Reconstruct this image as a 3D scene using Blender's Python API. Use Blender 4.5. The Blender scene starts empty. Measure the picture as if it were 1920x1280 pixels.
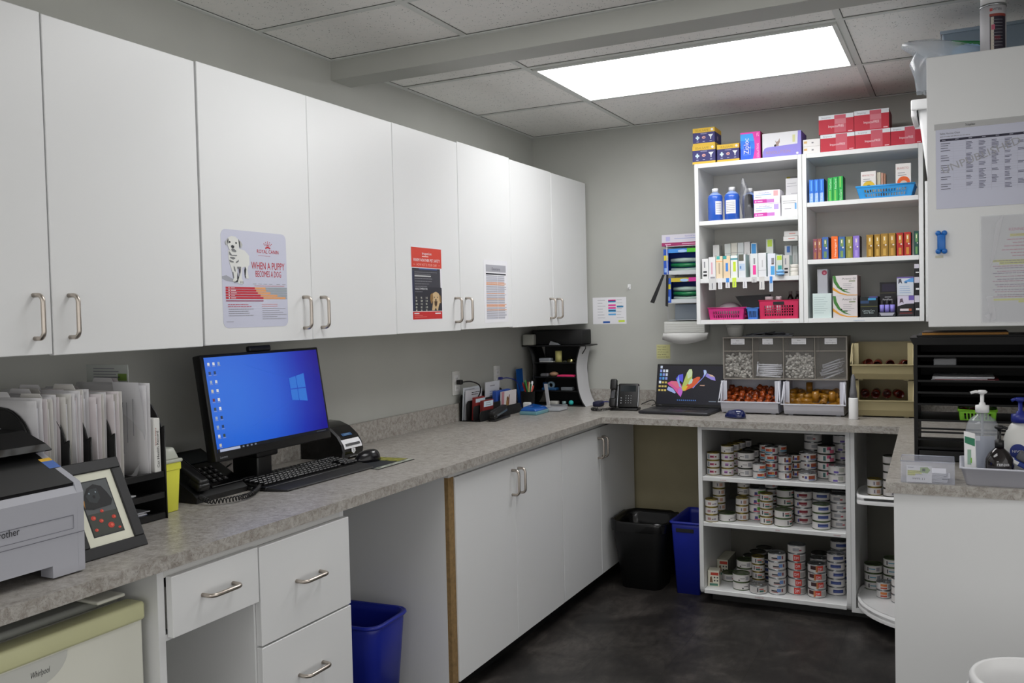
import bpy, bmesh, math, random
from mathutils import Matrix, Vector, Euler
random.seed(7)
SC = bpy.context.scene
COL = SC.collection
PI = math.pi

# ------------------------------------------------------------------ materials
MATS = {}
def srgb(h):
    h = h.lstrip('#'); c = [int(h[i:i+2], 16)/255 for i in (0, 2, 4)]
    return tuple(((x/12.92) if x <= .04045 else ((x+.055)/1.055)**2.4) for x in c)+(1,)
def mat(name, hexc, rough=.5, metal=0, spec=.5, emit=0, alpha=1, trans=0, coat=0, var=0, vscale=8, bump=0, bscale=200):
    if name in MATS: return MATS[name]
    m = bpy.data.materials.new(name); m.use_nodes = True
    nt = m.node_tree; b = nt.nodes['Principled BSDF']; c = srgb(hexc)
    b.inputs['Base Color'].default_value = c
    b.inputs['Roughness'].default_value = rough; b.inputs['Metallic'].default_value = metal
    b.inputs['Specular IOR Level'].default_value = spec
    if coat: b.inputs['Coat Weight'].default_value = coat
    if trans: b.inputs['Transmission Weight'].default_value = trans; b.inputs['IOR'].default_value = 1.2
    if alpha < 1: b.inputs['Alpha'].default_value = alpha
    if emit:
        b.inputs['Emission Color'].default_value = c; b.inputs['Emission Strength'].default_value = emit
    tc = nt.nodes.new('ShaderNodeTexCoord')
    if var:
        n = nt.nodes.new('ShaderNodeTexNoise'); n.inputs['Scale'].default_value = vscale; n.inputs['Detail'].default_value = 4
        nt.links.new(tc.outputs['Object'], n.inputs['Vector'])
        r = nt.nodes.new('ShaderNodeValToRGB')
        r.color_ramp.elements[0].position = .3; r.color_ramp.elements[1].position = .7
        r.color_ramp.elements[0].color = tuple(max(0, x*(1-var)) for x in c[:3])+(1,)
        r.color_ramp.elements[1].color = tuple(min(1, x*(1+var)) for x in c[:3])+(1,)
        nt.links.new(n.outputs['Fac'], r.inputs['Fac']); nt.links.new(r.outputs['Color'], b.inputs['Base Color'])
    if bump:
        n = nt.nodes.new('ShaderNodeTexNoise'); n.inputs['Scale'].default_value = bscale
        nt.links.new(tc.outputs['Object'], n.inputs['Vector'])
        bp = nt.nodes.new('ShaderNodeBump'); bp.inputs['Strength'].default_value = bump; bp.inputs['Distance'].default_value = .002
        nt.links.new(n.outputs['Fac'], bp.inputs['Height']); nt.links.new(bp.outputs['Normal'], b.inputs['Normal'])
    MATS[name] = m
    return m
def N(nt, t, **k):
    n = nt.nodes.new(t)
    for a, v in k.items(): setattr(n, a, v)
    return n
def ramp(nt, fac, stops):
    r = nt.nodes.new('ShaderNodeValToRGB'); e = r.color_ramp.elements
    while len(e) < len(stops): e.new(.5)
    for i, (p, c) in enumerate(stops): e[i].position = p; e[i].color = srgb(c) if isinstance(c, str) else c
    nt.links.new(fac, r.inputs['Fac']); return r.outputs['Color']
def mix(nt, f, a, b, typ='MIX'):
    m = nt.nodes.new('ShaderNodeMix'); m.data_type = 'RGBA'; m.blend_type = typ
    if isinstance(f, (int, float)): m.inputs[0].default_value = f
    else: nt.links.new(f, m.inputs[0])
    for s, v in ((6, a), (7, b)):
        if isinstance(v, tuple): m.inputs[s].default_value = v
        else: nt.links.new(v, m.inputs[s])
    return m.outputs[2]
def new(name):
    m = bpy.data.materials.new(name); m.use_nodes = True; MATS[name] = m
    return m, m.node_tree, m.node_tree.nodes['Principled BSDF']
def tex(nt, kind, scale, vec, **k):
    n = nt.nodes.new('ShaderNodeTex'+kind)
    n.inputs['Scale'].default_value = scale
    for a, v in k.items():
        if a in n.inputs: n.inputs[a].default_value = v
    nt.links.new(vec, n.inputs['Vector']); return n
def objco(nt, scale=(1, 1, 1), rot=(0, 0, 0)):
    tc = nt.nodes.new('ShaderNodeTexCoord'); mp = nt.nodes.new('ShaderNodeMapping')
    mp.inputs['Scale'].default_value = scale; mp.inputs['Rotation'].default_value = rot
    nt.links.new(tc.outputs['Object'], mp.inputs['Vector']); return mp.outputs['Vector']

def m_laminate():
    m, nt, b = new('grey stone laminate'); v = objco(nt, (1, 1, 1))
    a = tex(nt, 'Noise', 48, v, Detail=8, Roughness=.75, Distortion=.7)
    c = ramp(nt, a.outputs['Fac'], [(.28, '#69635d'), (.42, '#948e86'), (.54, '#aba7a1'), (.72, '#c1beb9')])
    d = tex(nt, 'Noise', 150, v, Detail=6, Roughness=.8, Distortion=1.6)
    e = ramp(nt, d.outputs['Fac'], [(.36, '#55504b'), (.46, '#ffffff'), (1, '#ffffff')])
    v2 = objco(nt, (1, .45, 1), (0, 0, .5)); g = tex(nt, 'Noise', 105, v2, Detail=5, Roughness=.7, Distortion=2.5)
    h = ramp(nt, g.outputs['Fac'], [(.62, (0, 0, 0, 1)), (.72, (1, 1, 1, 1))])
    c2 = mix(nt, .55, c, e, 'MULTIPLY'); c3 = mix(nt, h, c2, srgb('#cdc9c4'))
    nt.links.new(c3, b.inputs['Base Color'])
    b.inputs['Roughness'].default_value = .33
    return m
def m_tile():
    m, nt, b = new('pitted acoustic tile'); v = objco(nt)
    a = tex(nt, 'Voronoi', 95, v); a.feature = 'F1'
    n = tex(nt, 'Noise', 40, v, Detail=3)
    k = ramp(nt, a.outputs['Distance'], [(.12, '#6e6a66'), (.24, '#ecebe7')])
    f = ramp(nt, n.outputs['Fac'], [(.47, (0, 0, 0, 1)), (.56, (1, 1, 1, 1))])
    c = mix(nt, f, srgb('#eeece8'), k)
    nt.links.new(c, b.inputs['Base Color']); b.inputs['Roughness'].default_value = .95
    return m
def m_wall():
    m, nt, b = new('grey wall paint'); v = objco(nt)
    n = tex(nt, 'Noise', 3, v, Detail=3)
    nt.links.new(ramp(nt, n.outputs['Fac'], [(.3, '#b0b1ab'), (.7, '#b6b7b1')]), b.inputs['Base Color'])
    b.inputs['Roughness'].default_value = .62
    n2 = tex(nt, 'Noise', 260, v, Detail=2); bp = N(nt, 'ShaderNodeBump'); bp.inputs['Strength'].default_value = .12; bp.inputs['Distance'].default_value = .001
    nt.links.new(n2.outputs['Fac'], bp.inputs['Height']); nt.links.new(bp.outputs['Normal'], b.inputs['Normal'])
    return m
def m_floor():
    m, nt, b = new('dark slate vinyl tile'); v = objco(nt)
    br = N(nt, 'ShaderNodeTexBrick'); br.offset = .5; br.inputs['Scale'].default_value = 1
    br.inputs['Brick Width'].default_value = .61; br.inputs['Row Height'].default_value = .305; br.inputs['Mortar Size'].default_value = .0022
    br.inputs['Color1'].default_value = srgb('#7a7674'); br.inputs['Color2'].default_value = srgb('#8c8885'); br.inputs['Mortar'].default_value = srgb('#454343')
    v0 = objco(nt, (1, 1, 1), (0, 0, PI/2)); nt.links.new(v0, br.inputs['Vector'])
    a = tex(nt, 'Noise', 4.5, v, Detail=9, Roughness=.68, Distortion=.6)
    c = ramp(nt, a.outputs['Fac'], [(.3, '#343131'), (.5, '#5a5653'), (.72, '#938d88')])
    s = tex(nt, 'Noise', 45, objco(nt, (1, .35, 1), (0, 0, .9)), Detail=6, Roughness=.7)
    e = ramp(nt, s.outputs['Fac'], [(.3, '#8a8a8a'), (.7, '#ffffff')])
    c2 = mix(nt, .75, c, e, 'MULTIPLY'); c3 = mix(nt, .85, c2, br.outputs['Color'], 'MULTIPLY')
    nt.links.new(c3, b.inputs['Base Color']); b.inputs['Roughness'].default_value = .42
    return m
M_LAM, M_TILE, M_WALL, M_FLOOR = m_laminate(), m_tile(), m_wall(), m_floor()
M_BEIGE = mat('old beige paint', '#a39a7c', .7, var=.05, vscale=5)
M_CAB = mat('white melamine', '#e2e3e3', .36, var=.012, vscale=2)
M_CABE = mat('white melamine edge', '#d6d6d4', .45, var=.02, vscale=6)
M_INNER = mat('cabinet inside', '#d6d5cf', .55, var=.02, vscale=4)
M_RAW = mat('raw chipboard edge', '#8a6f47', .85, var=.2, vscale=60)
M_STEEL = mat('brushed nickel', '#bfb6ac', .3, 1, var=.04, vscale=90)
M_GRID = mat('ceiling grid enamel', '#d2d4d0', .6, var=.01)
M_KICK = mat('black toe kick', '#121212', .45, var=.1, vscale=12)
M_WHITE = mat('white plastic', '#e6e6e6', .38, var=.01)
M_BLACK = mat('black plastic', '#0d0d0e', .38, var=.1, vscale=20)
M_GLOSSB = mat('glossy black plastic', '#070708', .12, var=.05)
M_MESH = mat('black wire mesh', '#141415', .6, bump=.6, bscale=900)
M_PAPER = mat('white paper', '#e4e4e8', .75, var=.01)
M_PINK = mat('ink', '#222226', .7, var=.02)
INK, GREYINK = mat('black ink', '#1a1a1e', .7, var=.02), mat('grey ink', '#8d8d93', .8, var=.02)
def ink(h): return mat('ink '+h, h, .6, var=.02)

# ------------------------------------------------------------------ mesh builder
GLY = {}
def glyph(s):
    if s not in GLY:
        c = bpy.data.curves.new('t', 'FONT'); c.body = s; c.resolution_u = 2
        o = bpy.data.objects.new('t', c); COL.objects.link(o)
        me = bpy.data.meshes.new_from_object(o.evaluated_get(bpy.context.evaluated_depsgraph_get()))
        vs = [(v.co.x, v.co.y) for v in me.vertices]; fs = [tuple(p.vertices) for p in me.polygons]
        bpy.data.objects.remove(o); bpy.data.meshes.remove(me); bpy.data.curves.remove(c)
        xs = [v[0] for v in vs] or [0, 1]; x0, x1 = min(xs), max(xs)
        GLY[s] = ([(x-x0, y) for x, y in vs], fs, max(x1-x0, 1e-3))
    return GLY[s]

class B:
    def __init__(s, M=None): s.v = []; s.f = []; s.mi = []; s.sm = []; s.mats = []; s.M = M
    def _m(s, m):
        if m not in s.mats: s.mats.append(m)
        return s.mats.index(m)
    def add(s, vs, fs, m, smooth=False):
        k = len(s.v)
        s.v += [(s.M @ Vector(v)) if s.M else Vector(v) for v in vs]
        i = s._m(m)
        for f in fs: s.f.append(tuple(a+k for a in f)); s.mi.append(i); s.sm.append(smooth)
        return s
    def box(s, x0, x1, y0, y1, z0, z1, m):
        v = [(x, y, z) for z in (z0, z1) for y in (y0, y1) for x in (x0, x1)]
        return s.add(v, [(0, 2, 3, 1), (4, 5, 7, 6), (0, 1, 5, 4), (2, 6, 7, 3), (0, 4, 6, 2), (1, 3, 7, 5)], m)
    def rbox(s, x0, x1, y0, y1, z0, z1, m, r=.004, n=2, T=None, verts=None):
        bm = bmesh.new()
        v = verts or [(x, y, z) for z in (z0, z1) for y in (y0, y1) for x in (x0, x1)]
        bv = [bm.verts.new(p) for p in v]
        for f in [(0, 2, 3, 1), (4, 5, 7, 6), (0, 1, 5, 4), (2, 6, 7, 3), (0, 4, 6, 2), (1, 3, 7, 5)]: bm.faces.new([bv[i] for i in f])
        bmesh.ops.bevel(bm, geom=bm.edges[:], offset=r, segments=n, profile=.5, affect='EDGES', clamp_overlap=True)
        if T:
            for q in bm.verts: q.co = T @ q.co
        bm.verts.index_update()
        s.add([tuple(q.co) for q in bm.verts], [tuple(q.index for q in f.verts) for f in bm.faces], m, n > 1)
        bm.free(); return s
    def prism(s, pts, m, ax='x', a0=0, a1=1, smooth=False):
        # pts 2-D outline; ax = extrusion axis ('x': pts are (y,z); 'y': (x,z); 'z': (x,y))
        f = {'x': lambda p, a: (a, p[0], p[1]), 'y': lambda p, a: (p[0], a, p[1]), 'z': lambda p, a: (p[0], p[1], a)}[ax]
        n = len(pts); v = [f(p, a0) for p in pts]+[f(p, a1) for p in pts]
        s.add(v, [tuple(range(n))[::-1], tuple(range(n, 2*n))], m)
        return s.add(v, [(i, (i+1) % n, n+(i+1) % n, n+i) for i in range(n)], m, smooth)
    def lathe(s, prof, m, n=24, c=(0, 0, 0), smooth=True, sx=1, sy=1, caps=True):
        # prof: list of (r, z) ; m may be a list of materials per segment
        vs = []; 
        for r, z in prof:
            for i in range(n):
                a = 2*PI*i/n; vs.append((c[0]+r*math.cos(a)*sx, c[1]+r*math.sin(a)*sy, c[2]+z))
        for k in range(len(prof)-1):
            mm = m[k] if isinstance(m, (list, tuple)) else m
            fs = [(k*n+i, k*n+(i+1) % n, (k+1)*n+(i+1) % n, (k+1)*n+i) for i in range(n)]
            s.add(vs, fs, mm, smooth) if k == 0 else s._reuse(fs, mm, smooth, len(vs))
        if caps:
            L = len(prof)-1
            if prof[0][0] > 1e-5: s._reuse([tuple(range(n))[::-1]], m[0] if isinstance(m, (list, tuple)) else m, False, len(vs))
            if prof[L][0] > 1e-5: s._reuse([tuple(range(L*n, L*n+n))], m[-1] if isinstance(m, (list, tuple)) else m, False, len(vs))
        return s
    def _reuse(s, fs, m, smooth, nv):
        k = len(s.v)-nv; i = s._m(m)
        for f in fs: s.f.append(tuple(a+k for a in f)); s.mi.append(i); s.sm.append(smooth)
    def tube(s, pts, r, m, n=8, closed=False):
        P = [Vector(p) for p in pts]; L = len(P); vs = []; up = Vector((0, 0, 1)); prev = None
        for i in range(L):
            a = P[max(i-1, 0)] if not closed else P[i-1]; b = P[min(i+1, L-1)] if not closed else P[(i+1) % L]
            t = (b-a).normalized()
            if prev is None:
                u = t.cross(up) if abs(t.z) < .9 else t.cross(Vector((1, 0, 0)))
            else: u = prev-t*prev.dot(t)
            u.normalize(); prev = u; w = t.cross(u); rr = r[i] if isinstance(r, (list, tuple)) else r
            for k in range(n):
                q = 2*PI*k/n; vs.append(tuple(P[i]+u*(rr*math.cos(q))+w*(rr*math.sin(q))))
        fs = [(i*n+k, i*n+(k+1) % n, (i+1)*n+(k+1) % n, (i+1)*n+k) for i in range(L-1) for k in range(n)]
        if closed: fs += [((L-1)*n+k, (L-1)*n+(k+1) % n, (k+1) % n, k) for k in range(n)]
        s.add(vs, fs, m, True)
        if not closed: s._reuse([tuple(range(n))[::-1], tuple(range((L-1)*n, L*n))], m, False, len(vs))
        return s
    def ball(s, c, r, m, n=16, k=10, sq=(1, 1, 1)):
        pr = [(max(r*math.sin(PI*i/k), 1e-6), -r*math.cos(PI*i/k)) for i in range(k+1)]
        vs = []
        for rr, z in pr:
            for i in range(n):
                a = 2*PI*i/n; vs.append((c[0]+rr*math.cos(a)*sq[0], c[1]+rr*math.sin(a)*sq[1], c[2]+z*sq[2]))
        return s.add(vs, [(j*n+i, j*n+(i+1) % n, (j+1)*n+(i+1) % n, (j+1)*n+i) for j in range(k) for i in range(n)], m, True)
    def build(s, name, parent=None, loc=(0, 0, 0), rot=(0, 0, 0), **tags):
        me = bpy.data.meshes.new(name); me.from_pydata([tuple(v) for v in s.v], [], s.f)
        for m in s.mats: me.materials.append(m)
        me.polygons.foreach_set('material_index', s.mi); me.polygons.foreach_set('use_smooth', s.sm); me.update()
        o = bpy.data.objects.new(name, me); COL.objects.link(o); o.location = loc; o.rotation_euler = rot
        if parent: o.parent = parent
        for k, v in tags.items():
            if v: o[{'label': 'label', 'cat': 'category', 'group': 'group', 'kind': 'kind'}[k]] = v
        return o

class D:
    """prints on a flat face: frame origin o, unit axes u (right) and w (up); every layer sits a hair further out"""
    def __init__(s, b, o, u, w, step=.0003):
        s.b = b; s.o = Vector(o); s.u = Vector(u).normalized(); s.w = Vector(w).normalized(); s.n = s.u.cross(s.w); s.st = step
    def P(s, x, y, l=1): return s.o+s.u*x+s.w*y+s.n*(l*s.st)
    def rect(s, x0, y0, x1, y1, m, l=1):
        s.b.add([s.P(x0, y0, l), s.P(x1, y0, l), s.P(x1, y1, l), s.P(x0, y1, l)], [(0, 1, 2, 3)], m)
    def poly(s, pts, m, l=1): s.b.add([s.P(x, y, l) for x, y in pts], [tuple(range(len(pts)))], m)
    def disc(s, x, y, r, m, l=1, n=20, ry=None):
        s.poly([(x+r*math.cos(2*PI*i/n), y+(ry or r)*math.sin(2*PI*i/n)) for i in range(n)], m, l)
    def text(s, t, x, y, h, m, l=2, w=None, al='l', ang=0, shear=0):
        vs, fs, W = glyph(t); sy = h/.72; sx = (w/W) if w else sy
        ox = {'l': 0, 'c': -W*sx/2, 'r': -W*sx}[al]; ca, sa = math.cos(ang), math.sin(ang)
        o = []
        for a, b in vs:
            p, q = a*sx+ox+b*sy*shear, b*sy; o.append(s.P(x+p*ca-q*sa, y+p*sa+q*ca, l))
        s.b.add(o, fs, m)
    def lines(s, x0, y1, x1, n, dy, h, m, l=2, seed=0, al='l', words=False):
        R = random.Random(seed)
        for i in range(n):
            w = (x1-x0)*R.uniform(.55, 1); y = y1-i*dy
            a = x0 if al == 'l' else (x0+x1-w)/2
            if words:
                p = a
                while p < a+w:
                    q = min(p+R.uniform(1.5, 5)*h, a+w); s.rect(p, y-h, q, y, m, l); p = q+h*.7
            else: s.rect(a, y-h, a+w, y, m, l)

def tag(o, label=None, cat=None, group=None, kind=None):
    for k, v in (('label', label), ('category', cat), ('group', group), ('kind', kind)):
        if v: o[k] = v
    return o
def thing(name, label, cat, loc=(0, 0, 0), rz=0, group=None, rot=None):
    o = bpy.data.objects.new(name, None); COL.objects.link(o); o.empty_display_size = .02
    o.location = loc; o.rotation_euler = rot or (0, 0, rz)
    return tag(o, label, cat, group)
def copy_tree(o, parent=None):
    c = o.copy(); COL.objects.link(c)
    if parent: c.parent = parent
    for ch in list(o.children): copy_tree(ch, c)
    return c
def struct(name, b): return tag(b.build(name), kind='structure')
def plain(name, b, label, cat, loc=(0, 0, 0), rz=0, group=None, rot=None):
    return tag(b.build(name, None, loc, rot or (0, 0, rz)), label, cat, group)
def arc(cx, cy, r, a0, a1, n=6): return [(cx+r*math.cos(a0+(a1-a0)*i/n), cy+r*math.sin(a0+(a1-a0)*i/n)) for i in range(n+1)]

CT = .908          # worktop height
ZC = 2.494         # ceiling height
# ------------------------------------------------------------------ camera (pose solved from the room's own lines)
cam = bpy.data.objects.new('camera', bpy.data.cameras.new('camera')); COL.objects.link(cam)
cam.matrix_world = Matrix(((.894829, .006335, .446365, 2.29708), (.445803, .039451, -.894262, -4.93394),
                           (-.023275, .999201, .032477, 1.45222), (0, 0, 0, 1)))
cam.data.sensor_width = 36; cam.data.lens = 31.7067; cam.data.clip_start = .05; SC.camera = cam
# ------------------------------------------------------------------ room
struct('floor', B().box(-.1, 4.4, -7.3, .1, -.05, 0, M_FLOOR))
struct('ceiling', B().box(-.1, 4.4, -7.3, .1, ZC, ZC+.05, M_TILE))
struct('wall_left', B().box(-.1, 0, -7.3, .1, 0, ZC, M_WALL))
struct('wall_back', B().box(0, 2.75, 0, .1, 0, ZC, M_WALL))
struct('wall_right', B().box(2.75, 2.85, -2.05, .1, 0, ZC, M_WALL).box(2.85, 4.4, -2.05, -1.95, 0, ZC, M_WALL))
struct('trim_1', B().box(0, 4.3, -1.93, -1.795, 2.413, ZC, M_WALL))          # the boxed beam across the ceiling
struct('trim_2', B().box(.6, 1.15, -.004, -.0005, 0, .87, M_BEIGE))          # older paint left under the worktop
g = B()                                                                      # the ceiling grid
M_GSHADE = mat('painted shadow line of the grid', '#5c5e5a', .8)  # dark strips beside the bars, painted in place of their shadow lines
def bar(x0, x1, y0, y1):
    if x1-x0 < y1-y0: g.box(x0, x1, y0, y1, ZC-.004, ZC-.0007, M_GRID); g.box(x1-.0001, x1+.003, y0, y1, ZC-.0013, ZC-.0003, M_GSHADE)
    else: g.box(x0, x1, y0, y1, ZC-.0047, ZC-.0011, M_GRID); g.box(x0, x1, y0-.003, y0+.0001, ZC-.0016, ZC-.0005, M_GSHADE)
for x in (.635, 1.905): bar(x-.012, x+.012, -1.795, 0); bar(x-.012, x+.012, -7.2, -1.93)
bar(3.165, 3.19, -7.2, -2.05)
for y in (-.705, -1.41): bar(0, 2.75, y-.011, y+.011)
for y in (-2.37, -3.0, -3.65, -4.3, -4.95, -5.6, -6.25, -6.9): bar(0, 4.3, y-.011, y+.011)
for a in ((0, .018, -1.795, 0), (0, .018, -7.2, -1.93)): g.box(*a, ZC-.006, ZC-.0004, M_GRID); g.box(a[1], a[1]+.003, a[2], a[3], ZC-.0018, ZC-.0002, M_GSHADE)
for a in ((.018, 2.75, -.018, 0), (.018, 4.3, -1.95, -1.93), (.018, 2.75, -1.795, -1.777)): g.box(*a, ZC-.0063, ZC-.0008, M_GRID); g.box(a[0], a[1], a[2]-.003, a[2], ZC-.0021, ZC-.0006, M_GSHADE)
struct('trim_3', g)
struct('baseboard_back', B().box(.66, 1.15, -.012, -.004, 0, .09, M_KICK))

M_LIGHT = mat('lit diffuser', '#ffffff', .5, emit=8.7)
M_LIGHT2 = mat('dimmer lit diffuser', '#ffffff', .5, emit=5.4)
def troffer(x0, x1, y0, y1, label, m):
    t = thing('ceiling_light', label, 'ceiling light', ((x0+x1)/2, (y0+y1)/2, ZC-.004), 0, 'recessed panel lights')
    X, Y = (x1-x0)/2, (y1-y0)/2
    f = B()
    for a in ((-X, X, -Y, -Y+.016), (-X, X, Y-.016, Y), (-X, -X+.016, -Y+.016, Y-.016), (X-.016, X, -Y+.016, Y-.016)): f.box(*a, -.008, .0035, M_GRID)
    f.build('frame', t)
    B().box(-X+.016, X-.016, -Y+.016, Y-.016, -.006, -.001, m).build('diffuser', t)
troffer(.655, 1.89, -1.39, -.735, 'bright white rectangular light panel set in the tiled ceiling beyond the beam', M_LIGHT)
troffer(.69, 1.90, -3.03, -2.45, 'lit white rectangular light panel in the ceiling on the near side of the beam', M_LIGHT2)
troffer(.66, 1.88, -6.23, -5.62, 'lit white rectangular light panel in the ceiling farthest behind the camera', M_LIGHT2)

# ------------------------------------------------------------------ worktop
CB = .876
t = thing('worktop', 'grey stone-patterned laminate worktop wrapping the left, back and right sides', 'worktop', (0, 0, CB))
H = CT-CB
b = B(); L = [(.0015, -4.4), (.652, -4.4), (.656, -.64), (2.05, -.642), (2.086, -1.987), (2.748, -1.965), (2.748, -.0015), (.0015, -.0015)]
b.prism(L, M_LAM, 'z', 0, H); b.build('top_slab', t)
struct('trim_4', B().box(.0015, .02, -4.4, -.0015, CT+.0005, CT+.09, M_LAM))       # the laminate upstands
struct('trim_5', B().box(.0205, 2.748, -.02, -.0015, CT+.0005, CT+.085, M_LAM))

# ------------------------------------------------------------------ handles
def pull(length, proj, r, m=M_STEEL):
    """D-shaped bar handle along local z, feet on local x=0, standing out along +x"""
    h = length/2; R = .016
    pts = [(0, 0, -h)]+[(proj-R+R*math.sin(a), 0, -h+R-R*math.cos(a)) for a in [i*PI/10 for i in range(6)]]
    pts += [(proj-R+R*math.cos(a), 0, h-R+R*math.sin(a)) for a in [i*PI/10 for i in range(6)]]+[(0, 0, h)]
    b = B().tube(pts, r, m, 10)
    return b
HAND = pull(.102, .034, .0055)

# ------------------------------------------------------------------ wall cabinets on the left wall
XF = .345
seams = [-3.985, -3.489, -3.006, -2.519, -2.014, -1.516, -1.011, -.516, -.024]
names = ['nearest the camera, left door half out of frame', 'with the puppy poster', 'with the orange-and-black pet safety poster', 'in the corner, farthest from the camera']
ztop = [2.189, 2.187, 2.190, 2.190, 2.191, 2.197, 2.191, 2.189]
zbot = [1.377, 1.374, 1.376, 1.377, 1.378, 1.381, 1.377, 1.376]
gap = [.0025, .002, .004, .001, .0015, .0015, .0012, .0012]
for c in range(4):
    y0, y1 = seams[2*c], seams[2*c+2]; cy = (y0+y1)/2
    t = thing('wall_cabinet', 'white two-door wall cabinet '+names[c], 'cabinet', (0, cy, 1.38), 0, 'white cabinets along the left wall')
    W = (y1-y0)/2
    b = B()
    b.box(.001, XF-.02, -W+.0005, -W+.018, 0, .805, M_CAB).box(.001, XF-.02, W-.018, W-.0005, 0, .805, M_CAB)
    b.box(.001, XF-.02, -W+.018, W-.018, 0, .018, M_CAB).box(.001, XF-.02, -W+.018, W-.018, .787, .805, M_CAB)
    b.box(.001, .012, -W+.018, W-.018, .018, .787, M_INNER).box(.012, XF-.03, -W+.018, W-.018, .4, .418, M_INNER)
    b.build('body', t)
    for k in range(2):
        i = 2*c+k; a0, a1 = seams[i]+gap[i], seams[i+1]-gap[min(i+1, 7)]
        d = B().rbox(XF-.019, XF, a0-cy, a1-cy, zbot[i]-1.38, ztop[i]-1.38, M_CAB, .0015, 1).build('door', t)
        hy = (a1-.045 if k == 0 else a0+.045)-cy
        h = B(Matrix.Translation((XF-.0005, hy, .087))); h.v = [h.M @ v for v in HAND.v]; h.f = HAND.f; h.mi = HAND.mi; h.sm = HAND.sm; h.mats = HAND.mats
        h.build('handle', d)

def put_pull(x, y, z, parent, horiz=False, rot=0):
    M = Matrix.Translation((x, y, z)) @ Matrix.Rotation(rot, 4, 'Z') @ (Matrix.Rotation(PI/2, 4, 'X') if horiz else Matrix.Identity(4))
    h = B(); h.v = [M @ v for v in HAND.v]; h.f = HAND.f; h.mi = HAND.mi; h.sm = HAND.sm; h.mats = HAND.mats
    return h.build('handle', parent)

# ------------------------------------------------------------------ base cabinets on the left
LX = .62
for (ys, lab, lz) in (((-2.072, -1.576, -1.082), 'beside the knee space, brown chipboard edge showing', 0), ((-1.078, -.586, -.05), 'running into the back corner behind the black bin', 1)):
    y0, ym, y1 = ys; y00 = y0-(.042 if lz == 0 else 0); cy = (y00+y1)/2
    t = thing('base_cabinet', 'white two-door base cabinet '+lab, 'cabinet', (0, cy, 0), 0, 'white two-door cabinets under the left worktop')
    b = B(); a0, a1 = y00-cy, y1-cy
    b.box(.004, LX-.022, a0, a0+.02, 0 if lz == 0 else .09, CB, M_CAB).box(.004, LX-.022, a1-.018, a1, .09, CB, M_CAB)
    b.box(.004, LX-.022, a0+.02, a1-.018, .075, .093, M_INNER).box(.004, .02, a0+.02, a1-.018, .093, CB, M_INNER)
    b.box(LX-.04, LX-.021, a0+.02, a1-.018, .84, CB, M_CABE)
    b.build('body', t)
    if lz == 0:
        B().box(LX-.0225, LX-.006, a0+.001, a0+.041, .03, .852, M_RAW).build('filler_strip', t, label='brown unfinished chipboard strip')
        B().box(LX-.0225, LX-.004, a0+.001, a1, .8525, CB, M_CABE).build('top_rail', t)
    else: B().box(LX-.0225, LX-.004, a0, a1, .8525, CB, M_CABE).build('top_rail', t)
    B().box(LX-.085, LX-.075, a0+.02, a1-.001, 0, .075, M_KICK).build('toe_kick', t)
    for k, (p, q) in enumerate(((y0, ym), (ym, y1))):
        d = B().rbox(LX-.018, LX, p+.0012-cy, q-.0012-cy, .083, .848, M_CAB, .0015, 1).build('door', t)
        put_pull(LX-.0005, (q-.03 if k == 0 else p+.03)-cy, .745, d)

# drawer unit beside the fridge
t = thing('drawer_unit', 'white desk drawer unit with open cubby and three visible drawers under the left worktop', 'drawer unit', (0, -3.09, 0))
b = B(); DX = .622
def cab(x0, x1, y0, y1, z0, z1, m=M_CAB): b.box(x0, x1, y0+3.09, y1+3.09, z0, z1, m)
cab(.004, DX, -3.452, -3.432, 0, CB); cab(.004, DX, -3.14, -3.12, 0, CB); cab(.004, DX, -2.765, -2.747, 0, CB)
cab(.004, .016, -3.432, -2.765, 0, CB, M_INNER); cab(.016, DX-.01, -3.432, -2.765, .06, .078, M_INNER)
cab(.016, DX, -3.432, -3.14, .70, .715); cab(DX-.02, DX+.0005, -3.432, -2.765, .85, CB, M_CABE); cab(DX-.07, DX-.06, -3.432, -2.765, 0, .06, M_KICK)
cab(.3, DX-.02, -3.4315, -3.415, .078, .70, M_CABE)
b.build('body', t)
for (y0, y1, z0, z1) in ((-3.428, -3.139, .708, .853), (-3.134, -2.748, .587, .850), (-3.134, -2.748, .34, .582), (-3.134, -2.748, .09, .335)):
    d = B().rbox(DX+.001, DX+.021, y0+3.09, y1+3.09, z0, z1, M_CAB, .0015, 1).build('drawer', t)
    B().box(.25, DX+.0005, y0+.01+3.09, y1-.012+3.09, z0+.015, z1-.03, M_INNER).build('drawer_box', d) if z0 > .7 else None
    put_pull(DX+.0205, (y0+y1)/2+3.09, {.708: .784, .587: .722, .34: .458, .09: .212}[z0], d, True)

# refrigerator
M_FR = mat('off-white fridge enamel', '#dcdcd0', .3, var=.01)
M_FRY = mat('yellowed plastic trim', '#d3d3a6', .45, var=.03)
t = thing('refrigerator', 'small off-white fridge with yellowed top trim under the left end of the worktop', 'refrigerator', (.30, -3.735, 0))
B().rbox(-.28, .24, -.262, .258, .03, .80, M_FR, .01).build('cabinet', t)
B().rbox(.245, .295, -.262, .262, .05, .79, M_FR, .006).build('door', t)
B().rbox(.243, .302, -.265, .266, .762, .806, M_FRY, .008).build('door_trim', t, label='yellowed cream plastic door trim')
B().rbox(-.28, .235, -.25, .25, .8005, .82, mat('grey fridge top', '#8f918c', .5, var=.03), .008).build('lid', t)
B().rbox(.20, .275, .16, .235, .821, .83, M_FR, .004).build('hinge_cover', t)
b = B(); b.box(-.25, .2, -.24, .24, 0, .03, M_KICK); b.build('base', t)
b = B(); d = D(b, (.2952, -.012, .70), (0, 1, 0), (0, 0, 1))
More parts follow.
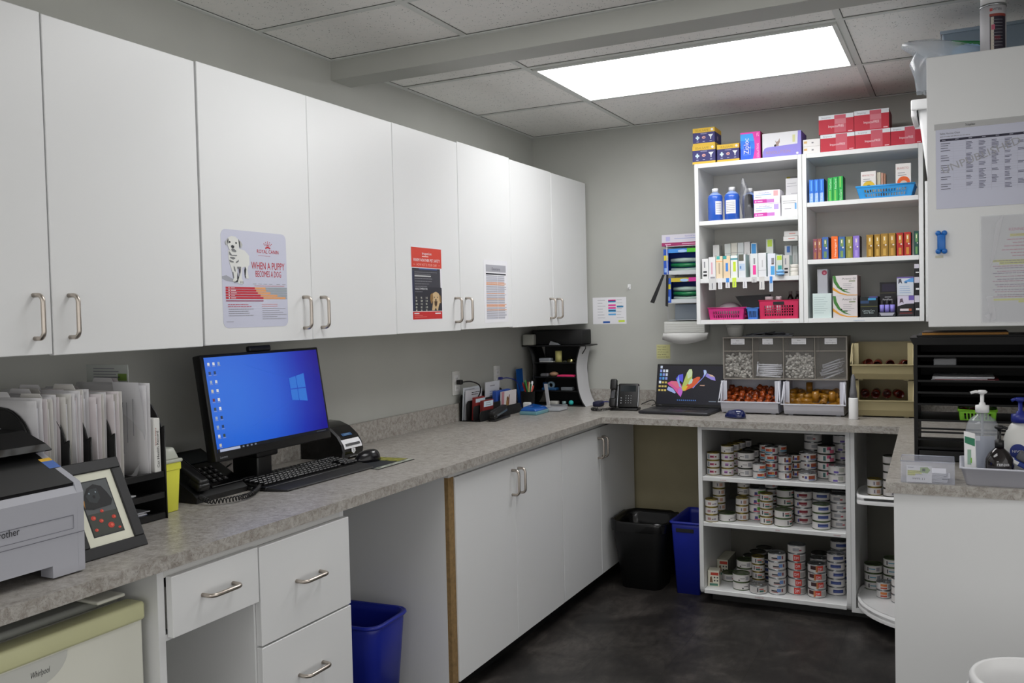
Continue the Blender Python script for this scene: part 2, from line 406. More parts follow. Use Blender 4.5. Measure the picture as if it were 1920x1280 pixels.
d.poly([(-.075, .06)]+[(.075*math.cos(a), .06-.058*math.sin(a)) for a in [PI-i*PI/16 for i in range(1, 17)]][::-1][::-1], mat('silver badge', '#cfcfca', .3, .3), 1) if False else None
pts = [(-.078*math.cos(i*PI/16), .060-.056*math.sin(i*PI/16)) for i in range(17)]
d.poly(pts, mat('silver badge', '#cccdc6', .35, var=.01), 1)
d.text('Whirlpool', .012, .028, .013, INK, 2, w=.043, al='c', shear=.15)
b.build('badge', t)

# ------------------------------------------------------------------ base shelves under the back worktop
SX0, SX1 = 1.137, 1.838
t = thing('base_shelf_unit', 'open white base shelf unit of pet food cans below the back worktop', 'shelf unit', (SX0, -.3, 0), 0)
b = B(); W = SX1-SX0
def sd(x0, x1):
    pts = [(-.30, .10)]+arc(-.262, .083, .038, PI, 1.5*PI, 5)+[(.29, .045), (.29, CB-.001), (-.30, CB-.001)]
    b.prism(pts, M_CAB, 'x', x0, x1)
sd(0, .02); sd(W-.02, W)
b.box(.02, W-.02, .284, .292, .045, CB-.001, mat('grey back darkened for shade', '#7d7b73', .8, var=.05))  # back panel grey is darkened to carry the shade inside the shelves
b.box(.02, W-.02, -.30, -.28, .858, CB-.001, M_CABE)
b.build('body', t)
for z in (.052, .384, .607): B().rbox(.0205, W-.0205, -.299, .283, z, z+.021, M_CAB, .002, 1).build('shelf', t)
B().box(.04, W, -.215, -.205, 0, .05, M_KICK).build('toe_kick', t)

t = thing('corner_cabinet', 'open white corner cabinet with two round turning trays beside the can shelves', 'cabinet', (1.839, -.3, 0))
b = B(); b.box(0, .018, -.3, .29, .045, CB-.001, M_CAB).box(.018, .90, -.3, .29, .045, .066, M_CAB).box(.018, .90, .282, .292, .067, CB-.001, MATS['grey back darkened for shade'])
b.box(.89, .90, -1.15, .28, .067, CB-.001, M_INNER).box(.30, .9, -1.15, -.3005, .045, .066, M_CAB)
b.build('body', t)
B().box(.0, .46, -.215, -.205, 0, .045, M_KICK).build('toe_kick', t)
B().lathe([(.012, .067), (.012, .875)], M_STEEL, 12, (.42, -.20, 0)).build('pole', t)
def tray(z, outline, rim=.035):
    b = B(); n = len(outline)
    b.prism(outline, M_WHITE, 'z', z-.012, z)
    inn = [(.42+(x-.42)*.975, -.20+(y+.20)*.975) for x, y in outline]
    k = [(x, y) for x, y in outline]
    vs = [(x, y, z-.03) for x, y in outline]+[(x, y, z+.012) for x, y in outline]+[(x, y, z+.012) for x, y in inn]+[(x, y, z-.002) for x, y in inn]
    fs = [(j*n+i, j*n+(i+1) % n, (j+1)*n+(i+1) % n, (j+1)*n+i) for j in range(3) for i in range(n)]
    b.add(vs, fs, M_WHITE, True)
    return b.build('turning_tray', t)
R_ = .405
tray(.105, [(.42+R_*math.cos(i*PI/28), -.20+R_*math.sin(i*PI/28)) for i in range(56)])
up = [(.42+R_*math.cos(a), -.20+R_*math.sin(a)) for a in [-.25*PI+i*(1.45*PI-(-.25*PI)-.0)/40-.0 for i in range(41)]]
up = [(x, y) for x, y in up if y > -.315]
tray(.580, [(.03, -.315), (.06, -.33), (.78, -.33)]+[p for p in up])

t = thing('base_cabinet', 'plain white end panel of the right-hand base cabinet', 'cabinet', (2.108, -1.97, 0))
b = B(); b.box(0, .63, 0, .02, 0, CB-.001, M_CAB).box(.015, .63, .02, .48, .08, CB-.001, M_CAB).box(.07, .63, .02, .48, 0, .08, M_KICK)
b.build('body', t)

# ------------------------------------------------------------------ wall shelves on the back wall
def wall_shelf(x0, x1, lab, zs):
    t = thing('wall_shelf_unit', lab, 'shelf unit', (x0, -.165, 1.366), 0, 'open white shelf units on the back wall')
    W = x1-x0; b = B()
    b.rbox(0, .02, -.165, .163, 0, .824, M_CAB, .001, 1).rbox(W-.02, W, -.165, .163, 0, .824, M_CAB, .001, 1)
    b.rbox(.0205, W-.0205, -.165, .163, 0, .022, M_CAB, .001, 1).rbox(.0205, W-.0205, -.165, .163, .802, .824, M_CAB, .001, 1)
    b.box(.0205, W-.0205, .153, .161, .0225, .8015, M_INNER)
    b.build('body', t)
    for z in zs: B().rbox(.021, W-.021, -.164, .152, z-1.366, z-1.366+.022, M_CAB, .001, 1).build('shelf', t)
wall_shelf(1.07, 1.602, 'open white wall shelf unit of blue bottles and medicine cartons, left of the pair', (1.874, 1.578))
wall_shelf(1.6035, 2.142, 'open white wall shelf unit of parasite treatment boxes, right of the pair', (1.930, 1.652))

# right-hand wall cabinets
t = thing('wall_cabinet', 'white wall cabinet end panel at right with schedule and blue bone', 'cabinet', (2.2, -1.7, 1.372))
B().rbox(0, .42, 0, .85, 0, .868, M_CAB, .002, 1).build('body', t)
B().box(-.019, -.001, .004, .846, .003, .865, M_CAB).build('door', t) if False else None
t = thing('wall_cabinet', 'low white wall cabinet behind the schedule panel, white bin on top', 'cabinet', (2.165, -.847, 1.372))
b = B(); b.box(.02, .5, 0, .5, 0, .578, M_CAB); b.build('body', t)
B().box(0, .019, .001, .499, .002, .577, M_CAB).build('door', t)
# ------------------------------------------------------------------ papers stuck to the wall cabinets
def sheet(b, w, h, m=M_PAPER, r=.0, t=.0006):
    """thin sheet in the local yz plane facing +x, lower left at origin"""
    if r:
        pts = arc(w-r, r, r, -PI/2, 0)+arc(w-r, h-r, r, 0, PI/2)+arc(r, h-r, r, PI/2, PI)+arc(r, r, r, PI, 1.5*PI)
    else: pts = [(0, 0), (w, 0), (w, h), (0, h)]
    b.prism(pts, m, 'x', .0002, t)
M_LAMI = mat('laminated bluish paper', '#c9cbdc', .3, var=.01)
b = B(); PW, PH = .286, .294; sheet(b, PW, PH, M_LAMI, .02)
d = D(b, (.0006, 0, 0), (0, 1, 0), (0, 0, 1))
ux = lambda X: (X/10.66-10)/123.5*PW
uy = lambda Y: PH-(Y/10.66-5)/184.5*PH
def pq(pts, m, l): d.poly([(ux(x), uy(y)) for x, y in pts], m, l)
FUR, FURS, DK, MID, PKN = ink('#dfe0dc'), ink('#b9bab8'), ink('#2c2f33'), ink('#787a7c'), ink('#a8908a')
pq([(105, 990), (190, 970), (310, 1040), (400, 1090), (330, 1105), (180, 1080), (105, 1040)], ink('#a3a5ae'), 1)
pq([(235, 480), (440, 420), (560, 460), (640, 560), (640, 740), (600, 790), (560, 780), (470, 820), (300, 820), (262, 760), (240, 650)], FUR, 2)
pq([(265, 750), (400, 780), (395, 900), (385, 1030), (395, 1080), (330, 1100), (305, 1075), (320, 1020), (300, 900)], FUR, 3)
pq([(430, 790), (490, 800), (480, 1020), (515, 1110), (490, 1140), (410, 1130), (400, 1090), (430, 1000)], FUR, 3)
pq([(560, 760), (620, 740), (595, 860), (620, 1020), (560, 1030), (540, 880)], FUR, 3)
pq([(550, 780), (572, 830), (556, 960), (565, 1020), (545, 1000), (533, 860)], DK, 4)
pq([(240, 220), (300, 180), (380, 190), (430, 240), (450, 330), (440, 430), (400, 490), (330, 500), (260, 460), (228, 380), (225, 290)], FUR, 4)
pq([(238, 220), (222, 290), (228, 350), (200, 380), (182, 330), (190, 290)], FURS, 5); pq([(242, 230), (240, 320), (226, 350), (218, 290)], DK, 6)
pq([(430, 230), (480, 280), (510, 340), (495, 400), (465, 410), (445, 330)], FURS, 5); pq([(432, 235), (460, 300), (466, 400), (450, 380), (440, 310)], DK, 6)
for cx, cy in ((265, 308), (385, 315)): d.disc(ux(cx), uy(cy), .0031, DK, 6)
pq([(287, 375), (320, 362), (350, 380), (345, 420), (310, 430), (290, 405)], DK, 6); pq([(310, 430), (350, 440), (390, 480), (370, 500), (310, 485), (290, 450)], MID, 6)
for pts in ([(248, 490), (275, 520), (300, 560), (400, 555), (395, 578), (300, 575), (255, 560)], [(270, 600), (330, 600), (370, 620), (330, 650), (260, 620)], [(250, 660), (330, 690), (330, 712), (260, 700)], [(370, 700), (430, 650), (425, 690), (385, 715)], [(395, 790), (470, 790), (460, 900), (430, 990), (438, 830), (395, 830)], [(325, 780), (350, 800), (365, 900), (335, 870)]):
    pq(pts, MID, 5)
pq([(428, 820), (455, 850), (440, 930), (430, 910)], ink('#4b3a4c'), 6)
pq([(300, 900), (320, 1020), (330, 1030), (318, 900)], MID, 5); pq([(400, 900), (412, 980), (425, 1000), (395, 1100), (330, 1105), (390, 1060)], DK, 4)
for x in (335, 360, 450, 475, 500): pq([(x, 1075), (x+8, 1080), (x+6, 1125), (x-3, 1120)], MID, 5)
RED, DRED, PEACH, GREYB = ink('#c22a38'), ink('#8f1f46'), ink('#e0a06a'), ink('#9aa3aa')
q = lambda X, Y: ((X-205)/715*PW, PH-(Y-(50+60*(X-205)/715))/(1085-85*(X-205)/715)*PH)     # print grid of the sheet
def row(x0, x1, yc, h, m, l=2):
    a, e = q(x0, yc), q(x1, yc); y = (a[1]+e[1])/2; d.rect(a[0], y-h, e[0], y+h, m, l)
for i, yc in enumerate((702, 729, 756, 783, 810)):
    xs = (545, 560, 577, 607, 638)[i]; xe = (665, 670, 720, 800, 895)[i]; y = .1200-i*.00755
    d.rect(.0125, y-.003, (xs-205)/715*PW, y+.003, RED, 2); d.rect((xs-205)/715*PW, y-.003, (xe-205)/715*PW, y+.003, PEACH, 2)
    d.rect((xe-205)/715*PW, y-.003, .2835, y+.003, GREYB, 2); d.rect(.033, y-.0008, .05+.004*(i % 3), y+.0008, M_PAPER, 3); d.disc(.026, y, .0022, M_PAPER, 3)
d.rect(.0125, .0795, .173, .0825, DRED, 2); d.rect(.135, .1268, .272, .1284, ink('#c98a8c'), 2)
for x in (.128, .152, .175, .2, .235, .262): d.rect(x, .1325, x+.016, .1337, GREYINK, 2)
# crown, name and headline
cx, cy = .2, .2575
for k, n in enumerate((5, 5, 4)):
    for i in range(n):
        a = PI/2+(i-(n-1)/2)*-.42*(1 if k < 2 else .9); r = .0225-k*.0062; d.disc(cx+r*math.cos(a), cy-.012+r*math.sin(a)*.9, .0018, RED, 2, 8)
d.poly([(cx-.011, .2435), (cx, .2465), (cx+.011, .2435), (cx+.012, .2475), (cx, .2515), (cx-.012, .2475)], RED, 2)
d.text('ROYAL CANIN', .2, .2295, .0115, RED, 2, w=.098, al='c'); d.lines(.156, .222, .244, 1, 0, .0014, ink('#c98a9a'), 2, 1, words=True)
d.text('WHEN A PUPPY', .2, .179, .023, RED, 2, w=.151, al='c'); d.text('BECOMES A DOG', .2, .1555, .0195, RED, 2, w=.116, al='c')
d.lines(.02, .071, .15, 2, .006, .0026, ink('#bb5c6d'), 2, 3, words=True); d.lines(.022, .057, .15, 4, .0065, .0016, GREYINK, 2, 5, words=True)
d.lines(.165, .071, .275, 2, .006, .0016, ink('#d98f8c'), 2, 4, words=True); d.lines(.167, .058, .285, 6, .0065, .0015, GREYINK, 2, 6, words=True)
d.lines(.012, .019, .055, 1, 0, .0012, GREYINK, 2, 7)
plain('poster', b, 'laminated poster of a white puppy with red lettering on a cabinet door', 'poster', (XF, -2.929, 1.4245))

b = B(); W_, H_ = .24, .304
b.prism([(0, 0), (.237, 0), (.24, .304), (.004, .304)], M_PAPER, 'x', .0002, .0006)
d = D(b, (.0006, 0, 0), (0, 1, 0), (0, 0, 1))
OR = ink('#d2402f'); RD2 = ink('#c22a2a'); SL = ink('#3a3a42')
d.rect(.006, .214, .237, .294, OR, 1); d.poly([(.009, .038), (.234, .038), (.234, .132), (.225, .135), (.224, .211), (.009, .211)], ink('#2a2a33'), 1)
d.rect(.009, .135, .224, .205, SL, 2); d.rect(.06, .2055, .2, .211, ink('#3d4f85'), 2)
d.rect(.008, .005, .234, .036, RD2, 1); d.rect(.009, .038, .022, .2, ink('#262b4a'), 3)
d.text('trupanion', .122, .266, .012, M_PAPER, 2, w=.074, al='c'); d.lines(.085, .2605, .16, 1, 0, .003, ink('#f2c9c2'), 2, 3)
d.text('WARM WEATHER PET SAFETY', .122, .238, .0125, M_PAPER, 2, w=.205, al='c'); d.text('HOW HOT IS YOUR CAR?', .122, .2205, .0105, ink('#f0b7ac'), 2, w=.155, al='c')
d.rect(.018, .225, .034, .226, ink('#f0b7ac'), 2); d.rect(.21, .225, .226, .226, ink('#f0b7ac'), 2)
d.rect(.027, .177, .15, .182, ink('#c6c6c6'), 3); d.lines(.027, .196, .2, 2, .008, .002, GREYINK, 3, 2, words=True); d.lines(.027, .17, .185, 4, .0105, .0022, GREYINK, 3, 5, words=True)
d.text('VEHICLE TEMPERATURE', .027, .124, .008, M_PAPER, 3, w=.094); d.lines(.027, .117, .1, 1, 0, .002, GREYINK, 3, 9, words=True)
for i in range(3):
    for j in range(5): d.text(('75', '99', '104', '80', '89', '95', '109', '113', '85', '94', '115', '114', '90', '119', '95')[(i*5+j) % 15], .03+i*.038, .088-j*.0128, .008, ink('#e8e8d8'), 3)
TAN, TAN2 = ink('#c9ad83'), ink('#8a6a3e')
d.poly([(.152, .04), (.162, .075), (.150, .098), (.155, .06+.04), (.165, .112), (.185, .117), (.205, .112), (.222, .095), (.226, .072), (.214, .07), (.205, .055), (.2, .04), (.19, .04), (.184, .052), (.172, .04)], TAN, 3)
d.poly([(.139, .085), (.143, .105), (.16, .113), (.163, .09), (.155, .07), (.147, .068)], TAN2, 4); d.poly([(.212, .106), (.222, .1), (.228, .078), (.222, .068), (.213, .082)], TAN2, 4)
for x, y, r in ((.172, .094, .003), (.198, .094, .003), (.184, .083, .005)): d.disc(x, y, r, DK, 5)
d.poly([(.172, .078), (.196, .078), (.192, .062), (.184, .054), (.174, .062)], ink('#4a3524'), 4)
d.rect(.018, .027, .055, .0305, M_PAPER, 2); d.rect(.178, .026, .222, .030, M_PAPER, 2); d.lines(.02, .021, .12, 2, .006, .0015, ink('#e58a80'), 2, 1)
plain('poster', b, 'orange, black and red pet safety poster with a shaggy tan dog', 'poster', (XF, -1.908, 1.427))

b = B(); sheet(b, .238, .29); d = D(b, (.0006, 0, 0), (0, 1, 0), (0, 0, 1))
d.rect(.02, .235, .222, .268, ink('#a5a5ad'), 1); d.text('Dentistry', .121, .243, .013, ink('#3a3a44'), 2, w=.085, al='c'); d.rect(.02, .222, .222, .229, ink('#2e2e36'), 1)
R = random.Random(3)
for i in range(40):
    y = .218-i*.0051; m = ink('#d9873f') if i in (6, 7, 8, 16, 21, 26, 27, 28, 31) else (ink('#b5b5c6') if i % 2 else ink('#8e8e99'))
    d.rect(.021, y-.0026, .132, y, m, 2); d.rect(.135, y-.0026, .205 if R.random() < .8 else .222, y, m, 2)
plain('price_list', b, 'white printed table with orange and grey rows on a cabinet door', 'list', (XF, -1.297, 1.406))

# ------------------------------------------------------------------ printer
M_PRG = mat('light grey printer plastic', '#a9aab2', .45, bump=.08, bscale=1500); M_PRG2 = mat('printer tray grey', '#9b9ca4', .4, var=.01)
t = thing('printer', 'light grey laser printer with black top on the left end of the worktop', 'printer', (.38, -3.79, CT))
b = B(); Y0, Y1 = -.19, .188
pr = [(-.19, .004), (.194, .004), (.197, .175), (.188, .197), (.12, .228), (.053, .262), (-.02, .292), (-.08, .303), (-.16, .303), (-.19, .28)]
b.prism(pr, M_PRG, 'y', Y1-.016, Y1, False); b.prism(pr, M_PRG, 'y', Y0, Y0+.016)
b.prism([(-.19, .004), (.194, .03), (.197, .175), (.188, .19), (-.19, .19)], M_PRG, 'y', Y0+.016, Y1-.016)
b.box(-.19, .05, Y0+.016, Y1-.016, .19, .255, M_PRG2); b.prism([(.155, .004), (.194, .004), (.194, .03), (.155, .028)], M_PRG, 'y', .11, Y1-.016); b.prism([(.155, .004), (.194, .004), (.194, .03), (.155, .028)], M_PRG, 'y', Y0+.016, -.11)
d = D(b, (.1972, 0, 0), (0, 1, 0), (0, 0, 1)); G2 = ink('#6c6d75')
d.rect(-.17, .0885, .187, .090, G2, 1); d.rect(-.17, .128, .16, .1295, G2, 1); d.rect(.16, .1, .1612, .1295, G2, 1); d.rect(-.17, .0995, .16, .1005, G2, 1)
d.text('brother', .036, .115, .0155, INK, 2, w=.054, al='r')
b.build('body', t)
b = B(); b.prism([(.05, .256), (.186, .191), (.188, .197), (.053, .262)], M_BLACK, 'y', Y0+.017, Y1-.017)
b.prism([(-.18, .256), (-.18, .30), (-.08, .300), (-.02, .289), (-.02, .256)], M_BLACK, 'y', Y0+.0165, Y1-.0165)
b.prism([(-.02, .19), (.0, .192), (.186, .186), (.186, .191), (.05, .2)], M_GLOSSB, 'y', Y0+.017, Y1-.017)
b.build('output_tray', t)
b = B(); b.prism([(-.16, .304), (.0, .300), (.075, .274), (.095, .262), (.09, .259), (.07, .265), (-.02, .289), (-.16, .298)], M_GLOSSB, 'y', Y0+.03, Y1+.004)
b.build('scanner_lid', t)
b = B(); d = D(b, (.129, Y1-.0165, .2235), (0, 1, 0), (-.435, 0, .9)); d = D(b, (.129, Y1-.001, .2265), (0, -1, 0), (-.905, 0, .43))
d.rect(0, 0, .028, .03, ink('#4a6bb0'), 2); d.rect(0, .03, .028, .042, ink('#e0b23c'), 2); d.rect(.004, .01, .02, .02, M_PAPER, 3)
b.build('energy_sticker', t, label='small blue and yellow sticker')

# ------------------------------------------------------------------ picture frame
t = thing('picture_frame', 'black picture frame with white mat and a photo of a black dog among poppies', 'picture frame', (.522, -3.473, CT+.0012), rot=(0, -math.atan2(.1, .21), 0))
W, H = .09, .233; M_FB = mat('black wood frame', '#1b1b1d', .45, var=.05)
b = B()
for a in ((-W, W, 0, .028), (-W, W, H-.028, H), (-W, -W+.028, .0275, H-.0275), (W-.028, W, .0275, H-.0275)):
    b.rbox(-.014, .0, a[0], a[1], a[2], a[3], M_FB, .002, 1)
b.build('frame', t)
b = B(); b.box(-.008, -.005, -W+.027, W-.027, .027, H-.027, mat('cream mat board', '#dcdccb', .8, var=.01)); b.build('mat_board', t)
b = B(); d = D(b, (-.005, 0, 0), (0, 1, 0), (0, 0, 1))
d.rect(-.043, .049, .043, .186, ink('#26282a'), 1); d.rect(-.04, .052, .04, .183, ink('#55585a'), 2); d.rect(-.04, .052, .04, .105, ink('#3b3f38'), 3)
R = random.Random(5)
for i in range(7): d.poly([(-.04+.08*R.random()+.008*math.cos(a), .06+.045*R.random()*0+.01*i % .045+.008*math.sin(a)) for a in [0]] or [(0, 0)], RED, 4) if False else None
for x, y, r in ((-.028, .095, .007), (-.01, .085, .006), (.012, .07, .009), (.026, .088, .006), (-.03, .066, .005), (.0, .108, .005), (.032, .06, .004)): d.disc(x, y, r, ink('#c43a2c'), 5, 9, r*.8); d.disc(x+.002, y, r*.4, ink('#e0694f'), 6, 7)
d.poly([(-.04, .12), (-.02, .115), (.03, .118), (.038, .13), (.03, .15), (.02, .168), (0, .176), (-.02, .168), (-.033, .15)], ink('#151618'), 5)
d.poly([(-.028, .15), (-.012, .165), (.006, .165), (.008, .14), (-.006, .128), (-.024, .135)], ink('#2d3134'), 6); d.disc(-.008, .145, .004, ink('#0a0a0a'), 7); d.disc(-.018, .155, .002, ink('#8d9aa2'), 7); d.disc(0, .156, .002, ink('#8d9aa2'), 7)
d.rect(-.04, .12, -.03, .14, ink('#b98440'), 4)
b.build('photograph', t)
B().box(-.02, -.0145, -.02, .02, .02, .19, M_FB).build('easel_back', t)

# ------------------------------------------------------------------ file sorter with folders
t = thing('file_sorter', 'black wire-mesh file sorter with curved dividers and letter trays below', 'file organizer', (.04, -3.50, CT))
SY0, SY1 = -.035, .345
prof = [(0, .0), (.295, .0), (.295, .255)]+arc(.17, .225, .115, 0, PI/2, 8)[1:]+[(.1, .345), (0, .345)]
def divider(y, z0):
    p = [(x, max(z, z0)) for x, z in prof]
    b = B().prism(p, M_MESH, 'y', y-.0012, y+.0012)
    rim = [(x, y, z) for x, z in prof if True][1:]
    rim = [(x, y, max(z, z0)) for x, y, z in rim]
    b.tube(rim, .0028, M_BLACK, 6); return b
for y in (SY0, .05, .112, .183): divider(y, .123).build('divider', t)
divider(SY1, 0).build('side_panel', t); divider(SY0-.006, 0).build('side_panel', t)
for z in (.006, .062, .119):
    b = B(); b.box(0, .285, SY0, SY1-.004, z-.0015, z+.0015, M_MESH); b.box(.28, .294, SY0, SY1-.004, z-.004, z+.012, M_BLACK); b.box(0, .003, SY0, SY1-.004, z, z+.05, M_MESH)
    b.build('tray', t)
for z, yy, m, lab in ((.0085, .2, ink('#d8dadf'), 'white papers lying in the bottom tray of the file sorter'), (.0645, .15, ink('#cfd0d2'), 'white papers lying in the middle tray of the file sorter')):
    b = B(); R = random.Random(int(z*1000))
    for i in range(5): b.box(.05+R.uniform(-.01, .01), .275+R.uniform(-.02, .0), -.12+R.uniform(-.01, .01), .13+R.uniform(-.02, .012), i*.0032, i*.0032+.0026, [m, M_PAPER, ink('#2e4a8f'), M_PAPER, m][i])
    plain('paper_stack', b, lab, 'papers', (.04, -3.50+yy-.02, CT+z))

M_FOLD = [mat('white folder card', '#d3d2d4', .7, var=.015), mat('pinkish white folder card', '#d2cbcd', .7, var=.015), mat('ivory folder card', '#cfcdc8', .7, var=.015)]
def folder(h, dep, bulge, tabx, m, n):
    """a manila-style folder standing on its fold: two leaves that open towards the front edge, papers inside, tab on the back leaf"""
    b = B(); N_ = 7
    def leaf(sgn, hh, off, mm, w, tab=None, lean=0):
        vs = []; K = 6
        for i in range(N_+1):
            x = dep*w*i/N_
            for j in range(K+1):
                z = hh*j/K; y = off+sgn*bulge*math.sin(PI*.5*(i/N_))*(.25+.75*math.sin(PI*.55*j/K))+lean*z
                vs.append((x, y, z))
        k = K+1; n0 = len(vs); vs += [(x, y+.0007, z) for x, y, z in vs]
        fs = []
        for i in range(N_):
            for j in range(K):
                a = i*k+j; fs.append((a, a+k, a+k+1, a+1)); fs.append((n0+a+1, n0+a+k+1, n0+a+k, n0+a))
        rimq = [i*k for i in range(N_+1)]+[N_*k+j for j in range(1, k)]+[i*k+K for i in range(N_-1, -1, -1)]+[j for j in range(K-1, 0, -1)]
        for a, c in zip(rimq, rimq[1:]+rimq[:1]): fs.append((a, n0+a, n0+c, c))
        b.add(vs, fs, mm, True)
        if tab is not None:
            y = off+lean*hh; b.prism([(tab, hh), (tab+.008, hh+.013), (tab+.075, hh+.013), (tab+.085, hh)], mm, 'y', y+.0001, y+.0009)
    leaf(1, h, .001, m, 1, tabx)
    for q in range(n): leaf((q/(n) - .5)*1.2, h-.016-.004*(q % 3), 0, M_PAPER, .97-.01*(q % 2))
    leaf(-1, h-.006, -.001, m, .99)
    return b
R = random.Random(11)
ys = [-3.525, -3.508, -3.491, -3.474, -3.44, -3.425, -3.41, -3.378, -3.362, -3.346, -3.33, -3.305, -3.292, -3.457, -3.394, -3.202, -3.191]
ys.sort()
for i, y in enumerate(ys):
    h = R.uniform(.236, .252)+(.014 if i > 14 else 0); ang = R.uniform(-.005, .02)
    which = ['first', 'second', 'third', 'fourth', 'fifth', 'sixth', 'seventh', 'eighth', 'ninth', 'tenth', 'eleventh', 'twelfth', 'thirteenth', 'fourteenth', 'fifteenth', 'sixteenth', 'seventeenth'][len(ys)-1-i]
    plain('file_folder', folder(h, R.uniform(.262, .29), R.uniform(.004, .0065), R.uniform(.02, .17), M_FOLD[i % 3], 3), f'white file folder of papers in the mesh sorter, {which} from its right end', 'folder', (.045, y, CT+.122), 0, 'white file folders in the mesh sorter', rot=(R.uniform(-.012, .012), 0, ang))
# the loose printed sheet drooping over the front
b = B(); vs = []; K = 10
for i in range(2):
    for j in range(K+1):
        z = .245-.275*j/K; x = (.205, .315)[i]+(.0, -.045)[i]*max(0, j/K-.55)*2.2; vs.append((x, .02*math.sin(j/K*2.2)+(.0 if i == 0 else -.008), z))
b.add(vs, [(j, K+1+j, K+2+j, j+1) for j in range(K)], M_PAPER, True)
vs2 = [(x, y+.0006, z) for x, y, z in vs]; b.add(vs2, [(j+1, K+2+j, K+1+j, j) for j in range(K)], M_PAPER, True)
for c, (x, z0, z1) in enumerate(((.285, .07, .20), (.262, .05, .19), (.247, .02, .19), (.236, .06, .185), (.225, .03, .19))):
    b.box(x, x+.0022, -.0035-.0005*c, -.0029-.0005*c, z0+.03, z1, GREYINK)
plain('letter', b, 'printed white sheet drooping over the front of the file sorter', 'paper', (.006, -3.216, CT+.122+.012))
b = B(); d = D(b, (0, 0, 0), (0, 1, 0), (0, 0, 1)); b.rbox(-.012, .012, -.004, .004, 0, .16, ink('#c8c9cb'), .001, 1)
b = B(); b.rbox(0, .21, 0, .022, 0, .155, ink('#d6d6d2'), .002, 1); d = D(b, (.2101, .011, 0), (0, 1, 0), (0, 0, 1)); d.text('Cat Health Record', 0, .02, .007, INK, 2, w=.105, al='c', ang=PI/2) if False else d.text('Cat Health Record', .004, .02, .008, INK, 2, w=.1, ang=PI/2); d.text('Veterinary', -.004, .08, .005, ink('#a04a3a'), 2, w=.05, ang=PI/2)
plain('booklet', b, 'white booklet with black spine lettering at the right end of the file sorter', 'booklet', (.118, -3.1835, CT+.1225))
b = B(); b.rbox(0, .17, 0, .003, 0, .30, ink('#b9beb9'), .001, 1)
d = D(b, (0, -.0001, 0), (1, 0, 0), (0, 0, 1)); d.rect(.13, .255, .165, .275, ink('#6c8a3a'), 1); d.lines(.03, .29, .16, 4, .008, .003, GREYINK, 1, 3)
plain('brochure', b, 'clear sleeve with a green-printed brochure behind the last folders', 'brochure', (.043, -3.163, CT+.1225), -.02) if False else plain('brochure', b, 'grey sleeve with green print standing behind the last folders', 'brochure', (.043, -3.1635, CT+.1225))

# sharps container
t = thing('sharps_container', 'yellow sharps container with a clear lid beside the file sorter', 'container', (.245, -3.095, CT))
M_YEL = mat('yellow plastic', '#d8d84a', .4, trans=.0, var=.02)
b = B(); b.rbox(0, 0, 0, 0, 0, 0, M_YEL, .004, 2, None, [(-.045, -.026, 0), (.045, -.026, 0), (-.045, .024, 0), (.045, .024, 0), (-.05, -.032, .135), (.05, -.032, .135), (-.05, .032, .135), (.05, .032, .135)])
b.rbox(-.052, .052, -.034, .034, .118, .14, M_YEL, .003, 1); b.build('body', t)
M_CLR = mat('clear frosted plastic', '#d5d8cc', .25, alpha=.6)
b = B(); b.rbox(-.056, .056, -.037, .037, .1402, .15, M_CLR, .003, 1); b.rbox(0, 0, 0, 0, 0, 0, M_CLR, .004, 2, None, [(-.048, -.03, .15), (.048, -.03, .15), (-.048, .03, .15), (.048, .03, .15), (-.036, -.022, .182), (.036, -.022, .182), (-.036, .022, .182), (.036, .022, .182)])
b.build('lid', t)

# ------------------------------------------------------------------ desk phone by the monitor
def helix(path, r, turns, n=10):
    P = [Vector(p) for p in path]; seg = [(P[i+1]-P[i]).length for i in range(len(P)-1)]; L = sum(seg); out = []
    T = turns*n
    for k in range(T+1):
        s = L*k/T; i = 0
        while i < len(seg)-1 and s > seg[i]: s -= seg[i]; i += 1
        a = P[i].lerp(P[i+1], min(s/seg[i], 1)); tt = (P[i+1]-P[i]).normalized(); u = tt.cross(Vector((0, 0, 1))).normalized(); w = tt.cross(u)
        q = 2*PI*k/n; out.append(a+u*r*math.cos(q)+w*r*math.sin(q))
    return out
def spline(pts, n=6):
    P = [Vector(p) for p in pts]; o = []
    for i in range(len(P)-1):
        a, b_, c, e = P[max(i-1, 0)], P[i], P[i+1], P[min(i+2, len(P)-1)]
        for k in range(n):
            t = k/n; o.append(.5*((2*b_)+(c-a)*t+(2*a-5*b_+4*c-e)*t*t+(3*b_-a-3*c+e)*t**3))
    o.append(P[-1]); return o
t = thing('desk_phone', 'black desk phone with coiled cord lying left of the monitor', 'phone', (.17, -2.885, CT))
b = B(); b.prism([(-.10, 0), (.105, 0), (.108, .016), (.09, .03), (-.08, .118), (-.10, .11)], M_BLACK, 'y', -.105, .105)
b.build('base', t)
sl = math.atan2(.088, .17); T = Matrix.Translation((.0, 0, .0765)) @ Matrix.Rotation(sl, 4, 'Y')
b = B(T); b.rbox(-.10, .10, -.025, .105, 0, .006, M_GLOSSB, .002, 1)
for i in range(4):
    for j in range(3):
        b.rbox(.0+i*.022, .014+i*.022, -.005+j*.024, .011+j*.024, .006, .010, M_BLACK, .0015, 1); b.add([(.005+i*.022, .001+j*.024, .0102), (.01+i*.022, .001+j*.024, .0102), (.01+i*.022, .005+j*.024, .0102), (.005+i*.022, .005+j*.024, .0102)], [(0, 1, 2, 3)], ink('#b8bcc0'))
b.rbox(-.085, -.025, -.005, .09, .006, .009, mat('phone display', '#20262a', .1), .002, 1)
b.build('keypad', t)
